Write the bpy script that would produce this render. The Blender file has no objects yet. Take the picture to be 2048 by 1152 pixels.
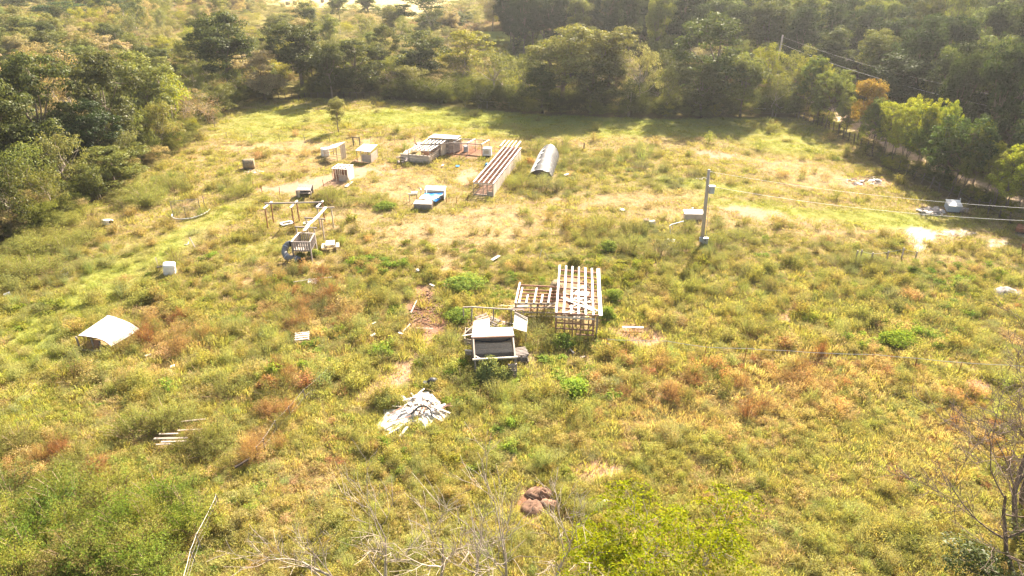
import bpy, math, random
import numpy as np
from mathutils import Vector, Matrix, Quaternion

R = math.radians
rnd = random.Random(7)
nr = np.random.default_rng(11)
SC = bpy.context.scene
COL = SC.collection

# ------------------------------------------------------------------ camera
CAM_H, CAM_PITCH, CAM_F = 25.0, R(27.2), 1365.0     # height, tilt below the horizon, focal length in photo pixels
cam_d = bpy.data.cameras.new('camera')
cam = bpy.data.objects.new('camera', cam_d); COL.objects.link(cam)
cam.location = (0, 0, CAM_H)
cam.rotation_euler = (R(90) - CAM_PITCH, 0, 0)
cam_d.sensor_width = 36.0
cam_d.lens = 36.0 * CAM_F / 2048.0
cam_d.clip_start = 0.5
cam_d.clip_end = 6000.0
SC.camera = cam

# ------------------------------------------------------------------ sky and sun
SUN_AZ, SUN_EL = R(25), R(35)                        # azimuth from +Y towards +X
world = bpy.data.worlds.new('World'); SC.world = world
world.use_nodes = True
wn = world.node_tree
bg = wn.nodes['Background']
sky = wn.nodes.new('ShaderNodeTexSky')
sky.sky_type = 'NISHITA'; sky.sun_disc = False
sky.sun_elevation = SUN_EL; sky.sun_rotation = SUN_AZ
sky.air_density = 1.0; sky.dust_density = 3.0; sky.ozone_density = 1.0
tint = wn.nodes.new('ShaderNodeMix'); tint.data_type = 'RGBA'; tint.blend_type = 'MULTIPLY'; tint.inputs[0].default_value = 1.0
tint.inputs[7].default_value = (1.0, .91, .79, 1)      # hazy warm sky
wn.links.new(sky.outputs[0], tint.inputs[6]); wn.links.new(tint.outputs[2], bg.inputs[0])
bg.inputs[1].default_value = 0.08

sun_d = bpy.data.lights.new('sun', 'SUN')
sun_d.energy = 5.0; sun_d.angle = R(0.5); sun_d.color = (1.0, 0.90, 0.755)
sun = bpy.data.objects.new('sun', sun_d); COL.objects.link(sun)
to_sun = Vector((math.sin(SUN_AZ) * math.cos(SUN_EL), math.cos(SUN_AZ) * math.cos(SUN_EL), math.sin(SUN_EL)))
sun.rotation_euler = (-to_sun).to_track_quat('-Z', 'Y').to_euler()
sun.location = (60, 120, 90)

SC.view_settings.view_transform = 'Standard'
SC.view_settings.look = 'None'
SC.view_settings.exposure = 2.3
SC.view_settings.gamma = 1.0
SC.view_settings.use_curve_mapping = False
SC.render.engine = 'CYCLES'
cy = SC.cycles
cy.max_bounces = 5; cy.diffuse_bounces = 3; cy.glossy_bounces = 2; cy.transmission_bounces = 3
cy.volume_bounces = 0; cy.transparent_max_bounces = 6
cy.volume_step_rate = 4.0; cy.use_denoising = True
cy.caustics_reflective = False; cy.caustics_refractive = False

# ------------------------------------------------------------------ survey helpers: sight line through a photo pixel -> place
CF = (0.0, math.cos(CAM_PITCH), -math.sin(CAM_PITCH))
CU = (0.0, math.sin(CAM_PITCH), math.cos(CAM_PITCH))
def G(px, py, z=0.0):
    """point at height z seen at photo pixel px,py"""
    dx = (px - 1024) / CAM_F; dy = (576 - py) / CAM_F
    d = Vector((dx, CF[1] + dy * CU[1], CF[2] + dy * CU[2]))
    t = (z - CAM_H) / d.z
    return Vector((d.x * t, d.y * t, z))
def proj(x, y, z=0.0):
    zz = z - CAM_H
    dep = y * CF[1] + zz * CF[2]
    up = y * CU[1] + zz * CU[2]
    dep = np.maximum(dep, 1e-3) if isinstance(dep, np.ndarray) else dep
    return 1024 + CAM_F * x / dep, 576 - CAM_F * up / dep
def height_at(px, py, pytop):
    """height of something standing at ground pixel px,py whose top is seen at row pytop"""
    g = G(px, py)
    dy = (576 - pytop) / CAM_F
    fy, fz = CF[1] + dy * CU[1], CF[2] + dy * CU[2]
    return CAM_H + g.y / fy * fz
def width_at(px, py, wpx):
    g = G(px, py)
    return wpx * (g.y * CF[1] - CAM_H * CF[2]) / CAM_F

# ------------------------------------------------------------------ noise in numpy
def _hash(ix, iy, s):
    h = (ix.astype(np.int64) * 374761393 + iy.astype(np.int64) * 668265263 + s * 974634777) & 0x7fffffff
    h = (h ^ (h >> 13)) * 1274126177 & 0x7fffffff
    h = (h ^ (h >> 16)) & 0xffff
    return h / 65535.0
def vnoise(x, y, s=0):
    ix = np.floor(x); iy = np.floor(y); fx = x - ix; fy = y - iy
    fx = fx * fx * (3 - 2 * fx); fy = fy * fy * (3 - 2 * fy)
    a = _hash(ix, iy, s); b = _hash(ix + 1, iy, s); c = _hash(ix, iy + 1, s); d = _hash(ix + 1, iy + 1, s)
    return (a * (1 - fx) + b * fx) * (1 - fy) + (c * (1 - fx) + d * fx) * fy
def fbm(x, y, s=0, o=4):
    t = 0; a = 0.5; n = 0
    for i in range(o):
        t = t + a * vnoise(x * 2 ** i + 17.3 * i, y * 2 ** i - 9.1 * i, s + i); n += a; a *= 0.55
    return t / n
def sstep(a, b, x):
    t = np.clip((x - a) / (b - a), 0, 1); return t * t * (3 - 2 * t)

# ------------------------------------------------------------------ ground cover survey (ellipses: cx, cy, rx, ry, tilt in degrees, strength) in photo pixels
ZONES = {
 'bare': [(610,372,110,14,-6,1),(690,350,70,14,-16,.9),(770,338,45,12,-10,.6),(940,352,26,16,-30,.9),(855,625,45,55,8,1.0),(840,600,20,40,15,.8),
          (1435,308,50,9,4,.95),(1535,323,30,6,6,.6),(1500,425,90,12,8,.85),(1620,440,60,8,5,.4),(1275,665,75,32,10,.6),(1205,950,46,26,0,.9),(1080,1008,40,36,0,.95),(1150,720,30,18,0,.5),
          (2015,585,40,18,0,.8),(1555,640,30,16,20,.7),(1655,550,45,10,30,.3),(800,760,70,18,-45,.75),(520,430,40,5,0,.3),(1720,365,65,13,6,.85),
          (930,300,85,20,0,.95),(735,322,40,12,0,.5),(505,342,24,9,0,.7),(1950,785,55,20,10,.7),(380,405,40,8,-20,.5),(1110,845,25,14,-30,.5),
          (1100,660,60,30,0,.4),(1150,590,45,40,0,.9),(985,640,45,25,0,.7),(1300,320,20,6,0,.3),(1110,405,50,6,-4,.5),(660,266,22,5,0,.4),(340,290,40,10,-30,.5)],
 'sand': [(1845,470,42,16,14,1.0),(1905,468,40,8,4,.8),(1845,490,16,12,30,.9),(1990,490,40,9,8,.7),(1745,362,16,5,0,.9),(2040,470,30,12,0,.7),(1380,350,20,4,5,.4)],
 'tan':  [(820,375,90,40,0,.85),(900,470,170,42,0,.9),(1000,440,120,30,0,.8),(700,440,100,35,0,.5),(560,545,140,30,-12,.6),(900,530,70,25,0,.7),(760,600,60,25,0,.5),
          (1050,290,170,14,0,.5),(560,292,170,12,0,.8),(800,285,120,10,0,.85),(1330,285,200,14,0,.45),(600,320,120,30,0,.5),(1400,440,150,22,6,.6),(1600,345,140,32,14,.75),(1300,400,160,20,0,.5),
          (400,480,80,30,-30,.4),(1660,470,110,20,8,.45),(640,640,90,50,0,.3),(640,960,60,60,-30,.75),(1900,520,80,12,0,.5),(260,560,120,20,-25,.35)],
 'lawn': [(1060,235,640,26,0,.9),(1250,262,420,18,0,.75),(1560,280,130,36,10,.7),(540,240,120,30,-8,.8),(560,270,160,14,0,.6),(1590,425,260,17,7,.85),(1400,372,130,15,6,.8),(1760,440,160,22,6,.9),
          (1900,450,90,12,0,.6),(350,490,150,30,-35,.9),(180,600,200,52,-38,1.0),(60,690,120,70,-40,1.0),(300,530,110,36,-35,.95),(60,820,70,45,-20,.5),(470,420,60,20,-30,.6),(520,500,110,20,-10,.5),(100,760,90,25,-20,.5),(460,360,60,16,0,.4)],
 'rust': [(640,620,90,48,0,.85),(330,680,80,44,0,.85),(300,740,90,30,-10,.6),(570,810,26,90,25,.9),(500,900,30,60,35,.8),(230,830,60,35,0,.5),(1700,740,160,40,5,.45),(1490,790,330,80,-4,.62),(1350,850,180,60,0,.55),
          (600,960,70,60,-20,.5),(1080,640,40,40,0,.3),(40,950,80,80,0,.5),(160,960,90,50,0,.45),(330,640,60,25,0,.6),(1085,325,14,9,0,.9),(1830,600,60,30,0,.3),(1900,900,160,110,0,.45),(1500,1000,200,80,0,.35),(700,870,60,40,0,.3),(2000,640,60,60,0,.3),(1300,740,120,22,4,.4)],
 'feather': [(60,560,110,50,-25,.95),(60,480,90,50,-40,.6),(150,500,60,20,-25,.8),(300,395,80,26,-8,.9),(330,365,60,14,0,.7),(480,378,45,18,0,.85),(100,1080,170,90,0,.9),(300,1020,110,70,0,.9),(270,1120,110,50,0,.95),
          (1100,300,70,14,0,.8),(1170,330,80,22,0,.6),(1080,360,80,24,0,.9),(1130,385,110,16,0,.6),(1230,310,100,16,0,.5),(1260,480,130,40,0,.7),(1440,470,90,40,0,.8),(650,390,55,14,0,.9),(760,405,60,14,0,.7),
          (310,870,130,30,0,.6),(700,575,90,30,0,.4),(1280,350,140,30,5,.5),(1700,520,130,20,4,.45),(1000,800,60,30,0,.4),(430,750,90,40,0,.4),(1370,700,60,15,0,.4),(560,570,60,25,0,.5),(1330,500,160,30,5,.7),(1010,350,22,30,30,.5)],
 'lush': [(940,560,60,40,0,.8),(1000,600,60,24,0,.5),(560,580,60,30,0,.4),(1160,520,70,30,0,.7),(1250,560,60,60,0,.55),(1040,560,60,16,0,.5),(900,690,60,25,0,.6),(1100,690,60,50,0,.8),(990,760,80,30,0,.8),(880,760,120,60,0,.5),
          (1800,690,110,40,0,.6),(1950,600,100,60,0,.5),(1140,780,90,60,0,.5),(800,900,170,60,0,.45),(1000,900,160,60,0,.5),(700,700,90,40,0,.5),(1230,620,35,60,0,.7),(1900,550,120,30,0,.4),(640,500,40,14,0,.5),(760,530,90,20,0,.5),(470,620,80,30,0,.4),(860,500,100,16,0,.3)],
}
def zone(name, px, py):
    v = np.zeros_like(px)
    for cx, cy_, rx, ry, ti, st in ZONES[name]:
        c, s = math.cos(R(ti)), math.sin(R(ti))
        dx, dy = px - cx, py - cy_
        u = (dx * c + dy * s) / rx; w = (-dx * s + dy * c) / ry
        v = np.maximum(v, st * (1 - sstep(0.45, 1.25, np.sqrt(u * u + w * w))))
    return v
def in_poly(px, py, poly):
    inside = np.zeros(px.shape, bool); n = len(poly); j = n - 1
    for i in range(n):
        xi, yi = poly[i]; xj, yj = poly[j]
        if yi != yj:
            inside ^= ((yi > py) != (yj > py)) & (px < (xj - xi) * (py - yi) / (yj - yi) + xi)
        j = i
    return inside
def gp(pts): return [tuple(G(x, y)[:2]) for x, y in pts]
# the open field, as a polygon on the ground
FIELD = gp([(-700,700),(0,492),(120,455),(235,375),(335,318),(400,272),(452,222),(478,206),(560,199),(760,200),(830,206),(940,218),(1100,232),(1300,238),(1560,236),(1600,236),(1680,275),(1760,335),(1830,372),(1900,402),(1990,430),(2120,470),(2500,600)]) + [(60, 12), (-60, 12)]
ROAD = [G(1595,196),G(1640,212),G(1700,244),G(1760,282),G(1830,324),G(1900,352),G(1960,374),G(2040,408),G(2150,462),G(2300,540)]
FOREST_R = gp([(1030,118),(1180,128),(1300,160),(1420,170),(1560,176),(1640,190),(1720,236),(1800,285),(1900,335),(1980,362),(2100,420),(2300,520)]) + [(260, 60), (300, 320), (60, 330), (-5, 230)]
CLEARING = gp([(960,64),(1090,60),(1110,84),(1070,150),(985,145)])
HAYFIELD = gp([(555,12),(690,18),(760,24),(830,38),(900,20),(960,-40),(700,-70),(500,-60),(530,6)])
TRACK = [G(900,436),G(1010,418),G(1110,405),G(1230,400),G(1340,408),G(1450,424),G(1560,436),G(1680,448),G(1800,462),G(1900,474),G(2048,486),G(2250,500)]
PATH = [G(720,800),G(770,765),G(810,728),G(850,690),G(868,660)]
def road_dist(x, y, ROAD=ROAD):
    d = np.full(x.shape, 1e9)
    for a, b in zip(ROAD[:-1], ROAD[1:]):
        ax, ay, bx, by = a.x, a.y, b.x, b.y
        t = np.clip(((x - ax) * (bx - ax) + (y - ay) * (by - ay)) / ((bx - ax) ** 2 + (by - ay) ** 2), 0, 1)
        d = np.minimum(d, np.hypot(x - ax - t * (bx - ax), y - ay - t * (by - ay)))
    return d
def survey(x, y):
    """what covers the ground at world x,y: strengths of each kind of cover"""
    px, py = proj(x, y)
    j = 26 * (fbm(x * .35, y * .35, 5) - .5) * 2; k = 14 * (fbm(x * .4 + 50, y * .4, 6) - .5) * 2
    qx = px + j * (py / 500); qy = py + k * (py / 500)
    f = {n: zone(n, qx, qy) for n in ZONES}
    f['field'] = in_poly(x, y, FIELD).astype(float)
    f['px'] = px; f['py'] = py
    return f

# ------------------------------------------------------------------ mesh helpers
def np_mesh(name, verts, faces, mat, smooth=False, attrs=None):
    """verts (n,3); faces list of arrays, each (m,k)"""
    me = bpy.data.meshes.new(name)
    verts = np.asarray(verts, dtype=np.float32)
    if not isinstance(faces, list): faces = [faces]
    faces = [np.asarray(f, dtype=np.int32) for f in faces if len(f)]
    me.vertices.add(len(verts)); me.vertices.foreach_set('co', verts.ravel())
    lv = np.concatenate([f.ravel() for f in faces])
    tot = np.concatenate([np.full(len(f), f.shape[1], np.int32) for f in faces])
    st = np.concatenate([[0], np.cumsum(tot)[:-1]]).astype(np.int32)
    me.loops.add(len(lv)); me.loops.foreach_set('vertex_index', lv)
    me.polygons.add(len(tot)); me.polygons.foreach_set('loop_start', st); me.polygons.foreach_set('loop_total', tot)
    me.update(calc_edges=True)
    if smooth: me.polygons.foreach_set('use_smooth', np.ones(len(tot), bool))
    if mat: me.materials.append(mat)
    for an, arr in (attrs or {}).items():
        a = me.attributes.new(an, 'FLOAT_COLOR', 'POINT')
        a.data.foreach_set('color', np.asarray(arr, dtype=np.float32).ravel())
    return me

class MB:
    """collects simple solids into one mesh"""
    def __init__(s): s.v = []; s.f = []
    def add(s, v, f):
        o = len(s.v); s.v += [tuple(p) for p in v]; s.f += [tuple(i + o for i in q) for q in f]; return s
    def beam(s, a, b, w, h, roll=0.0):
        a = Vector(a); b = Vector(b); d = (b - a).normalized()
        up = Vector((0, 0, 1)) if abs(d.z) < .95 else Vector((0, 1, 0))
        x = d.cross(up).normalized(); z = x.cross(d).normalized()
        if roll: q = Quaternion(d, roll); x = q @ x; z = q @ z
        v = [p + x * (sx * w / 2) + z * (sz * h / 2) for p in (a, b) for sx, sz in ((-1,-1),(1,-1),(1,1),(-1,1))]
        return s.add(v, [(0,3,2,1),(4,5,6,7),(0,1,5,4),(1,2,6,5),(2,3,7,6),(3,0,4,7)])
    def box(s, c, sx, sy, sz, rot=0.0):
        c = Vector(c); m = Matrix.Rotation(rot, 3, 'Z')
        v = [c + m @ Vector((x * sx / 2, y * sy / 2, z * sz / 2)) for z in (-1, 1) for x, y in ((-1,-1),(1,-1),(1,1),(-1,1))]
        return s.add(v, [(3,2,1,0),(4,5,6,7),(0,1,5,4),(1,2,6,5),(2,3,7,6),(3,0,4,7)])
    def tube(s, pts, rad, n=6, cap=True):
        pts = [Vector(p) for p in pts]
        rad = [rad] * len(pts) if not hasattr(rad, '__len__') else rad
        o = len(s.v); ref = None
        for i, p in enumerate(pts):
            d = (pts[min(i + 1, len(pts) - 1)] - pts[max(i - 1, 0)]).normalized()
            if ref is None:
                ref = Vector((1, 0, 0)) if abs(d.x) < .9 else Vector((0, 1, 0))
            x = (ref - d * ref.dot(d)).normalized(); y = d.cross(x); ref = x
            for k in range(n):
                a = 2 * math.pi * k / n
                s.v.append(tuple(p + (x * math.cos(a) + y * math.sin(a)) * rad[i]))
        for i in range(len(pts) - 1):
            for k in range(n):
                a = o + i * n + k; b = o + i * n + (k + 1) % n
                s.f.append((a, b, b + n, a + n))
        if cap:
            s.f.append(tuple(o + k for k in reversed(range(n)))); s.f.append(tuple(o + (len(pts) - 1) * n + k for k in range(n)))
        return s
    def slab(s, corners, th):
        """thin plate on a quad or polygon of corners, thickness th along its normal"""
        c = [Vector(p) for p in corners]; nrm = (c[1] - c[0]).cross(c[2] - c[0]).normalized()
        n = len(c); v = c + [p - nrm * th for p in c]
        f = [tuple(range(n)), tuple(reversed(range(n, 2 * n)))] + [(i, i + n, (i + 1) % n + n, (i + 1) % n) for i in range(n)]
        return s.add(v, f)
    def mesh(s, name, mat, smooth=False):
        me = bpy.data.meshes.new(name); me.from_pydata(s.v, [], s.f); me.update()
        if mat: me.materials.append(mat)
        if smooth:
            for p in me.polygons: p.use_smooth = True
        return me

def tag(o, label=None, cat=None, group=None, kind=None):
    if label: o['label'] = label
    if cat: o['category'] = cat
    if group: o['group'] = group
    if kind: o['kind'] = kind
    return o
def link(name, me, parent=None, mw=None):
    o = bpy.data.objects.new(name, me); COL.objects.link(o)
    if mw is None: mw = Matrix.Identity(4)
    if parent is not None:
        o.parent = parent
        o.matrix_basis = base_matrix(parent).inverted() @ mw
    else: o.matrix_basis = mw
    return o
def base_matrix(o):
    m = o.matrix_basis.copy()
    while o.parent is not None:
        o = o.parent; m = o.matrix_basis @ m
    return m
def thing(name, loc, label, cat, group=None, rot=0.0):
    o = bpy.data.objects.new(name, None); COL.objects.link(o)
    o.empty_display_size = 0.3
    o.matrix_basis = Matrix.Translation(Vector(loc)) @ Matrix.Rotation(rot, 4, 'Z')
    return tag(o, label, cat, group)
def put(name, mb, mat, parent=None, smooth=False, mw=None):
    return link(name, mb.mesh(name, mat, smooth), parent, mw)
_board = {}
def board(name, a, b, w, h, mat, parent, roll=0.0, label=None):
    """one plank or post between two points; alike pieces share mesh data (slightly bowed unit boards)"""
    k = (mat.name, rnd.randrange(3))
    if k not in _board:
        m = MB(); vs = []; fs = []
        bow = [0, .5, .9, .5, 0]; sg = [(.0, .0), (.10, .05), (-.08, -.04)][k[1]]
        for i in range(5):
            y = i / 4; ox = bow[i] * sg[0]; oz = bow[i] * sg[1]; sc = 1 - .04 * (i % 2)
            for sx, sz in ((-1,-1),(1,-1),(1,1),(-1,1)): vs.append((sx * .5 * sc + ox, y, sz * .5 * sc + oz))
        for i in range(4):
            for q in range(4):
                p = i * 4 + q; r = i * 4 + (q + 1) % 4; fs.append((p, r, r + 4, p + 4))
        fs += [(3,2,1,0), (16,17,18,19)]
        _board[k] = m.add(vs, fs).mesh('board_' + mat.name, mat)
    a = Vector(a); b = Vector(b); d = b - a; L = d.length; d.normalize()
    up = Vector((0, 0, 1)) if abs(d.z) < .95 else Vector((0, 1, 0))
    x = d.cross(up).normalized(); z = x.cross(d).normalized()
    if roll: q = Quaternion(d, roll); x = q @ x; z = q @ z
    mw = Matrix(((x.x * w, d.x * L, z.x * h, a.x), (x.y * w, d.y * L, z.y * h, a.y), (x.z * w, d.z * L, z.z * h, a.z), (0, 0, 0, 1)))
    o = link(name, _board[k], parent, mw)
    if label: o['label'] = label
    return o
class Fr:
    """local frame on the ground: u runs to the right along the front, v to the back"""
    def __init__(s, o, ang=0.0): s.o = Vector(o); s.u = Vector((math.cos(ang), math.sin(ang), 0)); s.v = Vector((-math.sin(ang), math.cos(ang), 0)); s.ang = ang
    def __call__(s, a, b, z=0.0): return s.o + s.u * a + s.v * b + Vector((0, 0, z))

# ------------------------------------------------------------------ materials
def new_mat(name):
    m = bpy.data.materials.new(name); m.use_nodes = True
    nt = m.node_tree; nt.nodes.clear()
    out = nt.nodes.new('ShaderNodeOutputMaterial')
    return m, nt, out
def nd(nt, t, **kw):
    n = nt.nodes.new(t)
    for k, v in kw.items(): setattr(n, k, v)
    return n
def mathn(nt, op, a, b=None, c=None):
    n = nd(nt, 'ShaderNodeMath', operation=op)
    for i, v in enumerate((a, b, c)):
        if v is None: continue
        if isinstance(v, (int, float)): n.inputs[i].default_value = v
        else: nt.links.new(v, n.inputs[i])
    return n.outputs[0]
def mixc(nt, fac, a, b, mode='MIX'):
    n = nd(nt, 'ShaderNodeMix', data_type='RGBA', blend_type=mode)
    for sock, v in ((n.inputs['Factor'], fac), (n.inputs['A'], a), (n.inputs['B'], b)):
        if sock.name == 'Factor' and isinstance(v, (int, float)): sock.default_value = v
        elif isinstance(v, tuple): sock.default_value = (*v, 1) if len(v) == 3 else v
        else: nt.links.new(v, sock)
    for i in n.inputs:
        pass
    return n.outputs['Result']
def _mix(nt, fac, a, b, mode='MIX'):
    n = nt.nodes.new('ShaderNodeMix'); n.data_type = 'RGBA'; n.blend_type = mode
    fs, as_, bs = n.inputs[0], n.inputs[6], n.inputs[7]
    for sock, v in ((fs, fac), (as_, a), (bs, b)):
        if isinstance(v, (int, float)): sock.default_value = v
        elif isinstance(v, tuple): sock.default_value = (v[0], v[1], v[2], 1)
        else: nt.links.new(v, sock)
    return n.outputs[2]
mixc = _mix
def noise(nt, vec, scale, detail=4, rough=.6):
    n = nd(nt, 'ShaderNodeTexNoise'); n.inputs['Scale'].default_value = scale
    n.inputs['Detail'].default_value = detail; n.inputs['Roughness'].default_value = rough
    if vec is not None: nt.links.new(vec, n.inputs['Vector'])
    return n.outputs['Fac']
def ramp(nt, fac, stops):
    n = nd(nt, 'ShaderNodeValToRGB'); e = n.color_ramp.elements
    while len(e) < len(stops): e.new(0.5)
    for el, (p, c) in zip(e, stops): el.position = p; el.color = (*c, 1) if len(c) == 3 else c
    nt.links.new(fac, n.inputs[0]); return n.outputs[0]

def surf_mat(name, col, dark=None, scale=3.0, rough=.8, stretch=None, bump=.3, spread=.25, metal=0.0, transl=0.0, coord='Object'):
    """weathered surface: base colour, blotches of a second colour, per-object tone shift, fine relief"""
    m, nt, out = new_mat(name)
    tc = nd(nt, 'ShaderNodeTexCoord'); vec = tc.outputs[coord]
    if stretch:
        mp = nd(nt, 'ShaderNodeMapping'); mp.inputs['Scale'].default_value = stretch
        nt.links.new(vec, mp.inputs[0]); vec = mp.outputs[0]
    oi = nd(nt, 'ShaderNodeObjectInfo')
    add = nd(nt, 'ShaderNodeVectorMath', operation='ADD'); nt.links.new(vec, add.inputs[0])
    sc = mathn(nt, 'MULTIPLY', oi.outputs['Random'], 37.0)
    cmb = nd(nt, 'ShaderNodeCombineXYZ'); nt.links.new(sc, cmb.inputs[0]); nt.links.new(sc, cmb.inputs[1])
    nt.links.new(cmb.outputs[0], add.inputs[1]); vec = add.outputs[0]
    dark = dark or tuple(c * .55 for c in col)
    f = noise(nt, vec, scale, 5, .65)
    c = ramp(nt, f, [(.30, dark), (.62, col)])
    k = mathn(nt, 'MULTIPLY_ADD', oi.outputs['Random'], 2 * spread, 1 - spread)
    hs = nd(nt, 'ShaderNodeHueSaturation'); nt.links.new(c, hs.inputs['Color']); nt.links.new(k, hs.inputs['Value'])
    bs = nd(nt, 'ShaderNodeBsdfPrincipled'); nt.links.new(hs.outputs[0], bs.inputs['Base Color'])
    bs.inputs['Roughness'].default_value = rough; bs.inputs['Metallic'].default_value = metal
    bs.inputs['Specular IOR Level'].default_value = 0.25
    if bump:
        bp = nd(nt, 'ShaderNodeBump'); bp.inputs['Strength'].default_value = bump; bp.inputs['Distance'].default_value = .02
        nt.links.new(noise(nt, vec, scale * 6, 3), bp.inputs['Height']); nt.links.new(bp.outputs[0], bs.inputs['Normal'])
    if transl:
        tr = nd(nt, 'ShaderNodeBsdfTranslucent'); nt.links.new(hs.outputs[0], tr.inputs[0])
        mx = nd(nt, 'ShaderNodeMixShader'); mx.inputs[0].default_value = transl
        nt.links.new(bs.outputs[0], mx.inputs[1]); nt.links.new(tr.outputs[0], mx.inputs[2]); nt.links.new(mx.outputs[0], out.inputs[0])
    else: nt.links.new(bs.outputs[0], out.inputs[0])
    return m
def leaf_mat(name, src, transl=.5, gloss=.06, vari=.35, sat=1.0):
    """thin leaves: part of the sunlight passes through. src = 'object' (object colour) or 'tint' (colour of each planted clump)"""
    m, nt, out = new_mat(name)
    if src == 'object': colr = nd(nt, 'ShaderNodeObjectInfo').outputs['Color']
    else:
        at = nd(nt, 'ShaderNodeAttribute'); at.attribute_type = 'INSTANCER'; at.attribute_name = 'tint'; colr = at.outputs['Color']
    ge = nd(nt, 'ShaderNodeNewGeometry'); rp = ge.outputs['Random Per Island']
    hs = nd(nt, 'ShaderNodeHueSaturation'); nt.links.new(colr, hs.inputs['Color'])
    nt.links.new(mathn(nt, 'MULTIPLY_ADD', rp, 2 * vari, 1 - vari), hs.inputs['Value'])
    r2 = mathn(nt, 'FRACT', mathn(nt, 'MULTIPLY', rp, 13.7))
    nt.links.new(mathn(nt, 'MULTIPLY_ADD', r2, .05, .475), hs.inputs['Hue'])
    hs.inputs['Saturation'].default_value = sat
    c = hs.outputs[0]
    df = nd(nt, 'ShaderNodeBsdfDiffuse'); nt.links.new(c, df.inputs[0])
    tr = nd(nt, 'ShaderNodeBsdfTranslucent')
    tc = mixc(nt, 1.0, c, (1.15, 1.1, .55), 'MULTIPLY'); nt.links.new(tc, tr.inputs[0])
    mx = nd(nt, 'ShaderNodeMixShader'); mx.inputs[0].default_value = transl
    nt.links.new(df.outputs[0], mx.inputs[1]); nt.links.new(tr.outputs[0], mx.inputs[2])
    gl = nd(nt, 'ShaderNodeBsdfGlossy'); gl.inputs['Roughness'].default_value = .45; gl.inputs[0].default_value = (.9, .9, .8, 1)
    m2 = nd(nt, 'ShaderNodeMixShader'); m2.inputs[0].default_value = gloss
    nt.links.new(mx.outputs[0], m2.inputs[1]); nt.links.new(gl.outputs[0], m2.inputs[2]); nt.links.new(m2.outputs[0], out.inputs[0])
    return m
M = {}
M['wood'] = surf_mat('weathered_wood', (.44, .36, .29), (.23, .18, .145), 2.2, .85, (6, 1.2, 6), .3, .25)
M['pale_wood'] = surf_mat('pale_board', (.68, .60, .50), (.45, .38, .31), 2.0, .8, (5, 1, 5), .3, .15)
M['grey_wood'] = surf_mat('grey_wood', (.33, .28, .25), (.17, .14, .12), 2.4, .9, (6, 1.2, 6), .35, .25)
M['red_wood'] = surf_mat('reddish_wood', (.36, .20, .13), (.20, .11, .08), 2.2, .85, (6, 1.2, 6), .3, .25)
M['dark_wood'] = surf_mat('dark_wood', (.13, .10, .08), (.07, .05, .04), 3, .9, (5, 1, 5), .3, .25)
M['plywood'] = surf_mat('plywood', (.50, .42, .34), (.34, .27, .21), 1.2, .85, None, .2, .12)
M['board_pale'] = surf_mat('sunbleached_sheet', (.66, .56, .42), (.44, .35, .26), 1.4, .8, (1, 3, 1), .25, .08)
M['tin'] = surf_mat('white_tin', (.80, .77, .73), (.55, .50, .45), 1.2, .45, None, .15, .06)
M['white'] = surf_mat('white_paint', (.80, .755, .69), (.58, .52, .45), 1.5, .5, None, .12, .06)
M['white_plastic'] = surf_mat('white_plastic', (.80, .78, .75), (.62, .58, .53), 1.0, .4, None, .05, .05, 0, .15)
M['grey_metal'] = surf_mat('galvanised_metal', (.45, .46, .47), (.30, .30, .31), 3, .42, None, .1, .1, .5)
M['grey_paint'] = surf_mat('grey_paint', (.42, .44, .46), (.30, .31, .33), 2, .5, None, .1, .08)
M['rust'] = surf_mat('rusty_steel', (.26, .11, .055), (.13, .055, .03), 5, .85, None, .3, .2)
M['steel'] = surf_mat('dull_steel', (.28, .26, .25), (.15, .13, .12), 4, .6, None, .2, .15, .3)
M['pole'] = surf_mat('pole_wood', (.52, .42, .33), (.30, .24, .19), 2, .85, (6, 6, .7), .3, .1)
M['wire'] = surf_mat('bright_wire', (.78, .75, .68), (.65, .62, .56), 2, .6, None, 0, .05)
M['blue_tarp'] = surf_mat('blue_tarp', (.015, .27, .72), (.012, .19, .55), 1.5, .6, None, .4, .05, 0, .1)
M['blue'] = surf_mat('blue_plastic', (.03, .25, .60), (.02, .18, .42), 2, .4, None, .1, .05)
M['slide'] = surf_mat('slide_plastic', (.20, .195, .185), (.14, .135, .13), 2, .45, None, .15, .05)
M['black'] = surf_mat('black_plastic', (.03, .03, .035), (.02, .02, .022), 3, .5, None, .1, .05)
M['net'] = surf_mat('dark_shade_cloth', (.12, .115, .11), (.03, .027, .026), 2.5, .6, (1.2, 5, 1), .5, .05)
M['soil'] = surf_mat('turned_soil', (.24, .14, .09), (.11, .06, .04), 3, .95, None, .6, .2)
M['stone'] = surf_mat('rubble_stone', (.38, .34, .30), (.20, .17, .15), 3, .9, None, .5, .3)
M['hay'] = surf_mat('old_hay', (.34, .26, .15), (.15, .11, .07), 5, .95, None, .7, .1)
M['bark'] = surf_mat('bark', (.22, .17, .13), (.10, .075, .055), 4, .95, None, .6, .2)
M['wisp'] = surf_mat('dry_stem', (.30, .22, .14), (.16, .11, .07), 3, .9, None, 0, .1)
M['twig'] = surf_mat('pale_twig', (.40, .33, .265), (.24, .19, .15), 3, .9, None, .2, .15)
M['twig_dark'] = surf_mat('dark_twig', (.17, .12, .09), (.09, .065, .05), 3, .9, None, .2, .15)
M['leaf'] = leaf_mat('tree_leaf', 'object', .42, .014, .36)
M['bush_leaf'] = leaf_mat('bush_leaf', 'object', .5, .0, .28)
M['leaf_tint'] = leaf_mat('planted_leaf', 'tint', .5, .0, .28)
M['blade_tint'] = leaf_mat('grass_blade', 'tint', .5, .0, .26)
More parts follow.
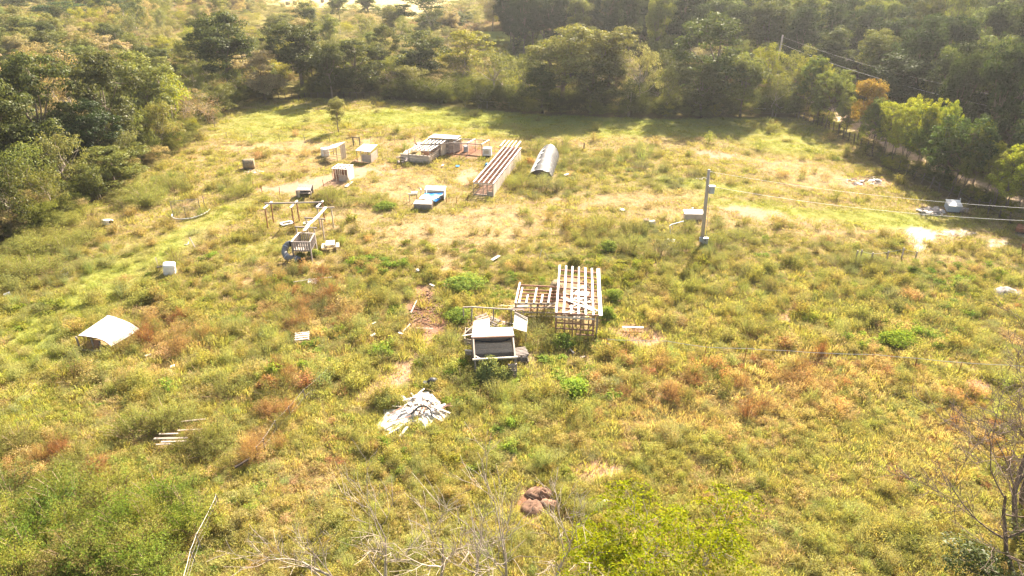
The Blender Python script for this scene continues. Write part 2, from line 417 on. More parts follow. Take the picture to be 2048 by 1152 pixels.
# ------------------------------------------------------------------ ground
def ground_material():
    m, nt, out = new_mat('pasture_soil')
    at = nd(nt, 'ShaderNodeAttribute'); at.attribute_name = 'cover'
    geo = nd(nt, 'ShaderNodeNewGeometry'); P = geo.outputs['Position']
    n1 = noise(nt, P, 1.7, 5, .7); n2 = noise(nt, P, 7.0, 4, .7); n3 = noise(nt, P, .35, 3, .6)
    k = mathn(nt, 'ADD', mathn(nt, 'MULTIPLY', n1, .8), mathn(nt, 'MULTIPLY', n2, .7))
    k = mathn(nt, 'MULTIPLY_ADD', mathn(nt, 'SUBTRACT', k, .75), 1.3, 1.0)
    hs = nd(nt, 'ShaderNodeHueSaturation'); nt.links.new(at.outputs['Color'], hs.inputs['Color']); nt.links.new(k, hs.inputs['Value'])
    nt.links.new(mathn(nt, 'MULTIPLY_ADD', n3, .04, .48), hs.inputs['Hue'])
    bs = nd(nt, 'ShaderNodeBsdfDiffuse'); nt.links.new(hs.outputs[0], bs.inputs[0])
    bp = nd(nt, 'ShaderNodeBump'); bp.inputs['Strength'].default_value = .6; bp.inputs['Distance'].default_value = .12
    nt.links.new(mathn(nt, 'ADD', n1, n2), bp.inputs['Height']); nt.links.new(bp.outputs[0], bs.inputs['Normal'])
    nt.links.new(bs.outputs[0], out.inputs[0])
    return m
GM = ground_material()
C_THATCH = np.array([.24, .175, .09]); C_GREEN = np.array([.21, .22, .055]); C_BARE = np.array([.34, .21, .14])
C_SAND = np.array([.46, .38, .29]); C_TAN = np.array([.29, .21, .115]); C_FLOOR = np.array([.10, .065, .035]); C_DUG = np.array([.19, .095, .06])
C_HAYF = np.array([.42, .34, .17]); C_ROAD = np.array([.52, .37, .26])
def height_np(x, y):
    return 0.10 * (fbm(x * .22, y * .22, 21, 3) - .5) + 0.10 * (fbm(x * .9, y * .9, 22, 2) - .5)
def ground_z(x, y):
    return float(height_np(np.array([x]), np.array([y]))[0])
def cover_colour(x, y):
    f = survey(x, y)
    n = fbm(x * .5, y * .5, 31); n2 = fbm(x * 1.6, y * 1.6, 33)
    lawn = np.clip(f['lawn'] + .55 * (n - .5), 0, 1)[:, None]
    c = C_THATCH[None] * (1 - lawn) + C_GREEN[None] * lawn
    tan = sstep(.25, .8, f['tan'] + .5 * (n2 - .5))[:, None]; c = c * (1 - tan) + C_TAN * tan
    bare = sstep(.33, .64, f['bare'] + .55 * (n2 - .5) + .7 * (fbm(x * 2.7, y * 2.7, 38, 3) - .5))[:, None]
    dug = (np.exp(-(((f['px'] - 860) / 55) ** 2 + ((f['py'] - 625) / 50) ** 2)) + np.exp(-(((f['px'] - 1080) / 60) ** 2 + ((f['py'] - 1008) / 50) ** 2)) + .8 * np.exp(-(((f['px'] - 930) / 60) ** 2 + ((f['py'] - 302) / 13) ** 2)) + .6 * np.exp(-(((f['px'] - 1150) / 50) ** 2 + ((f['py'] - 620) / 60) ** 2)))[:, None]
    bc = C_BARE[None] * (1 - np.clip(dug * 1.3, 0, 1)) + C_DUG * np.clip(dug * 1.3, 0, 1)
    c = c * (1 - bare) + bc * bare
    td = road_dist(x, y, TRACK); rut = (np.exp(-((np.abs(td) - .75) / .33) ** 2) * (.2 + .6 * sstep(.4, .65, n2)))[:, None]; rut = np.clip(rut, 0, 1)
    pd_ = road_dist(x, y, PATH); rut = np.maximum(rut, np.clip(np.exp(-(pd_ / .55) ** 2) * (.15 + .6 * sstep(.35, .65, n2)), 0, 1)[:, None])
    c = c * (1 - rut) + C_BARE * rut
    sand = sstep(.42, .75, f['sand'] + .6 * (n2 - .5) + 1.1 * (fbm(x * 3.1, y * 3.1, 37, 3) - .55))[:, None]; c = c * (1 - sand) + C_SAND * sand
    fld = f['field'][:, None]
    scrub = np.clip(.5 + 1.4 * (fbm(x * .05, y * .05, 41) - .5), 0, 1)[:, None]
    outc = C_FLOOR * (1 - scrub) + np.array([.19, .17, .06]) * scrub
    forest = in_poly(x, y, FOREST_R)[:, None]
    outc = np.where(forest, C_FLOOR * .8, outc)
    hay = in_poly(x, y, HAYFIELD)[:, None]; outc = np.where(hay, C_HAYF, outc)
    clr = in_poly(x, y, CLEARING)[:, None]; outc = np.where(clr, np.array([.25, .27, .08]), outc)
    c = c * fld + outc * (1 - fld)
    rd = road_dist(x, y)
    rf = (1 - sstep(1.2, 2.0, rd + .8 * (n2 - .5)))[:, None]
    mid = (1 - sstep(.2, .5, rd))[:, None] * .35
    rc = C_ROAD * (1 - mid) + C_GREEN * mid
    verge = (1 - sstep(2.2, 4.5, rd))[:, None]; c = c * (1 - verge) + (.5 * C_GREEN + .5 * C_THATCH) * verge
    c = c * (1 - rf) + rc * rf
    a = np.ones((len(x), 1)); return np.concatenate([c, a], 1)
def build_ground():
    ny, nx = 420, 430
    Y = 8 * (620 / 8) ** np.linspace(0, 1, ny); U = np.linspace(-1.15, 1.15, nx)
    uu, yy = np.meshgrid(U, Y); xx = uu * (yy + 14)
    x = xx.ravel(); y = yy.ravel(); z = height_np(x, y)
    idx = np.arange(ny * nx).reshape(ny, nx)
    f = np.stack([idx[:-1, :-1].ravel(), idx[:-1, 1:].ravel(), idx[1:, 1:].ravel(), idx[1:, :-1].ravel()], 1)
    me = np_mesh('pasture', np.stack([x, y, z], 1), f, GM, True, {'cover': cover_colour(x, y)})
    o = link('pasture', me); tag(o, kind='structure')
    # the land beyond, out to the horizon
    s = 3500.0; n = 24
    g = np.linspace(-s, s, n); gx, gy = np.meshgrid(g, g); x = gx.ravel(); y = gy.ravel()
    idx = np.arange(n * n).reshape(n, n)
    f = np.stack([idx[:-1, :-1].ravel(), idx[:-1, 1:].ravel(), idx[1:, 1:].ravel(), idx[1:, :-1].ravel()], 1)
    col = np.tile(np.array([.10, .10, .035, 1.0]), (len(x), 1))
    me = np_mesh('ground', np.stack([x, y, np.full_like(x, -.45)], 1), f, GM, True, {'cover': col})
    tag(link('ground', me), kind='structure')
build_ground()

# ------------------------------------------------------------------ haze in the air
def haze():
    hz = MB().box((0, 0, 14.25), 7300, 7300, 31.5)
    m, nt, out = new_mat('pale_haze')
    v = nd(nt, 'ShaderNodeVolumePrincipled'); v.inputs['Color'].default_value = (.96, .98, 1.0, 1)
    v.inputs['Density'].default_value = HAZE_D; v.inputs['Anisotropy'].default_value = .55
    nt.links.new(v.outputs[0], out.inputs['Volume'])
    o = put('haze', hz, m); tag(o, kind='stuff')
HAZE_D = 0.00018
if HAZE_D: haze()
# ------------------------------------------------------------------ plant geometry
def unit(v): return v / np.maximum(np.linalg.norm(v, axis=1, keepdims=True), 1e-9)
def leaves(cen, nrm, size, asp, rs, curl=.25):
    """bent diamond leaves: centres, facing directions, lengths, width ratio"""
    n = len(cen); nrm = unit(nrm)
    t = unit(np.cross(nrm, rs.normal(size=(n, 3)))); b = np.cross(nrm, t)
    L = size[:, None] * .5; W = L * asp
    v = np.stack([cen - t * L, cen + b * W + nrm * L * curl, cen + t * L, cen - b * W + nrm * L * curl], 1).reshape(-1, 3)
    i = np.arange(n)[:, None] * 4
    return v, i + np.array([[0, 1, 2, 3]])
def blades(base, dirv, L, w, rs, droop=.35):
    n = len(base); d = unit(dirv); side = unit(np.cross(d, rs.normal(size=(n, 3))))
    mid = base + d * (L * .55)[:, None]; tip = base + d * (L)[:, None] * (1 - droop * .3) - np.array([0, 0, 1]) * (L * droop * .5)[:, None] + d * np.array([1, 1, 0]) * (L * droop * .5)[:, None]
    W = w[:, None] * .5
    v = np.stack([base - side * W, base + side * W, mid + side * W * .8, mid - side * W * .8, tip], 1).reshape(-1, 3)
    i = np.arange(n)[:, None] * 5
    return v, i + np.array([[0, 1, 2, 3]]), i + np.array([[3, 2, 4]])
def clump_grass(seed, n, r, h, w, lean=.5, droop=.4, name='grass'):
    rs = np.random.default_rng(seed)
    a = rs.uniform(0, 2 * np.pi, n); q = np.sqrt(rs.uniform(0, 1, n)) * r
    base = np.stack([q * np.cos(a), q * np.sin(a), np.full(n, -.02)], 1)
    d = np.stack([np.cos(a) * lean * q / r, np.sin(a) * lean * q / r, np.ones(n)], 1) + rs.normal(size=(n, 3)) * .28
    L = h * rs.uniform(.5, 1.15, n)
    v, f4, f3 = blades(base, d, L, np.full(n, w), rs, droop)
    return np_mesh(name, v, [f4, f3], M['blade_tint'])
def clump_weed(seed, stems, r, h, leaf, asp, per, name='weed', up=.6, top=0):
    """bushy weed: stems fan out of one root, leaves along the upper two thirds"""
    rs = np.random.default_rng(seed); C = []; N = []; S = []
    sb = []; sd = []; sl = []
    for _ in range(stems):
        a = rs.uniform(0, 2 * np.pi); q = rs.uniform(0, 1) ** .6
        tip = np.array([math.cos(a) * q * r, math.sin(a) * q * r, h * (1 - .45 * q * q) * rs.uniform(.75, 1.1)])
        root = tip * np.array([.35, .35, 0])
        t = rs.uniform(.22, 1.0, per) ** .8
        c = root + (tip - root) * t[:, None] + rs.normal(size=(per, 3)) * np.array([.09, .09, .05]) * (h + .2)
        C.append(c); n = rs.normal(size=(per, 3)); n[:, 2] = np.abs(n[:, 2]) + up; n[:, :2] += c[:, :2] / r * .5; N.append(n)
        S.append(leaf * rs.uniform(.6, 1.35, per))
        sb.append(root); sd.append(tip - root); sl.append(np.linalg.norm(tip - root))
    C = np.concatenate(C); C[:, 2] = np.maximum(C[:, 2], .02)
    v, f = leaves(C, np.concatenate(N), np.concatenate(S), asp, rs)
    v2, f4, f3 = blades(np.array(sb), np.array(sd), np.array(sl), np.full(stems, .022), rs, 0)
    o = len(v)
    return np_mesh(name, np.concatenate([v, v2]), [f, f4 + o, f3 + o], M['leaf_tint'])
SRC = bpy.data.collections.new('plant_sources')       # not linked to the scene: only copied from by the planters
def src(name, meshes):
    c = bpy.data.collections.new(name)
    for i, me in enumerate(meshes):
        o = bpy.data.objects.new('%s_%02d' % (name, i), me); c.objects.link(o)
    return c
def planter(name, col, pts, kind, rot, scl, tint, label=None):
    """one object that plants copies of the meshes of a collection at given points (stuff nobody could count)"""
    n = len(pts)
    me = bpy.data.meshes.new(name); me.vertices.add(n); me.vertices.foreach_set('co', np.asarray(pts, np.float32).ravel())
    for an, ty, arr, key in (('kind', 'INT', kind, 'value'), ('rot', 'FLOAT_VECTOR', rot, 'vector'), ('scl', 'FLOAT_VECTOR', scl, 'vector'), ('tint', 'FLOAT_COLOR', tint, 'color')):
        a = me.attributes.new(an, ty, 'POINT')
        a.data.foreach_set(key, np.asarray(arr, np.int32 if ty == 'INT' else np.float32).ravel())
    ng = bpy.data.node_groups.new(name + '_planter', 'GeometryNodeTree')
    ng.interface.new_socket('Geometry', in_out='INPUT', socket_type='NodeSocketGeometry')
    ng.interface.new_socket('Geometry', in_out='OUTPUT', socket_type='NodeSocketGeometry')
    N = ng.nodes; gi = N.new('NodeGroupInput'); go = N.new('NodeGroupOutput')
    ip = N.new('GeometryNodeInstanceOnPoints'); ci = N.new('GeometryNodeCollectionInfo')
    ci.inputs['Collection'].default_value = col; ci.inputs['Separate Children'].default_value = True; ci.inputs['Reset Children'].default_value = True
    def na(nm, ty):
        q = N.new('GeometryNodeInputNamedAttribute'); q.data_type = ty; q.inputs['Name'].default_value = nm
        return [s for s in q.outputs if s.enabled][0]
    L = ng.links
    L.new(gi.outputs[0], ip.inputs['Points']); L.new(ci.outputs[0], ip.inputs['Instance'])
    ip.inputs['Pick Instance'].default_value = True
    L.new(na('kind', 'INT'), ip.inputs['Instance Index']); L.new(na('rot', 'FLOAT_VECTOR'), ip.inputs['Rotation']); L.new(na('scl', 'FLOAT_VECTOR'), ip.inputs['Scale'])
    L.new(ip.outputs[0], go.inputs[0])
    o = link(name, me); md = o.modifiers.new('plant', 'NODES'); md.node_group = ng
    tag(o, label, None, None, 'stuff')
    return o

# ------------------------------------------------------------------ scatter over the ground
def scatter_pts(ymin, ymax, spacing, margin=6, side=.78):
    """jittered grid over what the camera can see between two distances"""
    out = []
    y = ymin
    while y < ymax:
        hw = side * (y + 11.5) + margin
        n = int(2 * hw / spacing)
        out.append(np.stack([np.linspace(-hw, hw, n) + nr.uniform(-.5, .5, n) * spacing * 1.5, np.full(n, y) + nr.uniform(-.5, .5, n) * spacing * 1.5], 1))
        y += spacing
    return np.concatenate(out)
# ------------------------------------------------------------------ grass and weeds
S_GRASS = src('src_grass', [clump_grass(i, 62, .42, .30, .024, .5, .5) for i in range(4)])
S_TALL = src('src_tall', [clump_grass(20 + i, 70, .34, .75, .022, .55, .55) for i in range(4)])
S_WEED = src('src_weed', [clump_weed(40 + i, 20, .52, .8, .080, .40, 24) for i in range(5)])
S_FEATH = src('src_feather', [clump_weed(60 + i, 30, .55, .95, .078, .24, 22, up=1.0) for i in range(4)])
S_LUSH = src('src_lush', [clump_weed(80 + i, 15, .5, .6, .125, .5, 18, up=.9) for i in range(4)])
BANDS = [(13, 34, .35, .85), (34, 60, .52, 1.15), (60, 88, .72, 1.45), (88, 128, 1.0, 1.9)]
def jit(n, base, amt, rs=nr):
    """colours around base: value and slight hue variation"""
    b = np.tile(np.array(base)[None], (n, 1)) if np.ndim(base) == 1 else base
    v = rs.uniform(1 - amt, 1 + amt, (n, 1)); h = rs.normal(0, amt * .35, (n, 3))
    return np.clip(b * v * (1 + h), .005, .9)
def lerp(a, b, t): return a * (1 - t[:, None]) + b * t[:, None]
CT = dict(lawn=np.array([.28, .285, .055]), olive=np.array([.285, .26, .085]), sage=np.array([.26, .265, .120]), dry=np.array([.44, .345, .19]), gold=np.array([.50, .40, .15]),
          feath=np.array([.285, .28, .10]), rust=np.array([.31, .175, .085]), tanw=np.array([.42, .315, .165]), lush=np.array([.20, .27, .055]), brown=np.array([.25, .18, .10]))
FOOT = []     # footprints kept clear of plants: (x, y, radius)
def cover():
    acc = {k: [] for k in ('grass', 'dry', 'weed', 'feather', 'lush', 'rust')}
    for (y0, y1, sp, sc) in BANDS:
        # --- grass everywhere but on bare ground
        p = scatter_pts(y0, y1, sp); x, y = p[:, 0], p[:, 1]; f = survey(x, y)
        n1 = fbm(x * .25, y * .25, 51); n2 = fbm(x * .9, y * .9, 53); n3 = fbm(x * .07, y * .07, 55)
        rd = road_dist(x, y)
        bare = np.maximum(f['bare'], f['sand']) + .55 * (n2 - .5)
        near = sstep(520, 700, f['py'])
        keep = (f['field'] > .5) & (nr.uniform(0, 1, len(x)) > np.maximum(sstep(.30, .75, bare) * .86, np.maximum(np.exp(-((road_dist(x, y, TRACK) - .75) / .35) ** 2), np.exp(-(road_dist(x, y, PATH) / .6) ** 2)) * .5)) & (rd > 1.7)
        lawn = np.clip(f['lawn'] * 1.15 - .1 + .9 * (n1 - .5) + .25 * (1 - near) * (n3 - .3), 0, 1)
        tan = np.clip(f['tan'] + .9 * (n2 - .45) + .35 * (n3 - .5), 0, 1)
        rustf = np.clip(f['rust'] + .8 * (n1 - .5), 0, 1)
        col = lerp(np.tile(CT['olive'] * 1.1, (len(x), 1)), np.tile(CT['lawn'], (len(x), 1)), lawn)
        col = lerp(col, np.tile(CT['dry'], (len(x), 1)), sstep(.25, .7, tan) * .85)
        col = lerp(col, np.tile(CT['tanw'], (len(x), 1)), sstep(.3, .8, rustf) * .7)
        mixr = nr.uniform(0, 1, len(x)); pd = (.04 + .10 * near) * (1 - .8 * f['lawn'])
        odd = mixr < pd; col[odd] = CT['dry'][None] * nr.uniform(.65, .95, (odd.sum(), 1)); odd2 = (mixr > 1 - .06 * near); col[odd2] = CT['brown']
        isdry = (tan > .5) | (rustf > .55) | odd
        tall = np.clip(.8 - .6 * f['lawn'] - .5 * f['tan'] + .6 * near, .22, 1.2) * (.7 + .9 * (n1 - .1))
        for nm, sel in (('grass', keep & ~isdry), ('dry', keep & isdry)):
            k = np.flatnonzero(sel)
            hz = np.clip(tall[k], .3, 1.4) * sc
            pick_tall = (nr.uniform(0, 1, len(k)) < (.15 + .45 * near[k] * (1 - f['lawn'][k]))).astype(int)
            acc[nm].append((x[k], y[k], pick_tall * 4 + nr.integers(0, 4, len(k)), np.full(len(k), sc) * nr.uniform(.8, 1.3, len(k)), hz * nr.uniform(.5, 1.0, len(k)), jit(len(k), col[k], .13)))
        # --- weeds
        p = scatter_pts(y0, y1, sp * 1.25); x, y = p[:, 0], p[:, 1]; f = survey(x, y); n = len(x)
        n1 = fbm(x * .22, y * .22, 61); n2 = fbm(x * .6, y * .6, 63); n3 = fbm(x * .13 + 9, y * .13, 65); rd = road_dist(x, y)
        near = sstep(430, 620, f['py'])
        bare = np.maximum(f['bare'], f['sand']) + .4 * (n2 - .5)
        ok = (f['field'] > .5) & (rd > 2.2) & (nr.uniform(0, 1, n) > sstep(.25, .5, bare) * .98)
        dens = .12 + .80 * near; dens = dens * (1 - .95 * np.clip(f['lawn'] * 1.2, 0, 1)) * (1 - .75 * f['tan'])
        md = fbm(x * .5 + 40, y * .5, 67, 3); dens = dens * (.25 + .85 * sstep(.36, .55, md)) * sstep(.22, .42, n2 + .25 * (n1 - .5) + .16 * near)
        u = nr.uniform(0, 1, n)
        pf = np.clip(f['feather'] * 1.0 + .5 * (n1 - .62), 0, 1) * (f['feather'] > .05) + .45 * sstep(.48, .66, n3) * near + .12 * near
        pl = np.clip(f['lush'] + .7 * (n2 - .55), 0, 1) * (f['lush'] > .05) + .28 * sstep(.55, .72, n1) * near
        pr = np.clip(f['rust'] * 1.05 + .8 * (n2 - .5), 0, 1) * (f['rust'] > .05)
        tot = dens + pf + pl + pr
        frontal = np.ones(n, bool)
        for fx, fy, fr in FOOT:
            if fr > .55: frontal &= ~((np.abs(x - fx) < fr) & (y < fy) & (y > fy - fr - 1.0) & (nr.uniform(0, 1, n) < .7))
        ok &= (u < tot) & frontal & (road_dist(x, y, TRACK) > 1.5) & (road_dist(x, y, PATH) > .8)
        w = nr.uniform(0, 1, n) * tot
        kinds = np.where(w < pf, 0, np.where(w < pf + pl, 1, np.where(w < pf + pl + pr, 2, 3)))
        for ki, nm, base, alt, hh, nv in ((0, 'feather', CT['feath'], CT['sage'], .95, 4), (1, 'lush', CT['lush'], CT['lawn'], .95, 4), (2, 'rust', CT['rust'], CT['tanw'], .85, 5), (3, 'weed', CT['olive'], CT['tanw'], .95, 5)):
            k = np.flatnonzero(ok & (kinds == ki)); m = len(k)
            t = sstep(.35, .7, fbm(x[k] * .3, y[k] * .3, 71 + ki)) if ki != 3 else sstep(.50, .72, fbm(x[k] * .3, y[k] * .3, 74) + .25 * f['tan'][k] + .3 * f['rust'][k])
            c = lerp(np.tile(base, (m, 1)), np.tile(alt, (m, 1)), t)
            ff = sstep(.45, .62, fbm(x[k] * .8, y[k] * .8, 88))
            if ki in (0, 3): c = lerp(c, np.tile(CT['feath'], (m, 1)), ff * .8)
            s = sc * nr.uniform(.6, 1.25, m) * (.7 + 1.1 * (n2[k] - .3)); hz = s * hh * nr.uniform(.8, 1.2, m) * (.8 + .25 * near[k]) * (.38 + .75 * sstep(.35, .65, md[k]))
            acc[nm].append((x[k], y[k], nr.integers(0, nv, m), s, hz, jit(m, c, .16)))
    both = bpy.data.collections.new('src_blades')
    for o in list(S_GRASS.objects) + list(S_TALL.objects): both.objects.link(o)
    names = {'grass': ('meadow_grass', both), 'dry': ('dry_grass', both), 'weed': ('olive_weeds', S_WEED), 'feather': ('feathery_weeds', S_FEATH), 'lush': ('broadleaf_weeds', S_LUSH), 'rust': ('rust_brown_weeds', S_WEED)}
    tot = 0
    for nm, parts in acc.items():
        x, y, kind, s, hz = [np.concatenate([q[i] for q in parts]) for i in range(5)]
        c = np.concatenate([q[5] for q in parts])
        _, qy = proj(x, y); c = c * (.93 + .24 * sstep(480, 800, qy))[:, None]      # light balance put into the tint: near clumps brightened, far backlit ones dimmed
        keep = np.ones(len(x), bool)
        lim = .9 if nm in ('grass', 'dry') else 1.0
        for fx, fy, fr in FOOT: keep &= np.hypot(x - fx, y - fy) > fr * lim
        x, y, kind, s, hz, c = [q[keep] for q in (x, y, kind, s, hz, c)]
        m = len(x); tot += m
        rot = np.stack([nr.normal(0, .10, m), nr.normal(0, .10, m), nr.uniform(0, 6.28, m)], 1)
        if nm == 'dry': rot[:, 0] += nr.uniform(0, .55, m)
        planter(names[nm][0], names[nm][1], np.stack([x, y, height_np(x, y)], 1), kind, rot, np.stack([s, s, hz], 1), np.concatenate([c, np.ones((m, 1))], 1))
    print('clumps', tot)
# ------------------------------------------------------------------ trees
def tree_meshes(seed, h, w, trunk=.28, lobes=7, clumps=80, per=85, leaf=.30, asp=.55, crad=.85, flat=.8, airy=0.0, bark='bark', stems=1, tr=.022):
    """a trunk-and-limbs mesh and a crown mesh of leaf clumps held by them; h high, w wide"""
    rs = np.random.default_rng(seed); rr = random.Random(seed)
    tb = MB(); base_h = h * trunk; cz = (h + base_h) / 2; ch = (h - base_h) / 2
    L = []
    for i in range(lobes):
        a = 2 * math.pi * (i + rr.random()) / lobes * 1.618 * 2; q = rr.uniform(.25, .62); zz = rr.uniform(-.55, .72)
        q *= math.sqrt(max(.1, 1 - zz * zz * .7))
        L.append((Vector((math.cos(a) * q * w / 2, math.sin(a) * q * w / 2, cz + zz * ch)), rr.uniform(.34, .5)))
    L.append((Vector((rr.uniform(-.1, .1) * w, rr.uniform(-.1, .1) * w, cz + ch * .62)), .42))
    r0 = h * tr
    for sidx in range(stems):
        ox, oy = (0, 0) if stems == 1 else (rr.uniform(-.05, .05) * w, rr.uniform(-.05, .05) * w)
        pts = [Vector((ox, oy, -.15))]; top = cz + ch * .35
        for k in range(1, 6):
            t = k / 5; pts.append(Vector((ox + rr.uniform(-.03, .03) * w * t * 2 + (rr.uniform(-.12, .12) * w * t if stems > 1 else 0), oy + rr.uniform(-.03, .03) * w * t * 2, top * t)))
        tb.tube(pts, [r0 * (1.25 if k == 0 else 1 - .16 * k) / math.sqrt(stems) for k in range(6)], 6)
        for i, (c, lr) in enumerate(L):
            if i % stems != sidx: continue
            s = pts[2 if c.z < cz else 3]; mid = (s + c) / 2 + Vector((0, 0, -.03 * h)) + Vector([rr.uniform(-.03, .03) * w for _ in range(3)])
            tb.tube([s, mid, c], [r0 * .45, r0 * .3, r0 * .16], 4, False)
    C = []; N = []; S = []
    for k in range(clumps):
        c, lr = L[k % len(L)]
        d = unit(rs.normal(size=(1, 3)))[0]; d[2] = d[2] * .8 + .25
        rad = lr * rs.uniform(.62, 1.0) * np.array([w / 2, w / 2, max(ch, w * .3)])
        cc = np.array(c) + d * rad
        cc[2] = max(cc[2], base_h * .55 + crad * .3)
        n = int(per * rs.uniform(.5, 1.3)); r = crad * rs.uniform(.6, 1.25)
        if airy and rs.uniform() < airy: n = int(n * .25)
        g = rs.normal(size=(n, 3)); g = g / np.maximum(np.linalg.norm(g, axis=1, keepdims=True), 1e-6) * (rs.uniform(.2, 1, (n, 1)) ** .5) * r
        g[:, 2] *= flat * .75
        C.append(cc + g); N.append(g / r + rs.normal(size=(n, 3)) * .40 + np.array([0, 0, .55])); S.append(leaf * rs.uniform(.6, 1.4, n))
        if k % 3 == 0:
            s = Vector(c) if rr.random() < .7 else Vector((0, 0, cz)); tb.tube([s, (s + Vector(cc)) / 2 + Vector((0, 0, -.15)), Vector(cc)], [r0 * .16, r0 * .11, r0 * .05], 3, False)
    v, f = leaves(np.concatenate(C), np.concatenate(N), np.concatenate(S), asp, rs)
    return tb.mesh('trunk', M[bark], True), np_mesh('crown', v, f, M['leaf'])
def plume_mesh(seed, r=1.0, h=1.25, stems=46, per=72, leaf=.07, asp=.24):
    """feathery bush: many arching stems set with fine leaves, ragged outline"""
    rs = np.random.default_rng(seed); C = []; N = []; tb = MB()
    for i in range(stems):
        a = rs.uniform(0, 6.28); q = rs.uniform(0, 1) ** .6; root = np.array([math.cos(a), math.sin(a), 0]) * q * r * .45
        lean = np.array([math.cos(a) * q * r * .6, math.sin(a) * q * r * .6, 0]); hh = h * (1 - .45 * q * q) * rs.uniform(.65, 1.18)
        t = rs.uniform(.08, 1, per) ** .75; c = root + lean * (t ** 1.6)[:, None] + np.array([0, 0, 1]) * (hh * (t - .12 * t * t))[:, None]
        wd = (.15 * (1.1 - t) + .04)[:, None] * r; c = c + rs.normal(size=(per, 3)) * wd * np.array([1, 1, .55]); c[:, 2] = np.maximum(c[:, 2], .02)
        C.append(c); n = rs.normal(size=(per, 3)) * .8; n[:, 2] = np.abs(n[:, 2]) + .4; n[:, :2] += c[:, :2] * .5; N.append(n)
        if i % 3 == 0: tip = root + lean + np.array([0, 0, hh * .85]); tb.tube([tuple(root), tuple(root + lean * .33 + np.array([0, 0, hh * .5])), tuple(tip)], [.018, .012, .006], 3, False)
    C = np.concatenate(C); v, f = leaves(C, np.concatenate(N), leaf * rs.uniform(.6, 1.4, len(C)), asp, rs)
    return np_mesh('foliage', v, f, M['bush_leaf']), tb.mesh('stem', M['wisp'])
def shrub_mesh(seed, r=1.0, h=1.2, n=900, leaf=.12, asp=.35, mound=.5):
    rs = np.random.default_rng(seed); C = []; N = []
    k = 9; cs = []
    for i in range(k):
        a = rs.uniform(0, 6.28); q = rs.uniform(0, .6) * r; cs.append((q * math.cos(a), q * math.sin(a), h * rs.uniform(.12, .62) * (1 - .35 * q / r), rs.uniform(.36, .6) * r))
    for i in range(n):
        cx, cy_, cz, cr = cs[i % k]; d = unit(rs.normal(size=(1, 3)))[0]
        if d[2] < -.3: d[2] *= -.6
        p = np.array([cx, cy_, cz]) + d * cr * rs.uniform(.55, 1.08) * np.array([1, 1, h / r * mound + .25]); p[2] = max(p[2], .03)
        C.append(p); N.append(d + rs.normal(size=3) * .6 + np.array([0, 0, .4]))
    v, f = leaves(np.array(C), np.array(N), leaf * rs.uniform(.6, 1.4, n), asp, rs)
    tb = MB()
    rr = random.Random(seed)
    for i in range(k):
        tb.tube([(0, 0, -.05), (cs[i][0] * .5, cs[i][1] * .5, cs[i][2] * .55), cs[i][:3]], [.03, .02, .012], 3, False)
    return np_mesh('foliage', v, f, M['bush_leaf']), tb.mesh('stem', M['twig_dark'])
TK = {}
def kinds():
    K = TK
    K['oak'] = [tree_meshes(100 + i, 12, 10.5, .03, 9, 115, 165, .27, .6, 1.2, .62) for i in range(4)]
    K['tall'] = [tree_meshes(120 + i, 16, 9, .05, 11, 130, 175, .29, .6, 1.3, .6) for i in range(4)]
    K['airy'] = [tree_meshes(140 + i, 9, 9, .10, 8, 100, 90, .20, .5, .85, airy=.3, bark='twig') for i in range(4)]
    K['scrub'] = [tree_meshes(160 + i, 5, 6.5, .05, 7, 75, 85, .18, .45, .75, airy=.2, bark='twig', stems=3) for i in range(4)]
    K['row'] = [tree_meshes(180 + i, 7, 6.5, .14, 9, 170, 80, .21, .34, .46, .85, stems=3, tr=.016) for i in range(4)]
    K['twiggy'] = [tree_meshes(200 + i, 5, 6, .08, 6, 55, 22, .16, .4, .8, airy=.3, bark='twig', stems=4, tr=.014) for i in range(3)]
TK['small'] = [tree_meshes(230 + i, 5, 4, .24, 8, 120, 90, .15, .4, .5, .75, bark='bark', tr=.02) for i in range(2)]
kinds()
NOM = {'small': (5, 4), 'oak': (12, 10.5), 'tall': (16, 9), 'airy': (9, 9), 'scrub': (5, 6.5), 'row': (7, 6.5), 'twiggy': (5, 6)}
TC = {'dark': (.078, .090, .028), 'forest': (.036, .052, .019), 'olive': (.175, .18, .055), 'green': (.155, .172, .046), 'yellow': (.28, .27, .045), 'pale': (.27, .25, .12),
      'straw': (.34, .27, .15), 'pink': (.30, .21, .14), 'bright': (.34, .355, .045), 'orange': (.30, .20, .05), 'sage': (.20, .205, .085)}
NAME = {'small': 'small_tree', 'oak': 'oak_tree', 'tall': 'forest_tree', 'airy': 'open_tree', 'scrub': 'scrub_tree', 'row': 'locust_tree', 'twiggy': 'twiggy_shrub'}
n_tree = [0]
def tree(kind, x, y, h, w, colour, label, group=None, cat='tree', var=None, jitter=.14, name=None):
    tm, cm = TK[kind][rnd.randrange(len(TK[kind])) if var is None else var]
    H, W = NOM[kind]
    o = thing(name or NAME[kind], (x, y, ground_z(x, y)), label, cat, group, rnd.uniform(0, 6.28))
    o.scale = (w / W, w / W, h / H)
    a = link('trunk', tm); a.parent = o
    b = link('crown', cm); b.parent = o
    c = TC[colour] if isinstance(colour, str) else colour; k = rnd.uniform(1 - jitter, 1 + jitter)
    b.color = (c[0] * k * rnd.uniform(.92, 1.08), c[1] * k, c[2] * k * rnd.uniform(.9, 1.1), 1)
    n_tree[0] += 1; TREES.append((x, y, w / 2))
    return o
TREES = []
def ptree(kind, px, py, ptop, wpx, colour, label, group=None, **kw):
    g = G(px, py); return tree(kind, g.x, g.y, height_at(px, py, ptop), width_at(px, py, wpx), colour, label, group, **kw)

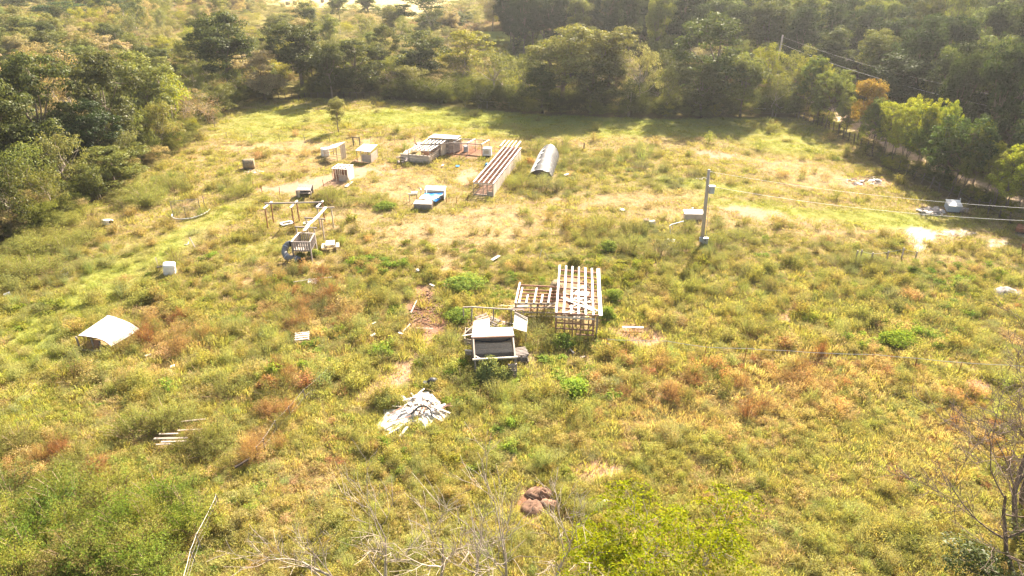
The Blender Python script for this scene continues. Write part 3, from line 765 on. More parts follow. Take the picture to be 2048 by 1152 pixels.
# --- the edge of the back meadow, left to right
E1 = 'big trees along the back edge of the meadow'
ptree('tall', 462, 190, 14, 125, 'dark', 'tall dark open-crowned tree at the left end of the back meadow edge, trunk showing', E1)
ptree('oak', 405, 172, 75, 110, 'olive', 'olive round tree left of and behind the tallest dark tree', E1)
ptree('tall', 606, 188, 36, 118, 'dark', 'tall dark narrow tree rising above the red-brown ground at the meadow edge', E1)
ptree('oak', 712, 186, 80, 140, 'dark', 'broad dark tree directly behind the lone small tree in the meadow', E1)
ptree('oak', 655, 182, 100, 80, (.13,.13,.03), 'lower yellowish tree squeezed between the two dark trees at the meadow edge', E1)
ptree('scrub', 520, 186, 118, 95, 'green', 'mid-green bushy tree filling the gap right of the tallest dark tree', E1)
ptree('scrub', 470, 200, 140, 90, 'dark', 'low dark tree standing at the left corner of the back meadow', E1)
ptree('scrub', 560, 190, 142, 70, 'dark', 'small dark tree low between the two tall dark trees', E1)
ptree('oak', 845, 175, 60, 125, 'dark', 'dark rounded tree behind the pale bushes of the meadow edge', E1)
ptree('oak', 935, 165, 62, 125, 'yellow', 'yellow-green rounded tree just before the pale green clearing', E1)
ptree('scrub', 830, 196, 136, 85, 'sage', 'pale sage-green bush tree at the middle of the meadow edge', E1)
ptree('twiggy', 880, 206, 150, 110, 'sage', 'pale twiggy bush spilling onto the meadow edge', E1, cat='shrub')
ptree('twiggy', 935, 180, 105, 110, 'straw', 'straw-coloured half-bare tree beside the yellow-green tree', E1)
ptree('airy', 990, 205, 100, 110, 'olive', 'olive airy tree left of the biggest tree group', E1)
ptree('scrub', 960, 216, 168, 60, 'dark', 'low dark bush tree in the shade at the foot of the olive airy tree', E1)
ptree('tall', 1125, 222, 38, 145, 'olive', 'largest olive-green tree in the middle of the back meadow edge', E1)
ptree('tall', 1215, 216, 42, 120, 'olive', 'big round-topped tree joined to the right of the largest middle tree', E1)
ptree('scrub', 1050, 220, 105, 100, 'olive', 'grey-olive tree leaning against the left of the largest tree', E1)
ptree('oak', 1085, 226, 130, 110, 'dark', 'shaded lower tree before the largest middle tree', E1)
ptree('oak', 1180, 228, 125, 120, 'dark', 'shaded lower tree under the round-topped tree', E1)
ptree('airy', 1275, 224, 88, 105, 'pale', 'pale silvery tree between the two largest tree groups', E1)
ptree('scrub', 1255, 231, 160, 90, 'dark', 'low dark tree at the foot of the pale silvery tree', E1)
ptree('oak', 1420, 222, 36, 185, (.09,.115,.035), 'biggest domed tree right of the middle of the meadow edge', E1)
ptree('scrub', 1330, 232, 140, 90, 'olive', 'small olive tree at the left foot of the domed tree', E1)
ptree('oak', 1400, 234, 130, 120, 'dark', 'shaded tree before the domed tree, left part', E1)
ptree('oak', 1480, 234, 105, 110, 'green', 'green tree hugging the right side of the domed tree', E1)
ptree('airy', 1528, 222, 88, 95, 'yellow', 'yellow-green sunlit tree below the distant wooden pole', E1)
ptree('airy', 1585, 215, 100, 90, (.19,.20,.05), 'yellowish airy tree at the top end of the farm track', E1)
ptree('scrub', 1545, 234, 150, 90, 'olive', 'olive bush tree in the right back corner of the meadow', E1)
# --- the row along the fence by the track
E2 = 'young trees along the fence by the track'
for px, py, pt, wp, c, lb in [
    (1612, 232, 120, 82, (.15,.185,.035), 'first tree of the fence row, half hidden in the meadow corner'),
    (1655, 250, 146, 88, (.17,.19,.045), 'round tree with many thin stems second in the fence row'),
    (1714, 284, 170, 62, 'orange', 'orange-leaved tree in the fence row beside the track'),
    (1745, 300, 205, 70, 'green', 'small green tree just right of the orange-leaved tree'),
    (1782, 318, 206, 90, 'bright', 'bright yellow-green tree left in the dense middle of the fence row'),
    (1812, 334, 208, 88, 'bright', 'tallest bright yellow-green tree in the dense middle of the fence row'),
    (1850, 350, 216, 86, (.15,.20,.03), 'leaning yellow-green tree before the darkest tree of the fence row'),
    (1905, 384, 240, 125, (.075,.11,.025), 'darkest and broadest tree of the fence row above the white pump house'),
    (1945, 370, 250, 60, 'bright', 'bright-topped tree peeking out right of the darkest tree'),
    (2008, 428, 300, 92, 'bright', 'yellow-green tree at the right edge of the photo by the track'),
    (2062, 446, 290, 90, 'green', 'green tree cut by the right edge of the photo'),
    (1600, 226, 118, 60, (.28,.29,.06), 'yellow-green tree in the meadow corner behind the first fence-row tree'),
    (1635, 236, 128, 52, (.30,.31,.06), 'yellow-green narrow tree between the first two fence-row trees'),
    (1680, 262, 168, 44, (.26,.27,.06), 'small yellowish tree just left of the orange-leaved tree'),
    (1735, 292, 222, 50, (.24,.25,.05), 'low yellow-green tree under the right side of the orange-leaved tree'),
    (1798, 326, 200, 60, 'bright', 'slim bright tree sticking up in the dense middle of the fence row'),
    (1832, 338, 206, 56, 'bright', 'slim bright tree left of the leaning yellow-green tree'),
    (1868, 356, 212, 56, 'bright', 'bright-topped slim tree just left of the darkest tree'),
    (1925, 392, 262, 70, (.13,.15,.035), 'low green tree at the right foot of the darkest tree'),
    (1968, 402, 292, 60, (.26,.28,.045), 'small yellow-green tree in the gap right of the darkest tree'),
    (1985, 418, 310, 60, (.24,.26,.045), 'bushy yellow-green tree left of the last tree by the track'),
    (2035, 440, 318, 80, 'bright', 'low bright tree in front at the right edge by the track'),
    (1765, 310, 215, 60, (.26,.28,.05), 'young yellow-green tree filling the gap before the dense middle of the row'),
    (1832, 344, 225, 70, (.16,.2,.035), 'young green tree between the bright trees and the darkest tree'),
    (1880, 372, 262, 70, (.12,.16,.03), 'green tree tucked against the left of the darkest tree'),
    (1635, 242, 160, 60, (.15,.17,.04), 'thin-stemmed tree left of the second tree in the fence row'),
    (1690, 268, 205, 45, 'olive', 'thin low tree in the gap left of the orange-leaved tree')]:
    ptree('small' if c == 'orange' else 'row', px, py, pt - 6, wp * 1.08, c, lb, E2)
# --- lone trees in the open
ptree('small', 677, 264, 196, 46, (.22,.215,.08), 'small lone tree standing in the back meadow', name='small_tree')
ptree('twiggy', 432, 254, 190, 62, 'pink', 'thin half-bare reddish tree at the left corner of the back meadow')
ptree('twiggy', 385, 262, 172, 110, 'pink', 'pinkish bare bush at the tip of the left wood', cat='shrub')
# --- left wood, front row
E3 = 'trees of the wood on the left'
for k, px, py, pt, wp, c, lb in [
    ('scrub', 350, 268, 150, 120, 'bright', 'bright yellow-green bush tree behind the pink bare bush'),
    ('oak', 310, 282, 100, 150, 'olive', 'olive tree with visible limbs near the tip of the left wood'),
    ('scrub', 330, 305, 210, 100, 'olive', 'low olive tree where the left wood meets the meadow'),
    ('oak', 240, 320, 110, 170, 'dark', 'dark round tree at the front of the left wood'),
    ('scrub', 285, 318, 225, 90, 'green', 'small green tree in front of the dark round tree'),
    ('oak', 205, 352, 200, 130, 'forest', 'darkest tree at the edge of the left wood above the feathery weeds'),
    ('scrub', 250, 345, 250, 80, 'sage', 'small sage-green tree at the foot of the left wood'),
    ('oak', 115, 365, 110, 190, 'dark', 'large glossy dark tree in the left wood'),
    ('airy', 165, 300, 120, 130, 'straw', 'straw-tinged airy tree inside the left wood'),
    ('scrub', 150, 395, 270, 120, 'olive', 'olive bush tree before the large glossy tree'),
    ('oak', 20, 400, 150, 190, 'dark', 'big dark tree at the left edge of the photo'),
    ('scrub', 75, 420, 290, 130, 'green', 'mid-green bushy tree low at the left edge wood'),
    ('scrub', 30, 470, 330, 130, 'dark', 'low dark tree at the left edge above the feathery bushes'),
    ('scrub', 110, 440, 340, 90, (.15,.15,.04), 'brownish olive bush tree at the foot of the left wood'),
    ('scrub', 200, 398, 320, 90, 'olive', 'small olive bush tree reaching into the meadow'),
    ('oak', -60, 440, 160, 220, 'dark', 'dark tree cut by the left edge of the photo'),
    ('scrub', -40, 520, 380, 150, 'olive', 'bushy tree cut by the left edge of the photo, lowest of the wood')]:
    ptree(k, px, py, pt, wp, c, lb, E3)
# --- landmarks behind
E4 = 'single trees among the scrub behind the meadow'
ptree('oak', 862, 78, -8, 140, (.06,.09,.032), 'large round dark tree standing below the hay field', E4)
ptree('oak', 915, 74, 22, 70, 'dark', 'smaller dark tree touching the large round tree on its right', E4)
ptree('oak', 680, 42, -12, 50, 'green', 'green tree before the hay field, left of two', E4)
ptree('oak', 738, 40, -14, 56, 'green', 'green tree before the hay field, right of two', E4)
ptree('airy', 728, 95, 30, 85, 'olive', 'open olive tree in front of the hay field', E4)
ptree('oak', 132, 60, 2, 130, (.06,.085,.03), 'dark domed tree at the upper left', E4)
ptree('oak', 20, 40, -10, 110, 'dark', 'dark tree in the upper left corner of the photo', E4)
ptree('oak', 250, 58, -2, 90, (.09,.105,.04), 'grey-olive round tree right of the dark domed tree', E4)
ptree('oak', 30, 95, 28, 140, 'olive', 'windswept olive tree below the upper left corner', E4)
ptree('airy', 930, 60, -5, 80, 'pale', 'pale thin tree behind the clearing, left side', E4)
ptree('airy', 985, 62, -20, 70, 'straw', 'straw-coloured thin tree behind the clearing', E4)

# --- fill: the wood on the right, the scrub behind the meadow, the left wood
def fill(region, spacing, ymax_things, chooser, group, avoid=.30):
    pts = []; far = []
    cell = {}
    for _ in range(region['n']):
        x = rnd.uniform(*region['x']); y = rnd.uniform(*region['y'])
        if not region['test'](x, y): continue
        s = spacing * (1 + max(0, y - 120) * .0016)
        key = (int(x // 8), int(y // 8)); bad = False
        for i in (-1, 0, 1):
            for j in (-1, 0, 1):
                for (a, b) in cell.get((key[0] + i, key[1] + j), ()):
                    if (a - x) ** 2 + (b - y) ** 2 < s * s: bad = True
        if bad: continue
        if any((a - x) ** 2 + (b - y) ** 2 < (r * .75 + 1.2) ** 2 for a, b, r in TREES): continue
        cell.setdefault(key, []).append((x, y)); pts.append((x, y))
    pts.sort(key=lambda p: p[1])
    return pts
def one(poly):
    def t(x, y): return bool(in_poly(np.array([x]), np.array([y]), poly)[0])
    return t
t_fr = one(FOREST_R); t_fd = one(FIELD); t_cl = one(CLEARING); t_hf = one(HAYFIELD)
def seen(x, y, h=14, pad=60):
    a, b = proj(x, y, h * .7); c, d = proj(x, y, h)
    return -pad < a < 2048 + pad and proj(x, y, 0)[1] > -40
R0 = dict(n=9000, x=(-10, 215), y=(60, 235), test=lambda x, y: t_fr(x, y) and seen(x, y, 14, 160))
fr = fill(R0, 5.2, 0, None, None)
FARC = []     # far wood, one mass
def far_add(kind, x, y, h, w, c): FARC.append((kind, x, y, h, w, c))
nf = 0
def where_r(px):
    for lim, w in ((1250, 'behind the largest middle trees'), (1400, 'left of the domed tree top'), (1520, 'right behind the domed tree'), (1620, 'around the distant wooden pole'), (1720, 'above the orange-leaved tree'), (1820, 'above the bright fence-row trees'), (1920, 'above the darkest fence-row tree'), (2048, 'above the right end of the track')):
        if px < lim: return w
    return 'at the right edge'
def where_l(px, py, left):
    if left: return 'in the left wood, ' + ('at its foot' if py > 330 else 'in its middle' if py > 220 else 'near its top end')
    d = 'just behind the meadow edge' if py > 150 else 'halfway up the scrub' if py > 80 else 'far back in the scrub'
    for lim, w in ((200, 'at the far left'), (400, 'left of the tallest dark tree'), (600, 'behind the tallest dark tree'), (800, 'below the hay field'), (1000, 'near the large round dark tree'), (1200, 'around the pale clearing')):
        if px < lim: return d + ' ' + w
    return d + ' at the right'
for x, y in fr:
    px, py = proj(x, y)
    front = float(road_dist(np.array([x]), np.array([y]))[0]) < 12
    h = rnd.uniform(11, 15.5) if front else rnd.uniform(13.5, 18.5)
    w = rnd.uniform(6.0, 9.5)
    u = rnd.random(); c = 'forest' if u < .5 else ('dark' if u < .75 else ('green' if u < .88 else ((.13,.155,.055) if u < .95 else 'olive')))
    if nf < 150:
        tree(rnd.choice(['tall', 'tall', 'oak']), x, y, h, w, c, ('dark forest tree at the front of the wood, ' if front else 'dark forest tree deeper in the wood, ') + where_r(px), 'trees of the dark wood beyond the track'); nf += 1
    else: far_add('tall', x, y, h, w, c)
t_fr2 = lambda x, y: (not t_fd(x, y)) and (not t_fr(x, y)) and (not t_cl(x, y)) and (not t_hf(x, y))
R1 = dict(n=22000, x=(-260, 130), y=(45, 345), test=lambda x, y: t_fr2(x, y) and seen(x, y, 8, 120) and float(road_dist(np.array([x]), np.array([y]))[0]) > 4)
sc_ = fill(R1, 4.7, 0, None, None)
ns = 0
for x, y in sc_:
    px, py = proj(x, y)
    n = float(fbm(np.array([x * .03]), np.array([y * .03]), 91)[0]); n2 = float(fbm(np.array([x * .09]), np.array([y * .09]), 93)[0])
    left = px < 340 and py > 120
    u = rnd.random()
    if left or n2 > .60:
        kind, h, w = rnd.choice(['oak', 'oak', 'airy']), rnd.uniform(6.5, 10), rnd.uniform(6.5, 9.5)
        c = 'dark' if u < .4 else ('olive' if u < .7 else ('green' if u < .85 else 'straw'))
        if left: h *= .85
    elif n > .55:
        kind, h, w = rnd.choice(['scrub', 'airy']), rnd.uniform(4.5, 7.5), rnd.uniform(5.5, 8)
        c = 'olive' if u < .4 else ('yellow' if u < .65 else ('sage' if u < .85 else 'straw'))
    else:
        kind, h, w = rnd.choice(['scrub', 'twiggy', 'airy']), rnd.uniform(3.2, 6), rnd.uniform(5, 7.5)
        c = 'pale' if u < .3 else ('straw' if u < .6 else ('yellow' if u < .8 else ('pink' if u < .9 else 'olive')))
    if py > 205: h = min(h, 4.5)
    if 860 < px < 1120 and 110 < py < 205: h = min(h, 3.6); kind = 'scrub' if kind == 'oak' else kind
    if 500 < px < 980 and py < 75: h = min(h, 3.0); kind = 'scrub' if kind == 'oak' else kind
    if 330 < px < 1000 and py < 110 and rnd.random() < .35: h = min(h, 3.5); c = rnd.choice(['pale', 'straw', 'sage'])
    if ns < 290:
        lb = {'oak': 'round leafy tree', 'airy': 'open-crowned tree', 'scrub': 'bushy small tree', 'twiggy': 'thin twiggy shrub'}[kind]
        wh = 'in the wood on the left' if left else 'in the scrub behind the back meadow'
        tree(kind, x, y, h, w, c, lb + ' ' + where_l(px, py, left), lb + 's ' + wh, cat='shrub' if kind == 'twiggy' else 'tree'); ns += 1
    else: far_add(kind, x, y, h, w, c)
print('trees', n_tree[0], 'far', len(FARC), 'fr', len(fr), 'scrub', len(sc_))
# far wood
def leaf_copy(me):
    m2 = me.copy(); m2.materials[0] = M['leaf_tint']; return m2
FK = ['tall', 'oak', 'airy', 'scrub', 'twiggy']
def far_wood():
    mm = []; ix = {}
    for k in FK:
        for v in range(2):
            ix[(k, v)] = len(mm); mm.append(leaf_copy(TK[k][v][1]))
    col = src('src_far', mm)
    P = []; K = []; Rr = []; S = []; T = []
    def addall(name, rows):
        if not rows: return
        P = [(x, y, 0) for (_, x, y, _, _, _) in rows]; K = [ix[(r[0], rnd.randrange(2))] for r in rows]
        Rr = [(0, 0, rnd.uniform(0, 6.28)) for _ in rows]; S = [(r[4] / NOM[r[0]][1], r[4] / NOM[r[0]][1], r[3] / NOM[r[0]][0]) for r in rows]
        T = []
        for r in rows:
            c = TC[r[5]] if isinstance(r[5], str) else r[5]; k = rnd.uniform(.85, 1.15); T.append((c[0] * k, c[1] * k, c[2] * k, 1))
        planter(name, col, P, K, Rr, S, T)
    addall('far_wood', [r for r in FARC if t_fr(r[1], r[2])])
    addall('far_scrub', [r for r in FARC if not t_fr(r[1], r[2])])
    # undergrowth under the edges of the woods
    U = []
    for _ in range(5200):
        x = rnd.uniform(-150, 110); y = rnd.uniform(45, 190)
        if not seen(x, y, 2, 60): continue
        if t_fd(x, y): continue
        if float(road_dist(np.array([x]), np.array([y]))[0]) < 3.2: continue
        u = rnd.random(); fo = t_fr(x, y)
        U.append((rnd.choice(['scrub', 'twiggy']), x, y, rnd.uniform(1.2, 2.6), rnd.uniform(2.2, 4.2), ('dark' if u < .6 else 'green') if fo else ('olive' if u < .4 else ('straw' if u < .6 else ('sage' if u < .8 else 'yellow')))))
    def belt(poly, n, dmin, dmax, hmin, hmax, cols, step=1.0):
        for _ in range(n):
            i = rnd.randrange(len(poly) - 1); a = G(*poly[i]); b = G(*poly[i + 1]); k = rnd.random(); p = a.lerp(b, k); d = (b - a).normalized(); nrm = Vector((-d.y, d.x, 0))
            p = p + nrm * rnd.uniform(dmin, dmax)
            if t_fd(p.x, p.y): continue
            U.append((rnd.choice(['scrub', 'scrub', 'twiggy']), p.x, p.y, rnd.uniform(hmin, hmax), rnd.uniform(2.4, 4.5), rnd.choice(cols)))
    belt([(478, 206), (560, 199)], 30, .5, 7, 1.5, 3, ['dark', 'olive'])
    belt([(560, 199), (760, 200)], 60, 3.5, 12, 1.5, 3.2, ['dark', 'dark', 'olive'])
    belt([(760, 200), (830, 206), (940, 218), (1100, 232), (1300, 238), (1560, 236), (1600, 236)], 520, .5, 12, 1.6, 3.6, ['dark', 'dark', 'olive', 'dark', 'green'])
    belt([(-700, 700), (0, 492)], 120, .5, 10, 1.5, 3.2, ['olive', 'dark', 'sage'])
    belt([(0, 492), (120, 455), (235, 375), (335, 318), (400, 272), (452, 222), (478, 206)], 330, .3, 8, 1.3, 3.0, ['olive', 'dark', 'sage', 'green', 'straw'])
    for _ in range(420):      # weeds and suckers along the track fence
        k = rnd.uniform(0, len(ROAD) - 1.001); i = int(k); p = ROAD[i].lerp(ROAD[i + 1], k - i); d = (ROAD[i + 1] - ROAD[i]).normalized(); s = rnd.choice([-1, 1, -1]); o_ = rnd.uniform(2.3, 4.6)
        p = p + Vector((d.y, -d.x, 0)) * (o_ if s < 0 else -o_ - .4)
        U.append(('twiggy' if rnd.random() < .5 else 'scrub', p.x, p.y, rnd.uniform(.6, 1.5), rnd.uniform(1.3, 2.6), rnd.choice(['olive', 'dark', 'green', 'yellow', 'straw'])))
    addall('undergrowth', U)
far_wood()
# ------------------------------------------------------------------ small builders for the yard
def foot(px, py, r): g = G(px, py); FOOT.append((g.x, g.y, r))
def footw(v, r): FOOT.append((v[0], v[1], r))
def down(p, z=-.1): return Vector((p.x, p.y, z))
def panel(name, corners, th, mat, parent, label=None, nx=1, wob=0.0, corr=0.0):
    """a sheet on four corners (a,b,c,d round the edge), optionally corrugated or slightly wavy"""
    a, b, c, d = [Vector(p) for p in corners]
    if nx == 1 and not wob:
        o = put(name, MB().slab([a, b, c, d], th), mat, parent)
    else:
        m = MB(); n = max(2, nx); k = 4 if wob else 2; nrm = (b - a).cross(d - a).normalized(); top = []
        for j in range(k):
            for i in range(n):
                u = i / (n - 1); v = j / (k - 1)
                p = a * (1 - u) * (1 - v) + b * u * (1 - v) + c * u * v + d * (1 - u) * v
                off = (corr * (1 if i % 2 else -1)) + (rnd.uniform(-wob, wob))
                top.append(p + nrm * off)
        q = len(top); vs = top + [p - nrm * th for p in top]; fs = []
        for j in range(k - 1):
            for i in range(n - 1):
                e = j * n + i; fs.append((e, e + 1, e + 1 + n, e + n)); fs.append((e + q, e + n + q, e + 1 + n + q, e + 1 + q))
        rim = [i for i in range(n)] + [j * n + n - 1 for j in range(1, k)] + [(k - 1) * n + i for i in range(n - 2, -1, -1)] + [j * n for j in range(k - 2, 0, -1)]
        for i in range(len(rim)):
            e, f = rim[i], rim[(i + 1) % len(rim)]; fs.append((e, e + q, f + q, f))
        m.add(vs, fs); o = put(name, m, mat, parent)
    if label: o['label'] = label
    return o
def slats(root, name, A, B, C, D, n, w, h, mat, j=.0, ends=True):
    """n boards from edge A-B to edge D-C (A,B front; D,C back), spaced along the edge"""
    A, B, C, D = [Vector(p) for p in (A, B, C, D)]
    for i in range(n):
        t = i / (n - 1) if ends else (i + .5) / n
        up = Vector((0, 0, .002 * (i % 3)))
        board(name, A.lerp(B, t) + up + Vector((rnd.uniform(-j, j), 0, rnd.uniform(-j, j) * .3)), D.lerp(C, t) + up + Vector((rnd.uniform(-j, j), 0, rnd.uniform(-j, j) * .3)), w, h, mat, root)
def planks(root, name, A, B, C, D, n, th, mat, gap=.012, jit=0.0):
    """wall or floor of n boards laid side by side from edge A-B (bottom) up to D-C; each board runs along A-B"""
    A, B, C, D = [Vector(p) for p in (A, B, C, D)]; H = (D - A).length / n
    nrm = (B - A).cross(D - A).normalized()
    for i in range(n):
        t = (i + .5) / n; a = A.lerp(D, t); b = B.lerp(C, t)
        # board with its width in the wall plane
        d = (b - a).normalized(); up = (D - A).normalized(); x = d.cross(up)
        m = MB(); off = nrm * rnd.uniform(-jit, jit)
        w = H / 2 - gap / 2
        v = [p + up * (s1 * w) + nrm * (s2 * th / 2) + off for p in (a, b) for s1, s2 in ((-1,-1),(1,-1),(1,1),(-1,1))]
        m.add(v, [(0,3,2,1),(4,5,6,7),(0,1,5,4),(1,2,6,5),(2,3,7,6),(3,0,4,7)])
        put(name, m, mat, root)
def mesh_net(a, b, c, d, nu, nv, r=.006):
    """thin wire grid on four corners"""
    m = MB()
    for i in range(nu + 1):
        t = i / nu; m.beam(Vector(a).lerp(Vector(b), t), Vector(d).lerp(Vector(c), t), r, r)
    for i in range(nv + 1):
        t = i / nv; m.beam(Vector(a).lerp(Vector(d), t), Vector(b).lerp(Vector(c), t), r, r)
    return m

# ================================================================== long slatted coop
F1 = Fr(G(948, 390), R(-12.7)); W1, L1, H1 = 2.2, 14.2, 1.45
t = thing('long_coop', F1(W1 / 2, 0), 'long low animal coop with an open lattice roof of white boards beside the hoop house', 'coop')
for i in range(5): board('purlin', F1(W1 * i / 4, -.12, H1 + .06), F1(W1 * i / 4, L1, H1 + .06), .085 if 0 < i < 4 else .14, .04, M['white'], t)
for i in range(29):
    v = L1 * i / 28; board('rafter', F1(-.05, v, H1 - .04), F1(W1 + .05, v, H1 - .04), .05, .15, M['red_wood'], t)
for i in range(10):
    v0 = L1 * i / 10 + .03; v1 = L1 * (i + 1) / 10 - .03
    panel('wall_panel', [F1(W1, v0, 0.02), F1(W1, v1, 0.02), F1(W1, v1, H1 - .1 - .1 * (i % 2)), F1(W1, v0, H1 - .1 - .1 * (i % 2))], .03, M['plywood'], t)
    if i > 1: panel('wall_panel', [F1(0, v0, 0.02), F1(0, v1, 0.02), F1(0, v1, .75), F1(0, v0, .75)], .03, M['plywood'], t)
for v in np.linspace(0, L1, 7):
    board('post', F1(0, v, 0), F1(0, v, H1 - .05), .08, .08, M['wood'], t); board('post', F1(W1 - .06, v, 0), F1(W1 - .06, v, H1 - .05), .08, .08, M['wood'], t)
for a in (1.05, 1.5): board('stud', F1(a, 0, 0), F1(a, 0, H1 - .05), .09, .06, M['wood'], t)
board('sill', F1(0, 0, .08), F1(W1, 0, .08), .05, .12, M['wood'], t); board('header', F1(0, -.02, H1 - .1), F1(W1, -.02, H1 - .1), .05, .12, M['pale_wood'], t)
panel('front_panel', [F1(1.55, -.03, .02), F1(W1, -.03, .02), F1(W1, -.03, .55), F1(1.55, -.03, .55)], .025, M['plywood'], t)
board('brace', F1(.05, .1, .15), F1(.45, .6, .55), .07, .04, M['wood'], t)
panel('floor', [F1(.05, .05, .06), F1(W1 - .05, .05, .06), F1(W1 - .05, L1, .06), F1(.05, L1, .06)], .04, M['soil'], t)
for v in np.linspace(0, L1, 9): footw(F1(W1 / 2, v), 1.25)
F1b = Fr(F1(-.75, L1 + .9), R(-12.7))
t = thing('lattice_frame', F1b(1.1, 0), 'small open frame with a slatted roof standing behind the long coop', 'frame')
for a in (0, 2.2):
    for b in (0, 2.6): board('post', F1b(a, b, 0), F1b(a, b, 1.25), .08, .08, M['wood'], t)
    board('beam', F1b(a, -.1, 1.3), F1b(a, 2.7, 1.3), .07, .09, M['pale_wood'], t)
for i in range(5): board('slat', F1b(.1 + i * .5, -.15, 1.37), F1b(.1 + i * .5, 2.7, 1.37), .13, .03, M['white'], t)
board('rail', F1b(-.1, 0, 1.22), F1b(2.3, 0, 1.22), .05, .09, M['wood'], t)

# ================================================================== goat coop with three roofs
z1, z2, z3 = 1.55, 1.75, 1.95
t = thing('goat_coop', G(845, 318), 'ramshackle wooden coop with two slatted roofs and a white tin roof at its back', 'coop')
a, b, c, d = G(817, 300, z1), G(859, 301, z1), G(880, 288, z1), G(842, 287.5, z1)
slats(t, 'roof_slat', a, b, c, d, 6, .20, .03, M['white'])
board('beam', a + Vector((-.1, 0, -.08)), b + Vector((.1, 0, -.08)), .06, .1, M['pale_wood'], t)
for p in (a, b, c, d): board('post', down(p, 0), p - Vector((0, 0, .05)), .1, .1, M['wood'], t)
a2, b2, c2, d2 = G(843, 287, z2), G(881, 287, z2), G(897, 276.5, z2), G(858, 276, z2)
slats(t, 'roof_slat', a2, b2, c2, d2, 6, .19, .03, M['white'])
board('beam', a2 + Vector((-.2, 0, -.1)), b2 + Vector((.1, 0, -.1)), .07, .12, M['grey_wood'], t)
for p in (a2, b2, c2, d2): board('post', down(p, 0), p - Vector((0, 0, .05)), .1, .1, M['wood'], t)
panel('side_wall', [down(b2, 0), down(c2, 0), c2 - Vector((0, 0, .12)), b2 - Vector((0, 0, .12))], .04, M['board_pale'], t, 'sunlit pale side wall')
planks(t, 'wall_board', down(b, .0) + Vector((0, .1, .1)), down(c, 0) + Vector((0, -.1, .1)), c - Vector((0, .1, .5)), b - Vector((0, -.1, .5)), 4, .03, M['wood'], .06)
q = G(802, 323), G(860, 328)
planks(t, 'wall_board', q[0], q[1], q[1] + Vector((0, 0, .95)), q[0] + Vector((0, 0, .95)), 3, .04, M['plywood'], .015)
board('cap_board', q[0] + Vector((-.05, 0, .99)), q[1] + Vector((.05, 0, .99)), .12, .04, M['pale_wood'], t)
planks(t, 'wall_board', down(b, 0), q[1], q[1] + Vector((0, 0, .95)), down(b, .95), 3, .04, M['wood'], .015)
e = G(832, 303); planks(t, 'inner_board', Vector((e.x, e.y, .5)), Vector((b.x - .1, b.y + .3, .5)), Vector((b.x - .1, b.y + .3, 1.25)), Vector((e.x, e.y, 1.25)), 3, .03, M['red_wood'], .02)
ra, rb, rc, rd_, re_ = G(856, 275, z3), G(897, 277.5, z3), G(913, 278.5, z3), G(921, 272, z3), G(869, 268.5, z3)
put('tin_roof', MB().slab([ra, rb, rc, rd_, re_], .04), M['tin'], t)
planks(t, 'wall_board', down(rb, 0) + Vector((0, .15, .02)), down(rd_, 0) + Vector((-.1, -.2, .02)), rd_ - Vector((.1, .2, .12)), rb - Vector((0, -.15, .12)), 8, .03, M['grey_wood'], .015)
planks(t, 'wall_board', down(ra, 0) + Vector((.1, .1, .02)), down(rb, 0) + Vector((0, .1, .02)), rb - Vector((0, -.1, .12)), ra - Vector((-.1, -.1, .12)), 8, .03, M['grey_wood'], .015)
for p in (ra, rb, rd_, re_): board('post', down(p, 0), p - Vector((0, 0, .06)), .09, .09, M['grey_wood'], t)
board('leaning_board', G(865, 327), G(858, 316, .9), .14, .03, M['pale_wood'], t); board('leaning_board', G(869, 322), G(862, 310, 1.0), .12, .03, M['wood'], t)
for px, py, r in ((830, 315, 2.3), (850, 305, 2.2), (868, 298, 2.0), (880, 292, 2.0), (900, 290, 1.6)): foot(px, py, r)
t = thing('rock_heap', G(803, 319), 'heap of dark stones against the left end of the low coop wall', 'heap')
for i in range(26):
    p = G(803 + rnd.uniform(-10, 14), 319 + rnd.uniform(-5, 6), rnd.uniform(.05, .75)); m = MB(); s = rnd.uniform(.15, .32)
    m.box(p, s, s * .8, s * .6, rnd.uniform(0, 3)); put('stone', m, M['grey_wood'], t)
tag(put('roof_sheet', MB().slab([G(806, 306, .9), G(818, 307, .9), G(822, 300, .95), G(812, 300, .95)], .03), M['board_pale']), 'pale plywood sheet lying on the left end of the low wall', 'sheet')
tag(put('roof_sheet', MB().slab([G(827, 291, .9), G(838, 292, .9), G(846, 284, 1.0), G(836, 284, 1.0)], .03), M['white']), 'white sheet leaning on the left side of the slatted roofs', 'sheet')

# ================================================================== run frame
t = thing('run_frame', G(935, 311), 'open rectangular pen frame of posts and rails over red-brown dirt', 'pen')
Fp = [G(908, 310), G(935.5, 311.5), G(964, 314)]; Bp = [G(923, 301.5), G(951, 303), G(979, 305)]; hz = 1.6
for p in Fp + Bp: board('post', p, p + Vector((0, 0, hz)), .09, .09, M['wood'], t)
for i in range(2):
    board('rail', Fp[i] + Vector((0, 0, hz)), Fp[i + 1] + Vector((0, 0, hz)), .08, .1, M['grey_wood'], t); board('rail', Bp[i] + Vector((0, 0, hz)), Bp[i + 1] + Vector((0, 0, hz)), .07, .09, M['grey_wood'], t)
    board('kick_board', Fp[i] + Vector((0, 0, .08)), Fp[i + 1] + Vector((0, 0, .08)), .03, .14, M['red_wood'], t)
board('rail', G(881, 288, 1.75), Fp[0] + Vector((0, 0, hz)), .08, .1, M['grey_wood'], t)
for i in range(3): board('cross_rail', Fp[i] + Vector((0, 0, hz + .07)), Bp[i] + Vector((0, 0, hz + .07)), .16, .05, M['white'], t)
n_ = mesh_net(Fp[0], Fp[2], Fp[2] + Vector((0, 0, hz)), Fp[0] + Vector((0, 0, hz)), 22, 6, .012); tag(put('wire_mesh', n_, M['steel'], t), kind='stuff')
for px in (915, 935, 955): foot(px, 307, 1.6)
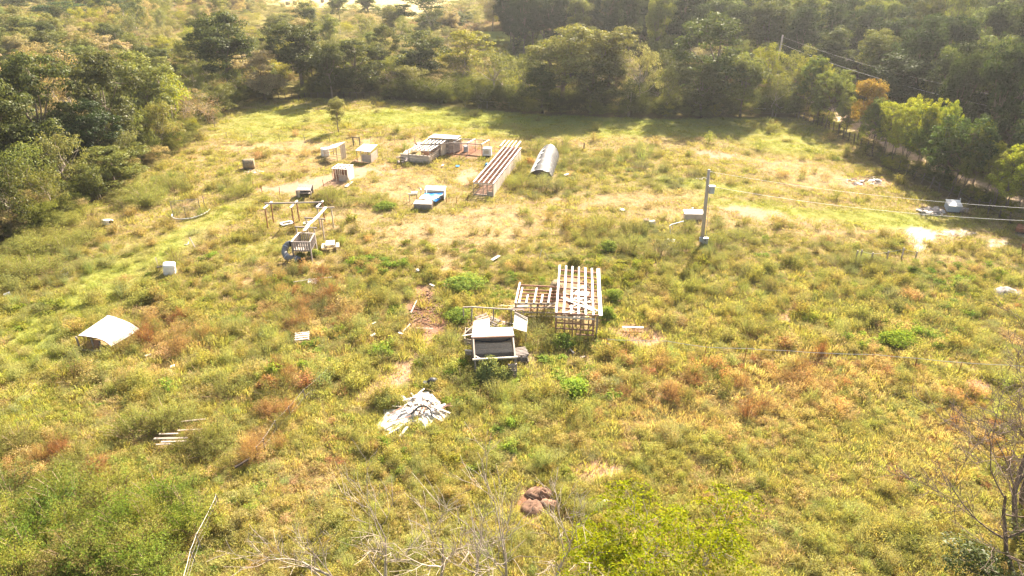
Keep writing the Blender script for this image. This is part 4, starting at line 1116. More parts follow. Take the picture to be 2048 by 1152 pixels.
t = tag(put('barrel', MB().tube([G(932, 303.5), G(932, 303.5) + Vector((0, 0, .8))], .32, 12), M['grey_paint']), 'grey barrel standing inside the open pen frame', 'barrel')
g = G(974, 313.5); fr_ = Fr(g, R(-8))
t = thing('white_crate', g, 'square white box on black feet at the right corner of the pen frame', 'box')
m = MB(); w_ = .55
m.box(fr_(0, .3, .62), 1.1, .8, .95, R(-8)); put('body', m, M['white'], t)
put('opening', MB().box(fr_(-.05, -.105, .62), .62, .02, .42, R(-8)), M['board_pale'], t)
for s in (-.35, .35): put('foot', MB().box(fr_(s, .0, .07), .28, .3, .14, R(-8)), M['black'], t)
foot(974, 311, .9)

# ================================================================== three small sheds on the left
t = thing('open_shed', G(674, 319), 'open goat shed with a tilted white tin roof and one pale wall', 'shed')
A, B, C, D = G(650, 317), G(675, 322.5), G(692, 316), G(668, 311)
hA, hB, hC, hD = 1.1, 1.75, 2.0, 1.35
tops = [A + Vector((0, 0, hA)), B + Vector((0, 0, hB)), C + Vector((0, 0, hC)), D + Vector((0, 0, hD))]
for p, q in zip((A, B, C, D), tops): board('post', p, q, .08, .08, M['wood'], t)
cen = sum(tops, Vector()) / 4
panel('tin_roof', [cen + (q - cen) * 1.14 + Vector((0, 0, .06)) for q in tops], .03, M['tin'], t, nx=18, corr=.01)
panel('wall_panel', [B.lerp(C, .45) + Vector((.03, 0, 0)), C + Vector((.03, 0, 0)), C + Vector((.03, 0, 1.85)), B.lerp(C, .45) + Vector((.03, 0, 1.8))], .03, M['board_pale'], t)
board('rail', A + Vector((0, 0, .6)), D + Vector((0, 0, .6)), .05, .08, M['wood'], t); board('rail', D + Vector((0, 0, .2)), C + Vector((0, 0, .2)), .05, .08, M['wood'], t); board('rail', A + Vector((0, 0, .15)), B + Vector((0, 0, .15)), .05, .08, M['wood'], t)
foot(670, 316, 2.1)
def rounded_tank(name, g, w, d, h, ang, mat, label, cat='tank', tilt=0.0):
    """plastic tank with rounded corners, shallow ribs and a lid"""
    t = thing(name, g, label, cat); m = MB(); k = 20; prof = [(0, .9), (.03, 1), (.3, 1), (.33, .97), (.36, 1), (.62, 1), (.65, .97), (.68, 1), (.94, 1), (1, .93)]
    vs = []
    for zz, s in prof:
        for i in range(k):
            a = 2 * math.pi * i / k; ca, sa = math.cos(a), math.sin(a); r = (abs(ca) ** 5 + abs(sa) ** 5) ** (-1 / 5)
            x, y = ca * r * w / 2 * s, sa * r * d / 2 * s
            v = Matrix.Rotation(ang, 3, 'Z') @ (Matrix.Rotation(tilt, 3, 'Y') @ Vector((x, y, zz * h))); vs.append(g + v)
    fs = [(j * k + i, j * k + (i + 1) % k, (j + 1) * k + (i + 1) % k, (j + 1) * k + i) for j in range(len(prof) - 1) for i in range(k)] + [tuple(reversed(range(k))), tuple(range(len(vs) - k, len(vs)))]
    m.add(vs, fs); put('tank_body', m, mat, t, True)
    ax = Matrix.Rotation(ang, 3, 'Z') @ (Matrix.Rotation(tilt, 3, 'Y') @ Vector((0, 0, 1)))
    put('cap', MB().tube([g + ax * (h - .01), g + ax * (h + .06)], .12, 10), M['grey_paint'], t)
    return t
rounded_tank('water_tank', G(651, 311.5), 1.05, 1.0, 1.0, .3, M['white_plastic'], 'white water tank behind the left post of the open goat shed'); foot(651, 312, .8)

t = thing('small_shed', G(735, 323), 'small shed with a flat white roof, walled on the right and open on the left', 'shed')
A, B, C, D = G(715, 322), G(742, 325.5), G(756, 316), G(730, 313); h = 1.35
for p in (A, B, C, D, A.lerp(B, .3)): board('post', p, p + Vector((0, 0, h)), .07, .07, M['wood'], t)
tops = [A + Vector((0, 0, h + .02)), B + Vector((0, 0, h + .02)), C + Vector((0, 0, h + .3)), D + Vector((0, 0, h + .2))]; cen = sum(tops, Vector()) / 4
panel('tin_roof', [cen + (q - cen) * 1.10 + Vector((0, 0, .05)) for q in tops], .03, M['tin'], t, nx=16, corr=.01)
planks(t, 'wall_board', A.lerp(B, .35), B, B + Vector((0, 0, .95)), A.lerp(B, .35) + Vector((0, 0, .95)), 2, .03, M['plywood'], .01)
planks(t, 'wall_board', B + Vector((.04, .03, 0)), C, C + Vector((0, 0, 1.2)), B + Vector((.04, .03, 1.1)), 3, .03, M['plywood'], .01)
for k in (.5, .65, .8): board('stud', A.lerp(B, k) + Vector((0, 0, .9)), A.lerp(B, k) + Vector((0, 0, h)), .05, .05, M['wood'], t)
foot(735, 319, 1.7)

t = thing('box_hutch', G(688, 360), 'boxy plywood hutch with an open lattice roof and a sunlit white right wall', 'hutch')
A, B, C, D = G(667, 362), G(696, 364), G(708, 355), G(680, 353); h = 1.45
for k in np.linspace(0, 1, 4): board('roof_slat', A.lerp(D, k) + Vector((-.1, 0, h + .05)), B.lerp(C, k) + Vector((.1, 0, h + .05)), .12, .03, M['white'], t)
for k in np.linspace(0, 1, 5): board('roof_slat', A.lerp(B, k) + Vector((0, -.05, h + .09)), D.lerp(C, k) + Vector((0, .05, h + .09)), .1, .03, M['white'], t)
for p in (A, B, C, D): board('post', p, p + Vector((0, 0, h + .02)), .08, .08, M['wood'], t)
for k in (.22, .38, .5, .62, .82): board('stud', A.lerp(B, k) + Vector((0, -.01, .0 if k < .3 else .75)), A.lerp(B, k) + Vector((0, -.01, h)), .06, .05, M['board_pale'], t)
panel('front_panel', [A.lerp(B, .38), B, B + Vector((0, 0, .78)), A.lerp(B, .38) + Vector((0, 0, .78))], .03, M['plywood'], t)
panel('side_wall', [B + Vector((.05, 0, 0)), C + Vector((.05, 0, 0)), C + Vector((.05, 0, h)), B + Vector((.05, 0, h))], .03, M['white'], t, 'white sunlit side wall')
panel('back_wall', [D, C, C + Vector((0, 0, h - .05)), D + Vector((0, 0, h - .05))], .03, M['red_wood'], t)
panel('left_wall', [A + Vector((0, .5, 0)), D, D + Vector((0, 0, h - .1)), A + Vector((0, .5, h - .1))], .03, M['red_wood'], t)
foot(688, 359, 1.3)
tag(board('white_plank', G(692, 373, .12), G(704, 363, .12), .35, .04, M['white'], None), 'white plank lying on the grass right below the boxy plywood hutch', 'plank')

t = thing('low_hutch', G(608, 392), 'low brown hutch with a grey tiled lid and a dark open front behind a bush', 'hutch')
a, b, c, d = G(592, 381, .85), G(621, 381, .85), G(625, 369, 1.05), G(598, 369, 1.05)
planks(t, 'roof_board', a, b, c, d, 4, .04, M['grey_wood'], .01)
A, B, C, D = [down(p, 0) for p in (a, b, c, d)]
for p, q in ((A, a), (B, b), (C, c), (D, d)): board('post', p + (G(608, 385) - p) * .06, q + (G(608, 375) - q) * .0, .1, .1, M['wood'], t)
planks(t, 'back_board', D, C, c - Vector((0, 0, .05)), d - Vector((0, 0, .05)), 4, .03, M['dark_wood'], .01)
panel('side_panel', [A + Vector((.12, .05, 0)), A.lerp(B, .18), a.lerp(b, .2), a + Vector((0, .05, -.05))], .03, M['board_pale'], t)
planks(t, 'floor_board', A.lerp(D, .3) + Vector((.1, 0, .35)), B.lerp(C, .3) + Vector((-.1, 0, .35)), C + Vector((-.1, 0, .35)), D + Vector((.1, 0, .35)), 3, .03, M['grey_wood'])
foot(608, 388, 1.2)

# ================================================================== hutch with the blue tarp
g = G(870, 398); fr_ = Fr(G(851, 399), R(-4))
t = thing('white_shelter', fr_(1, 0), 'white three-sided shelter with a slatted grey back behind the blue tarp', 'shelter')
W_, D_, H_ = 2.05, 1.0, 1.1
panel('roof', [fr_(-.05, -.05, H_), fr_(W_ + .1, -.05, H_), fr_(W_ + .1, D_, H_ + .12), fr_(-.05, D_, H_ + .12)], .05, M['white'], t)
panel('side_wall', [fr_(W_, 0, 0), fr_(W_, D_, 0), fr_(W_, D_, H_), fr_(W_, 0, H_ - .05)], .05, M['white'], t); panel('side_wall', [fr_(0, 0, 0), fr_(0, D_, 0), fr_(0, D_, H_), fr_(0, 0, H_ - .05)], .05, M['white'], t)
planks(t, 'back_board', fr_(.05, D_ - .3, .0), fr_(W_ - .06, D_ - .3, 0), fr_(W_ - .06, D_ - .3, H_), fr_(.05, D_ - .3, H_), 5, .03, M['grey_paint'], .02)
foot(872, 398, 1.4)
fb = Fr(G(829, 419), R(-5))
t = thing('wooden_box', fb(.9, .5), 'low weathered plywood box with a cream lid in front of the blue tarp', 'box')
planks(t, 'front_board', fb(0, 0, 0), fb(1.75, 0, 0), fb(1.75, 0, .62), fb(0, 0, .62), 3, .03, M['grey_wood'], .01)
planks(t, 'side_board', fb(1.78, .02, 0), fb(1.78, 1.1, 0), fb(1.78, 1.1, .62), fb(1.78, .02, .62), 3, .03, M['dark_wood'], .01)
planks(t, 'side_board', fb(-.03, .02, 0), fb(-.03, 1.1, 0), fb(-.03, 1.1, .62), fb(-.03, .02, .62), 3, .03, M['dark_wood'], .01)
panel('lid', [fb(-.08, -.08, .66), fb(1.85, -.08, .66), fb(1.7, .95, .72), fb(-.03, .95, .72)], .03, M['pale_wood'], t)
foot(846, 413, 1.4); foot(862, 408, 1.2)
def cloth(name, ring, z, mat, label, cat, sag=.06, n=7, seed=0):
    """draped sheet: a four-corner grid with folds, given thickness"""
    a, b, c, d = ring; rr = random.Random(seed); m = MB(); vs = []
    for j in range(n):
        for i in range(n):
            u, v = i / (n - 1), j / (n - 1)
            p = a * (1 - u) * (1 - v) + b * u * (1 - v) + c * u * v + d * (1 - u) * v
            vs.append(p + Vector((rr.uniform(-.03, .03), rr.uniform(-.03, .03), rr.uniform(-sag, sag))))
    q = len(vs); fs = []; vs += [p - Vector((0, 0, .012)) for p in vs[:q]]
    for j in range(n - 1):
        for i in range(n - 1):
            e = j * n + i; fs += [(e, e + 1, e + 1 + n, e + n), (e + q, e + n + q, e + n + 1 + q, e + 1 + q)]
    m.add(vs, fs); o = put(name, m, mat, None, True)
    return tag(o, label, cat)
cloth('blue_tarp', [G(846, 391, .8), G(880, 392, .78), G(888, 385, .85), G(850, 386, .85)], 0, M['blue_tarp'], 'blue tarpaulin strip draped across the mouth of the white shelter', 'tarpaulin', .04, 7, 3)
cloth('white_tarp', [G(838, 397, .72), G(866, 399.5, .72), G(888, 388, .8), G(845, 389, .82)], 0, M['white'], 'white side of the folded tarp, spread between the plywood box and the blue strip', 'tarpaulin', .025, 8, 4)
cloth('blue_tarp', [G(866, 402, .62), G(873, 403, .45), G(882, 396, .65), G(866, 397, .76)], 0, M['blue_tarp'], 'blue corner of tarp hanging beside the plywood box', 'tarpaulin', .04, 5, 5)
t = thing('hitching_rail', G(824, 403), 'wooden rail on a bent post left of the plywood box', 'rail')
board('post', G(820, 403), G(818.5, 388, .85), .09, .09, M['wood'], t); board('rail', G(815.5, 388, .88), G(835, 388, .88), .08, .07, M['pale_wood'], t); board('post', G(834, 400), G(833, 388, .85), .08, .08, M['grey_wood'], t)
t = thing('hooked_post', G(842, 391), 'thin grey post with a bent top behind the tarp', 'post')
put('shaft', MB().tube([G(842, 391), G(841.8, 379, .7), G(840.5, 376.5, .8), G(837, 376, .8)], .045, 6), M['grey_metal'], t)
tag(put('white_bag', MB().box(G(829, 385.5, .15), .7, .35, .2, .2), M['white_plastic']), 'small white bag on the grass behind the bent rail', 'bag')

# ================================================================== hoop house
t = thing('hoop_house', G(1086, 345), 'hoop house covered in torn dark shade cloth with ragged white plastic on its left', 'hoop house')
p0, p1 = G(1058, 355), G(1104, 357); p2, p3 = G(1080, 318), G(1118, 320)
def hoop(u, th, k=1.0):
    a = p0.lerp(p2, u); b = p1.lerp(p3, u); c = (a + b) / 2; r = (b - a).length / 2 * 1.02; d = (b - a).normalized()
    hh = 1.0 + .95 * min(1, max(0, u) * 1.6) ** .8
    return c - d * (math.cos(th) * r * k) + Vector((0, 0, math.sin(th) * hh * k))
def skin(name, u0, u1, t0, t1, mat, nu=18, nt_=14, k=1.0, ragged=0, wob=.03):
    rr = random.Random(5); vs = []; 
    for i in range(nu):
        for j in range(nt_):
            tt = t0 + (t1 - t0) * j / (nt_ - 1)
            if ragged and j == nt_ - 1: tt += rr.uniform(-ragged, ragged)
            vs.append(hoop(u0 + (u1 - u0) * i / (nu - 1), tt, k + rr.uniform(-wob, wob) * .5 - .03 * (i % 3 == 1)))
    q = len(vs); vs += [v - Vector((0, 0, .015)) for v in vs]; fs = []
    for i in range(nu - 1):
        for j in range(nt_ - 1):
            e = i * nt_ + j; fs += [(e, e + nt_, e + nt_ + 1, e + 1), (e + q, e + 1 + q, e + nt_ + 1 + q, e + nt_ + q)]
    return put(name, MB().add(vs, fs), mat, t, True)
skin('shade_cloth', 0, 1, .60, 3.05, M['net'], ragged=.05)
skin('torn_plastic', -.03, .84, .08, 1.12, M['white_plastic'], k=1.07, ragged=.25, nt_=8, nu=16)
for i in range(7): put('hoop', MB().tube([hoop(i / 6, math.pi * k / 12, .985 if 0 < i < 6 else 1.0) for k in range(13)], .03, 5), M['grey_metal'], t)
put('end_board', MB().slab([p0 + Vector((.5, -.05, 0)), p1 + Vector((-.2, -.05, 0)), p1 + Vector((-.3, -.05, .8)), p0 + Vector((.6, -.05, .9))], .04), M['dark_wood'], t)
for px, py in ((1085, 350), (1090, 335), (1096, 322)): foot(px, py, 1.7)

# ================================================================== hay bale
def bale(name, g, r, w, ang, label, group=None):
    t = thing(name, g, label, 'hay bale', group); m = MB(); d = Vector((math.cos(ang), math.sin(ang), 0)); rr = random.Random(int(g.x * 10))
    vs = []; k = 22
    for i, (u, s) in enumerate(((-.5, .0), (-.52, .45), (-.5, .93), (-.44, 1), (0, 1.02), (.44, 1), (.5, .93), (.52, .45), (.5, 0))):
        for j in range(k):
            a = 2 * math.pi * j / k; rad = r * s * (1 + rr.uniform(-.03, .03)); zz = math.sin(a) * rad
            vs.append(g + d * (u * w) + Vector((-d.y, d.x, 0)) * math.cos(a) * rad + Vector((0, 0, max(zz, -r * .86) + r * .86)))
    n = 9; fs = [(i * k + j, i * k + (j + 1) % k, (i + 1) * k + (j + 1) % k, (i + 1) * k + j) for i in range(n - 1) for j in range(k)]
    put('straw_roll', m.add(vs, fs), M['hay'], t, True)
    for u in (-.3, 0, .3):
        put('twine', MB().tube([g + d * (u * w) + Vector((-d.y, d.x, 0)) * math.cos(a) * r * 1.025 + Vector((0, 0, math.sin(a) * r * 1.025 + r * .87)) for a in np.linspace(-.9, 4.04, 14)], .012, 3), M['grey_wood'], t)
    return t
bale('hay_bale', G(499, 336.5), .62, 1.3, .25, 'weathered round hay bale lying alone in the field on the left'); foot(499, 336, .9)
E5 = 'round bales on the far hay field'
for px, py in ((619, 17), (622, 7), (590, 9), (576, 10), (645, 5), (779, 16), (566, 14)):
    bale('hay_bale', G(px, py), .75, 1.5, rnd.uniform(0, 3), 'round bale on the pale hay field at the top of the photo', E5)

# ================================================================== swing frames, playhouse, slide
def post2(name, base, top, s, mat, root): board(name, base, top, s, s, mat, root)
hs_ = 2.05
t = thing('swing_frame', G(590, 450), 'empty swing frame of three rusty-posted goals joined by one long beam', 'swing frame')
for (b1, b2) in (((536, 456), (547.5, 446)), ((589, 454), (599, 443)), ((641.5, 453), (650, 444))):
    P1, P2 = G(*b1), G(*b2)
    ra_ = Vector((rnd.uniform(-.06, .06), 0, 0))
    for p in (P1, P2): board('post', p, p + Vector((0, 0, hs_)) + ra_, .10, .10, M['rust'], t)
    d = (P2 - P1).normalized() * .25; board('crossbar', P1 + Vector((0, 0, hs_ + .05)) - d + ra_, P2 + Vector((0, 0, hs_ + .05)) + d + ra_, .16, .09, M['white'], t)
m1 = (G(536, 456) + G(547.5, 446)) / 2; m3 = (G(641.5, 453) + G(650, 444)) / 2; dd = (m3 - m1).normalized()
board('long_beam', m1 - dd * .3 + Vector((0, .2, hs_ + .15)), m3 + dd * .2 + Vector((0, .2, hs_ + .15)), .12, .12, M['grey_wood'], t)
t = thing('climbing_frame', G(640, 470), 'climbing frame of goal posts carrying one long bent white beam towards the playhouse', 'climbing frame')
for (b1, b2, e) in (((641, 457), (667.5, 456), .3), ((618, 478), (649, 480), .3), ((599, 497), (634, 499), .25)):
    P1, P2 = G(*b1), G(*b2); d = (P2 - P1).normalized() * e
    for p in (P1, P2): board('post', p, p + Vector((0, 0, hs_)), .10, .10, M['wood'], t)
    board('crossbar', P1 + Vector((0, 0, hs_ + .05)) - d * .5, P2 + Vector((0, 0, hs_ + .05)) + d, .11, .11, M['grey_wood'], t)
bb = [G(651, 415, 2.16), G(631, 437, 2.16), G(618, 448, 2.2), G(608.5, 461, 2.16)]
for i in range(3): board('long_beam', bb[i] + (bb[i] - bb[i + 1]) * .04, bb[i + 1], .26, .06, M['white'], t)
board('long_beam', G(624, 441, 2.24), G(613, 453, 2.26), .22, .05, M['white'], t)

t = thing('playhouse', G(603, 508), 'raised wooden play deck with picket railings at the end of the climbing frame', 'playhouse')
zr, zd = 1.95, 1.15
FL, BL, BR, FRr = G(582.5, 484, zr), G(598, 466, zr), G(629, 467.5, zr), G(619, 485, zr)
for p in (FL, BL, BR, FRr): board('post', down(p, 0), p, .1, .1, M['grey_wood'], t)
def dz(p, z): return Vector((p.x, p.y, z))
sl = 9
for i in range(sl): 
    k = (i + .5) / sl; board('deck_board', dz(FL.lerp(BL, k), zd), dz(FRr.lerp(BR, k), zd), .22, .03, M['wood'], t)
for a, b, n in ((FL, BL, 7), (BL, BR, 8), (FL, FRr, 8), (FRr, BR, 7)):
    board('top_rail', a + Vector((0, 0, .03)), b + Vector((0, 0, .03)), .12, .05, M['white'] if (a, b) == (FL, BL) else M['grey_wood'], t)
    board('low_rail', dz(a, zd + .02), dz(b, zd + .02), .05, .1, M['grey_wood'], t)
    for i in range(n):
        k = (i + .5) / n; p = a.lerp(b, k); board('picket', dz(p, zd), dz(p, zr), .10, .03, M['grey_wood'], t)
foot(605, 505, 1.3)
sp = [G(583, 487, 1.45), G(577, 488, 1.35), G(571.5, 494, 1.15), G(569, 503, .9), G(572, 511.5, .7), G(579, 516, .55), G(588, 516.5, .42), G(596, 519, .33), G(600, 523, .30)]
t = thing('tube_slide', down(sp[4], 0), 'curved dark grey tube slide coming down beside the wooden play deck', 'slide')
def smooth(pts, n=3):
    out = []
    for i in range(len(pts) - 1):
        p0_, p1_, p2_, p3_ = pts[max(i - 1, 0)], pts[i], pts[i + 1], pts[min(i + 2, len(pts) - 1)]
        for j in range(n):
            s = j / n; out.append(.5 * ((2 * p1_) + (p2_ - p0_) * s + (2 * p0_ - 5 * p1_ + 4 * p2_ - p3_) * s * s + (3 * p1_ - p0_ - 3 * p2_ + p3_) * s ** 3))
    return out + [pts[-1]]
spp = smooth(sp); put('tube', MB().tube(spp, .27, 14, False), M['slide'], t, True)
put('tube_lining', MB().tube(spp, .25, 14, False), M['black'], t, True)
for i in (6, 13, 20):
    d = (spp[i + 1] - spp[i - 1]).normalized(); put('joint_band', MB().tube([spp[i] - d * .04, spp[i] + d * .04], .295, 14, False), M['grey_paint'], t)
put('leg', MB().tube([down(sp[3], 0), sp[3]], .04, 6), M['steel'], t)
for px, py in ((575, 512), (590, 519)): foot(px, py, .6)

t = thing('picnic_table', G(662, 501), 'small pale picnic table with attached benches right of the play deck', 'picnic table')
ft = Fr(G(662, 500), R(12)); tw, tl = .8, 1.05
for i in range(4): board('top_board', ft(-tw / 2 + .1 + i * .2, -.35, .62), ft(-tw / 2 + .1 + i * .2, .75, .62), .185, .035, M['pale_wood'], t)
for s in (-.62, .62):
    for k in (-.08, .08): board('bench_board', ft(s + k, -.35, .38), ft(s + k, .75, .38), .15, .035, M['board_pale'], t)
for v in (-.1, .5):
    board('bench_bearer', ft(-.72, v, .33), ft(.72, v, .33), .05, .07, M['wood'], t)
    for s in (-1, 1): board('leg', ft(s * .5, v + .04, 0), ft(s * .2, v + .04, .6), .08, .05, M['wood'], t)
foot(662, 496, .9)
t = thing('sand_tray', G(571, 449), 'white-framed flat tray with dark filling on the grass under the swing frame', 'tray')
f_ = Fr(G(566, 453), R(35)); panel('tray_floor', [f_(0, 0, .05), f_(1.0, 0, .05), f_(1.0, .7, .05), f_(0, .7, .05)], .04, M['dark_wood'], t)
for a, b in (((0, 0), (1, 0)), ((1, 0), (1, .7)), ((1, .7), (0, .7)), ((0, .7), (0, 0))): board('side_board', f_(*a, .12), f_(*b, .12), .16, .1, M['white'], t)
t = thing('sand_tray', G(613, 447), 'small white tray with a blue bottom beneath the climbing frame', 'tray')
f_ = Fr(G(608, 450), R(20)); panel('tray_floor', [f_(0, 0, .06), f_(.6, 0, .06), f_(.6, .45, .06), f_(0, .45, .06)], .04, M['blue'], t)
for a, b in (((0, 0), (.6, 0)), ((.6, 0), (.6, .45)), ((.6, .45), (0, .45)), ((0, .45), (0, 0))): board('side_board', f_(*a, .1), f_(*b, .1), .1, .08, M['white'], t)

# ================================================================== trampoline remains, tank, posts on the left
t = thing('trampoline_frame', G(378, 430), 'remains of a round trampoline, pale ring on the ground with upright net poles', 'trampoline frame')
ring = [G(344, 428, .2), G(344.5, 434, .2), G(352, 437.5, .2), G(365, 438, .2), G(382, 436, .2), G(399, 431, .2), G(412, 425, .2), G(420, 418.5, .2)]
put('ring', MB().tube(smooth(ring), .05, 6), M['white'], t)
pl = [(347.5, 436, 0), (373, 437.5, 0), (403, 431, 0), (412, 424, 0)]
tp = []
for i, (px, py, _) in enumerate(pl):
    b = G(px, py); tz = 1.75 if i != 1 else 1.3; q = b + Vector((0, 0, tz)); tp.append(q); put('pole', MB().tube([b, q], .035, 6), M['steel'], t)
put('pole', MB().tube([tp[0], tp[2] + Vector((0, 0, .02))], .02, 5), M['steel'], t)
b0, b2_ = G(347.5, 436), G(403, 431)
tag(put('net', mesh_net(b0 + Vector((0, 0, .1)), b2_ + Vector((0, 0, .1)), tp[2], tp[0], 20, 12, .012), M['steel'], t), kind='stuff')
rounded_tank('water_tank', G(340, 548), .95, .9, .95, .35, M['white_plastic'], 'dirty white plastic tank tipped on the slope at the left, above the tin shelter', tilt=.12)
foot(340, 545, .9)
t = thing('broken_gate', G(322, 543), 'broken wooden gate leaning behind the dirty white tank', 'gate')
board('post', G(319, 543), G(311, 515, .9), .09, .09, M['wood'], t)
for z in (.35, .8): board('rail', G(313, 535, z), G(335, 530, z), .04, .1, M['grey_wood'], t)
for k in range(4): board('picket', G(317 + 5 * k, 538, .1), G(316 + 5 * k, 530, .95), .08, .03, M['grey_wood'], t)
tag(board('leaning_post', G(394, 502), G(379, 475, .95), .09, .09, M['wood'], None), 'single wooden post leaning left in the mown strip', 'post')
tag(put('plastic_hoop', MB().tube([G(377, 484, .1), G(376.5, 487.5, .06), G(373, 489.5, .04), G(369, 489, .04)], .04, 6), M['white_plastic']), 'curved white plastic pipe piece left of the leaning post', 'pipe')
t = thing('plastic_tub', G(215, 448), 'white tub with a black rim half hidden in the weeds on the left', 'tub')
put('tub_body', MB().tube([G(215, 449), G(215, 449) + Vector((.05, .1, .45))], [.42, .5], 14), M['white_plastic'], t); put('tub_rim', MB().tube([G(222, 444, .42), G(222, 444, .5)], .2, 10), M['black'], t); foot(215, 447, .7)
t = thing('feed_trough', G(130, 545), 'small metal feed trough lying open on the mown strip at the left', 'trough')
A, B, C, D = G(122, 546, .05), G(131, 549, .05), G(139, 541, .05), G(130, 539, .05)
o2 = [G(118, 545, .3), G(131, 551, .3), G(141, 539, .34), G(130, 536, .34)]
put('basin', MB().add([A, B, C, D] + o2, [(3, 2, 1, 0), (0, 1, 5, 4), (1, 2, 6, 5), (2, 3, 7, 6), (3, 0, 4, 7)]), M['grey_metal'], t)
put('basin_rim', MB().tube(o2 + [o2[0]], .02, 5), M['steel'], t)
t = thing('white_bucket', G(13, 591), 'white bucket tipped over at the left edge of the photo', 'bucket')
put('pail', MB().tube([G(8, 591, .16), G(20, 588, .2)], [.14, .19], 12), M['white_plastic'], t); put('pail_rim', MB().tube([G(20, 588, .2), G(20.8, 587.8, .2)], .205, 12), M['white'], t)
tag(put('white_bag', MB().box(G(173, 471, .08), .4, .3, .15, .5), M['white_plastic']), 'white scrap of plastic at the edge of the feathery bushes on the left', 'scrap')

# ================================================================== curved tin shelter
t = thing('tin_shelter', G(215, 690), 'shelter made of one big bent white tin sheet standing in rusty weeds at the left', 'shelter')
fe = smooth([G(156, 671, 1.0), G(168, 672, 1.12), G(184, 674, 1.18), G(198, 677, 1.1), G(211, 683, .8), G(221, 693, .35)], 3)
be = smooth([G(216, 630.5, 1.0), G(226, 633, 1.12), G(238, 637, 1.18), G(250, 641.5, 1.1), G(264, 648, .75), G(281, 659, .15)], 3)
vs = []; nv_ = 7
for j in range(nv_):
    for a, b in zip(fe, be): vs.append(a.lerp(b, j / (nv_ - 1)) + Vector((0, 0, rnd.uniform(-.012, .012))))
q = len(vs); w_ = len(fe); vs += [v - Vector((0, 0, .02)) for v in vs]; fs = []
for j in range(nv_ - 1):
    for i in range(w_ - 1):
        e = j * w_ + i; fs += [(e, e + 1, e + 1 + w_, e + w_), (e + q, e + w_ + q, e + 1 + w_ + q, e + 1 + q)]
put('tin_sheet', MB().add(vs, fs), M['tin'], t, True)
put('edge_pipe', MB().tube([p - Vector((0, 0, .04)) for p in fe], .03, 6), M['rust'], t)
for px, py, z in ((160, 697, 0.95), (190, 700, 1.1), (222, 655, 1.0), (205, 702, .75)):
    p = G(px, py); board('post', p, p + Vector((0, 0, z)), .09, .09, M['grey_wood'], t)
panel('inner_board', [G(187, 701, .0), G(196, 700, .0), G(201, 681, .75), G(188, 680, .85)], .03, M['red_wood'], t)
board('sill_board', G(165, 700, .15), G(215, 703, .15), .08, .1, M['grey_wood'], t)
for px, py, r in ((190, 690, 1.2), (215, 680, 1.3), (235, 668, 1.1), (205, 700, .9)): foot(px, py, r)

# ================================================================== coop with the L-shaped roof
zr = 2.0
t = thing('roofed_coop', G(988, 740), 'weathered coop with an L-shaped white roof and a netted run full of weeds in front', 'coop')
rf = [G(943.6, 673.5, zr), G(1027.5, 670, zr), G(1025, 654, zr + .03), G(979.3, 653, zr + .03), G(978.8, 637.5, zr + .06), G(948.3, 642, zr + .06)]
put('roof', MB().slab([rf[0], rf[1], rf[2], G(945.6, 656, zr + .03)], .04), M['tin'], t)
put('roof', MB().slab([G(945.4, 657, zr + .06), G(979.6, 656, zr + .06), rf[4], rf[5]], .04), M['tin'], t)
board('fascia', rf[0] + Vector((-.05, -.05, -.08)), rf[1] + Vector((.05, -.05, -.08)), .05, .1, M['red_wood'], t)
wl, wr = down(rf[0], 0) + Vector((.15, .12, 0)), down(rf[1], 0) + Vector((-.1, .12, 0))
planks(t, 'wall_board', wl, wr, wr + Vector((0, 0, 1.85)), wl + Vector((0, 0, 1.85)), 10, .03, M['grey_wood'], .008, .015)
wb = down(rf[2], 0); planks(t, 'wall_board', wr + Vector((.05, 0, 0)), wb + Vector((-.1, 0, 0)), wb + Vector((-.1, 0, 1.85)), wr + Vector((.05, 0, 1.85)), 8, .03, M['dark_wood'], .02)
wc = down(rf[5], 0); planks(t, 'wall_board', wl + Vector((-.05, 0, 0)), wc + Vector((.1, 0, 0)), wc + Vector((.1, 0, 1.3)), wl + Vector((-.05, 0, 1.3)), 6, .03, M['grey_wood'], .02)
fl, fr2 = G(950, 720, 1.4), G(1030.5, 715, 1.4)
board('side_rail', rf[0] + Vector((.1, 0, -.1)), fl, .09, .09, M['wood'], t); board('side_rail', rf[1] + Vector((-.05, 0, -.1)), fr2, .09, .09, M['wood'], t)
board('front_rail', fl + Vector((-.15, 0, .03)), fr2 + Vector((.15, 0, .03)), .09, .10, M['pale_wood'], t)
board('post', down(fl, 0), fl, .1, .1, M['grey_wood'], t); board('post', down(fr2, 0) + Vector((.1, -.05, 0)), fr2, .11, .11, M['grey_wood'], t)
board('post', down(rf[0], 0) + Vector((.1, 0, 0)), rf[0], .1, .1, M['grey_wood'], t); board('post', down(rf[1], 0), rf[1], .1, .1, M['grey_wood'], t)
board('brace', fl + Vector((.02, .3, .1)), fl + Vector((.5, 0, -.02)), .07, .05, M['pale_wood'], t)
board('low_rail', down(fl, .35), down(fr2, .3), .05, .09, M['wood'], t)
tag(put('shade_net', mesh_net(rf[0] + Vector((.1, -.1, -.25)), rf[1] + Vector((-.1, -.1, -.25)), rf[1].lerp(fr2, .75), rf[0].lerp(fl, .75), 40, 14, .009), M['black'], t), kind='stuff')
put('fallen_cloth', MB().tube(smooth([rf[0] + Vector((.2, -.12, -.2)), rf[0].lerp(rf[1], .35) + Vector((0, -.15, -.32)), rf[0].lerp(rf[1], .7) + Vector((0, -.15, -.35)), rf[1] + Vector((-.2, -.12, -.2))]), .06, 6), M['black'], t)
for px, py, r in ((965, 718, 1.2), (1005, 716, 1.2), (965, 700, 1.4), (1005, 700, 1.4)): foot(px, py, r * .8)

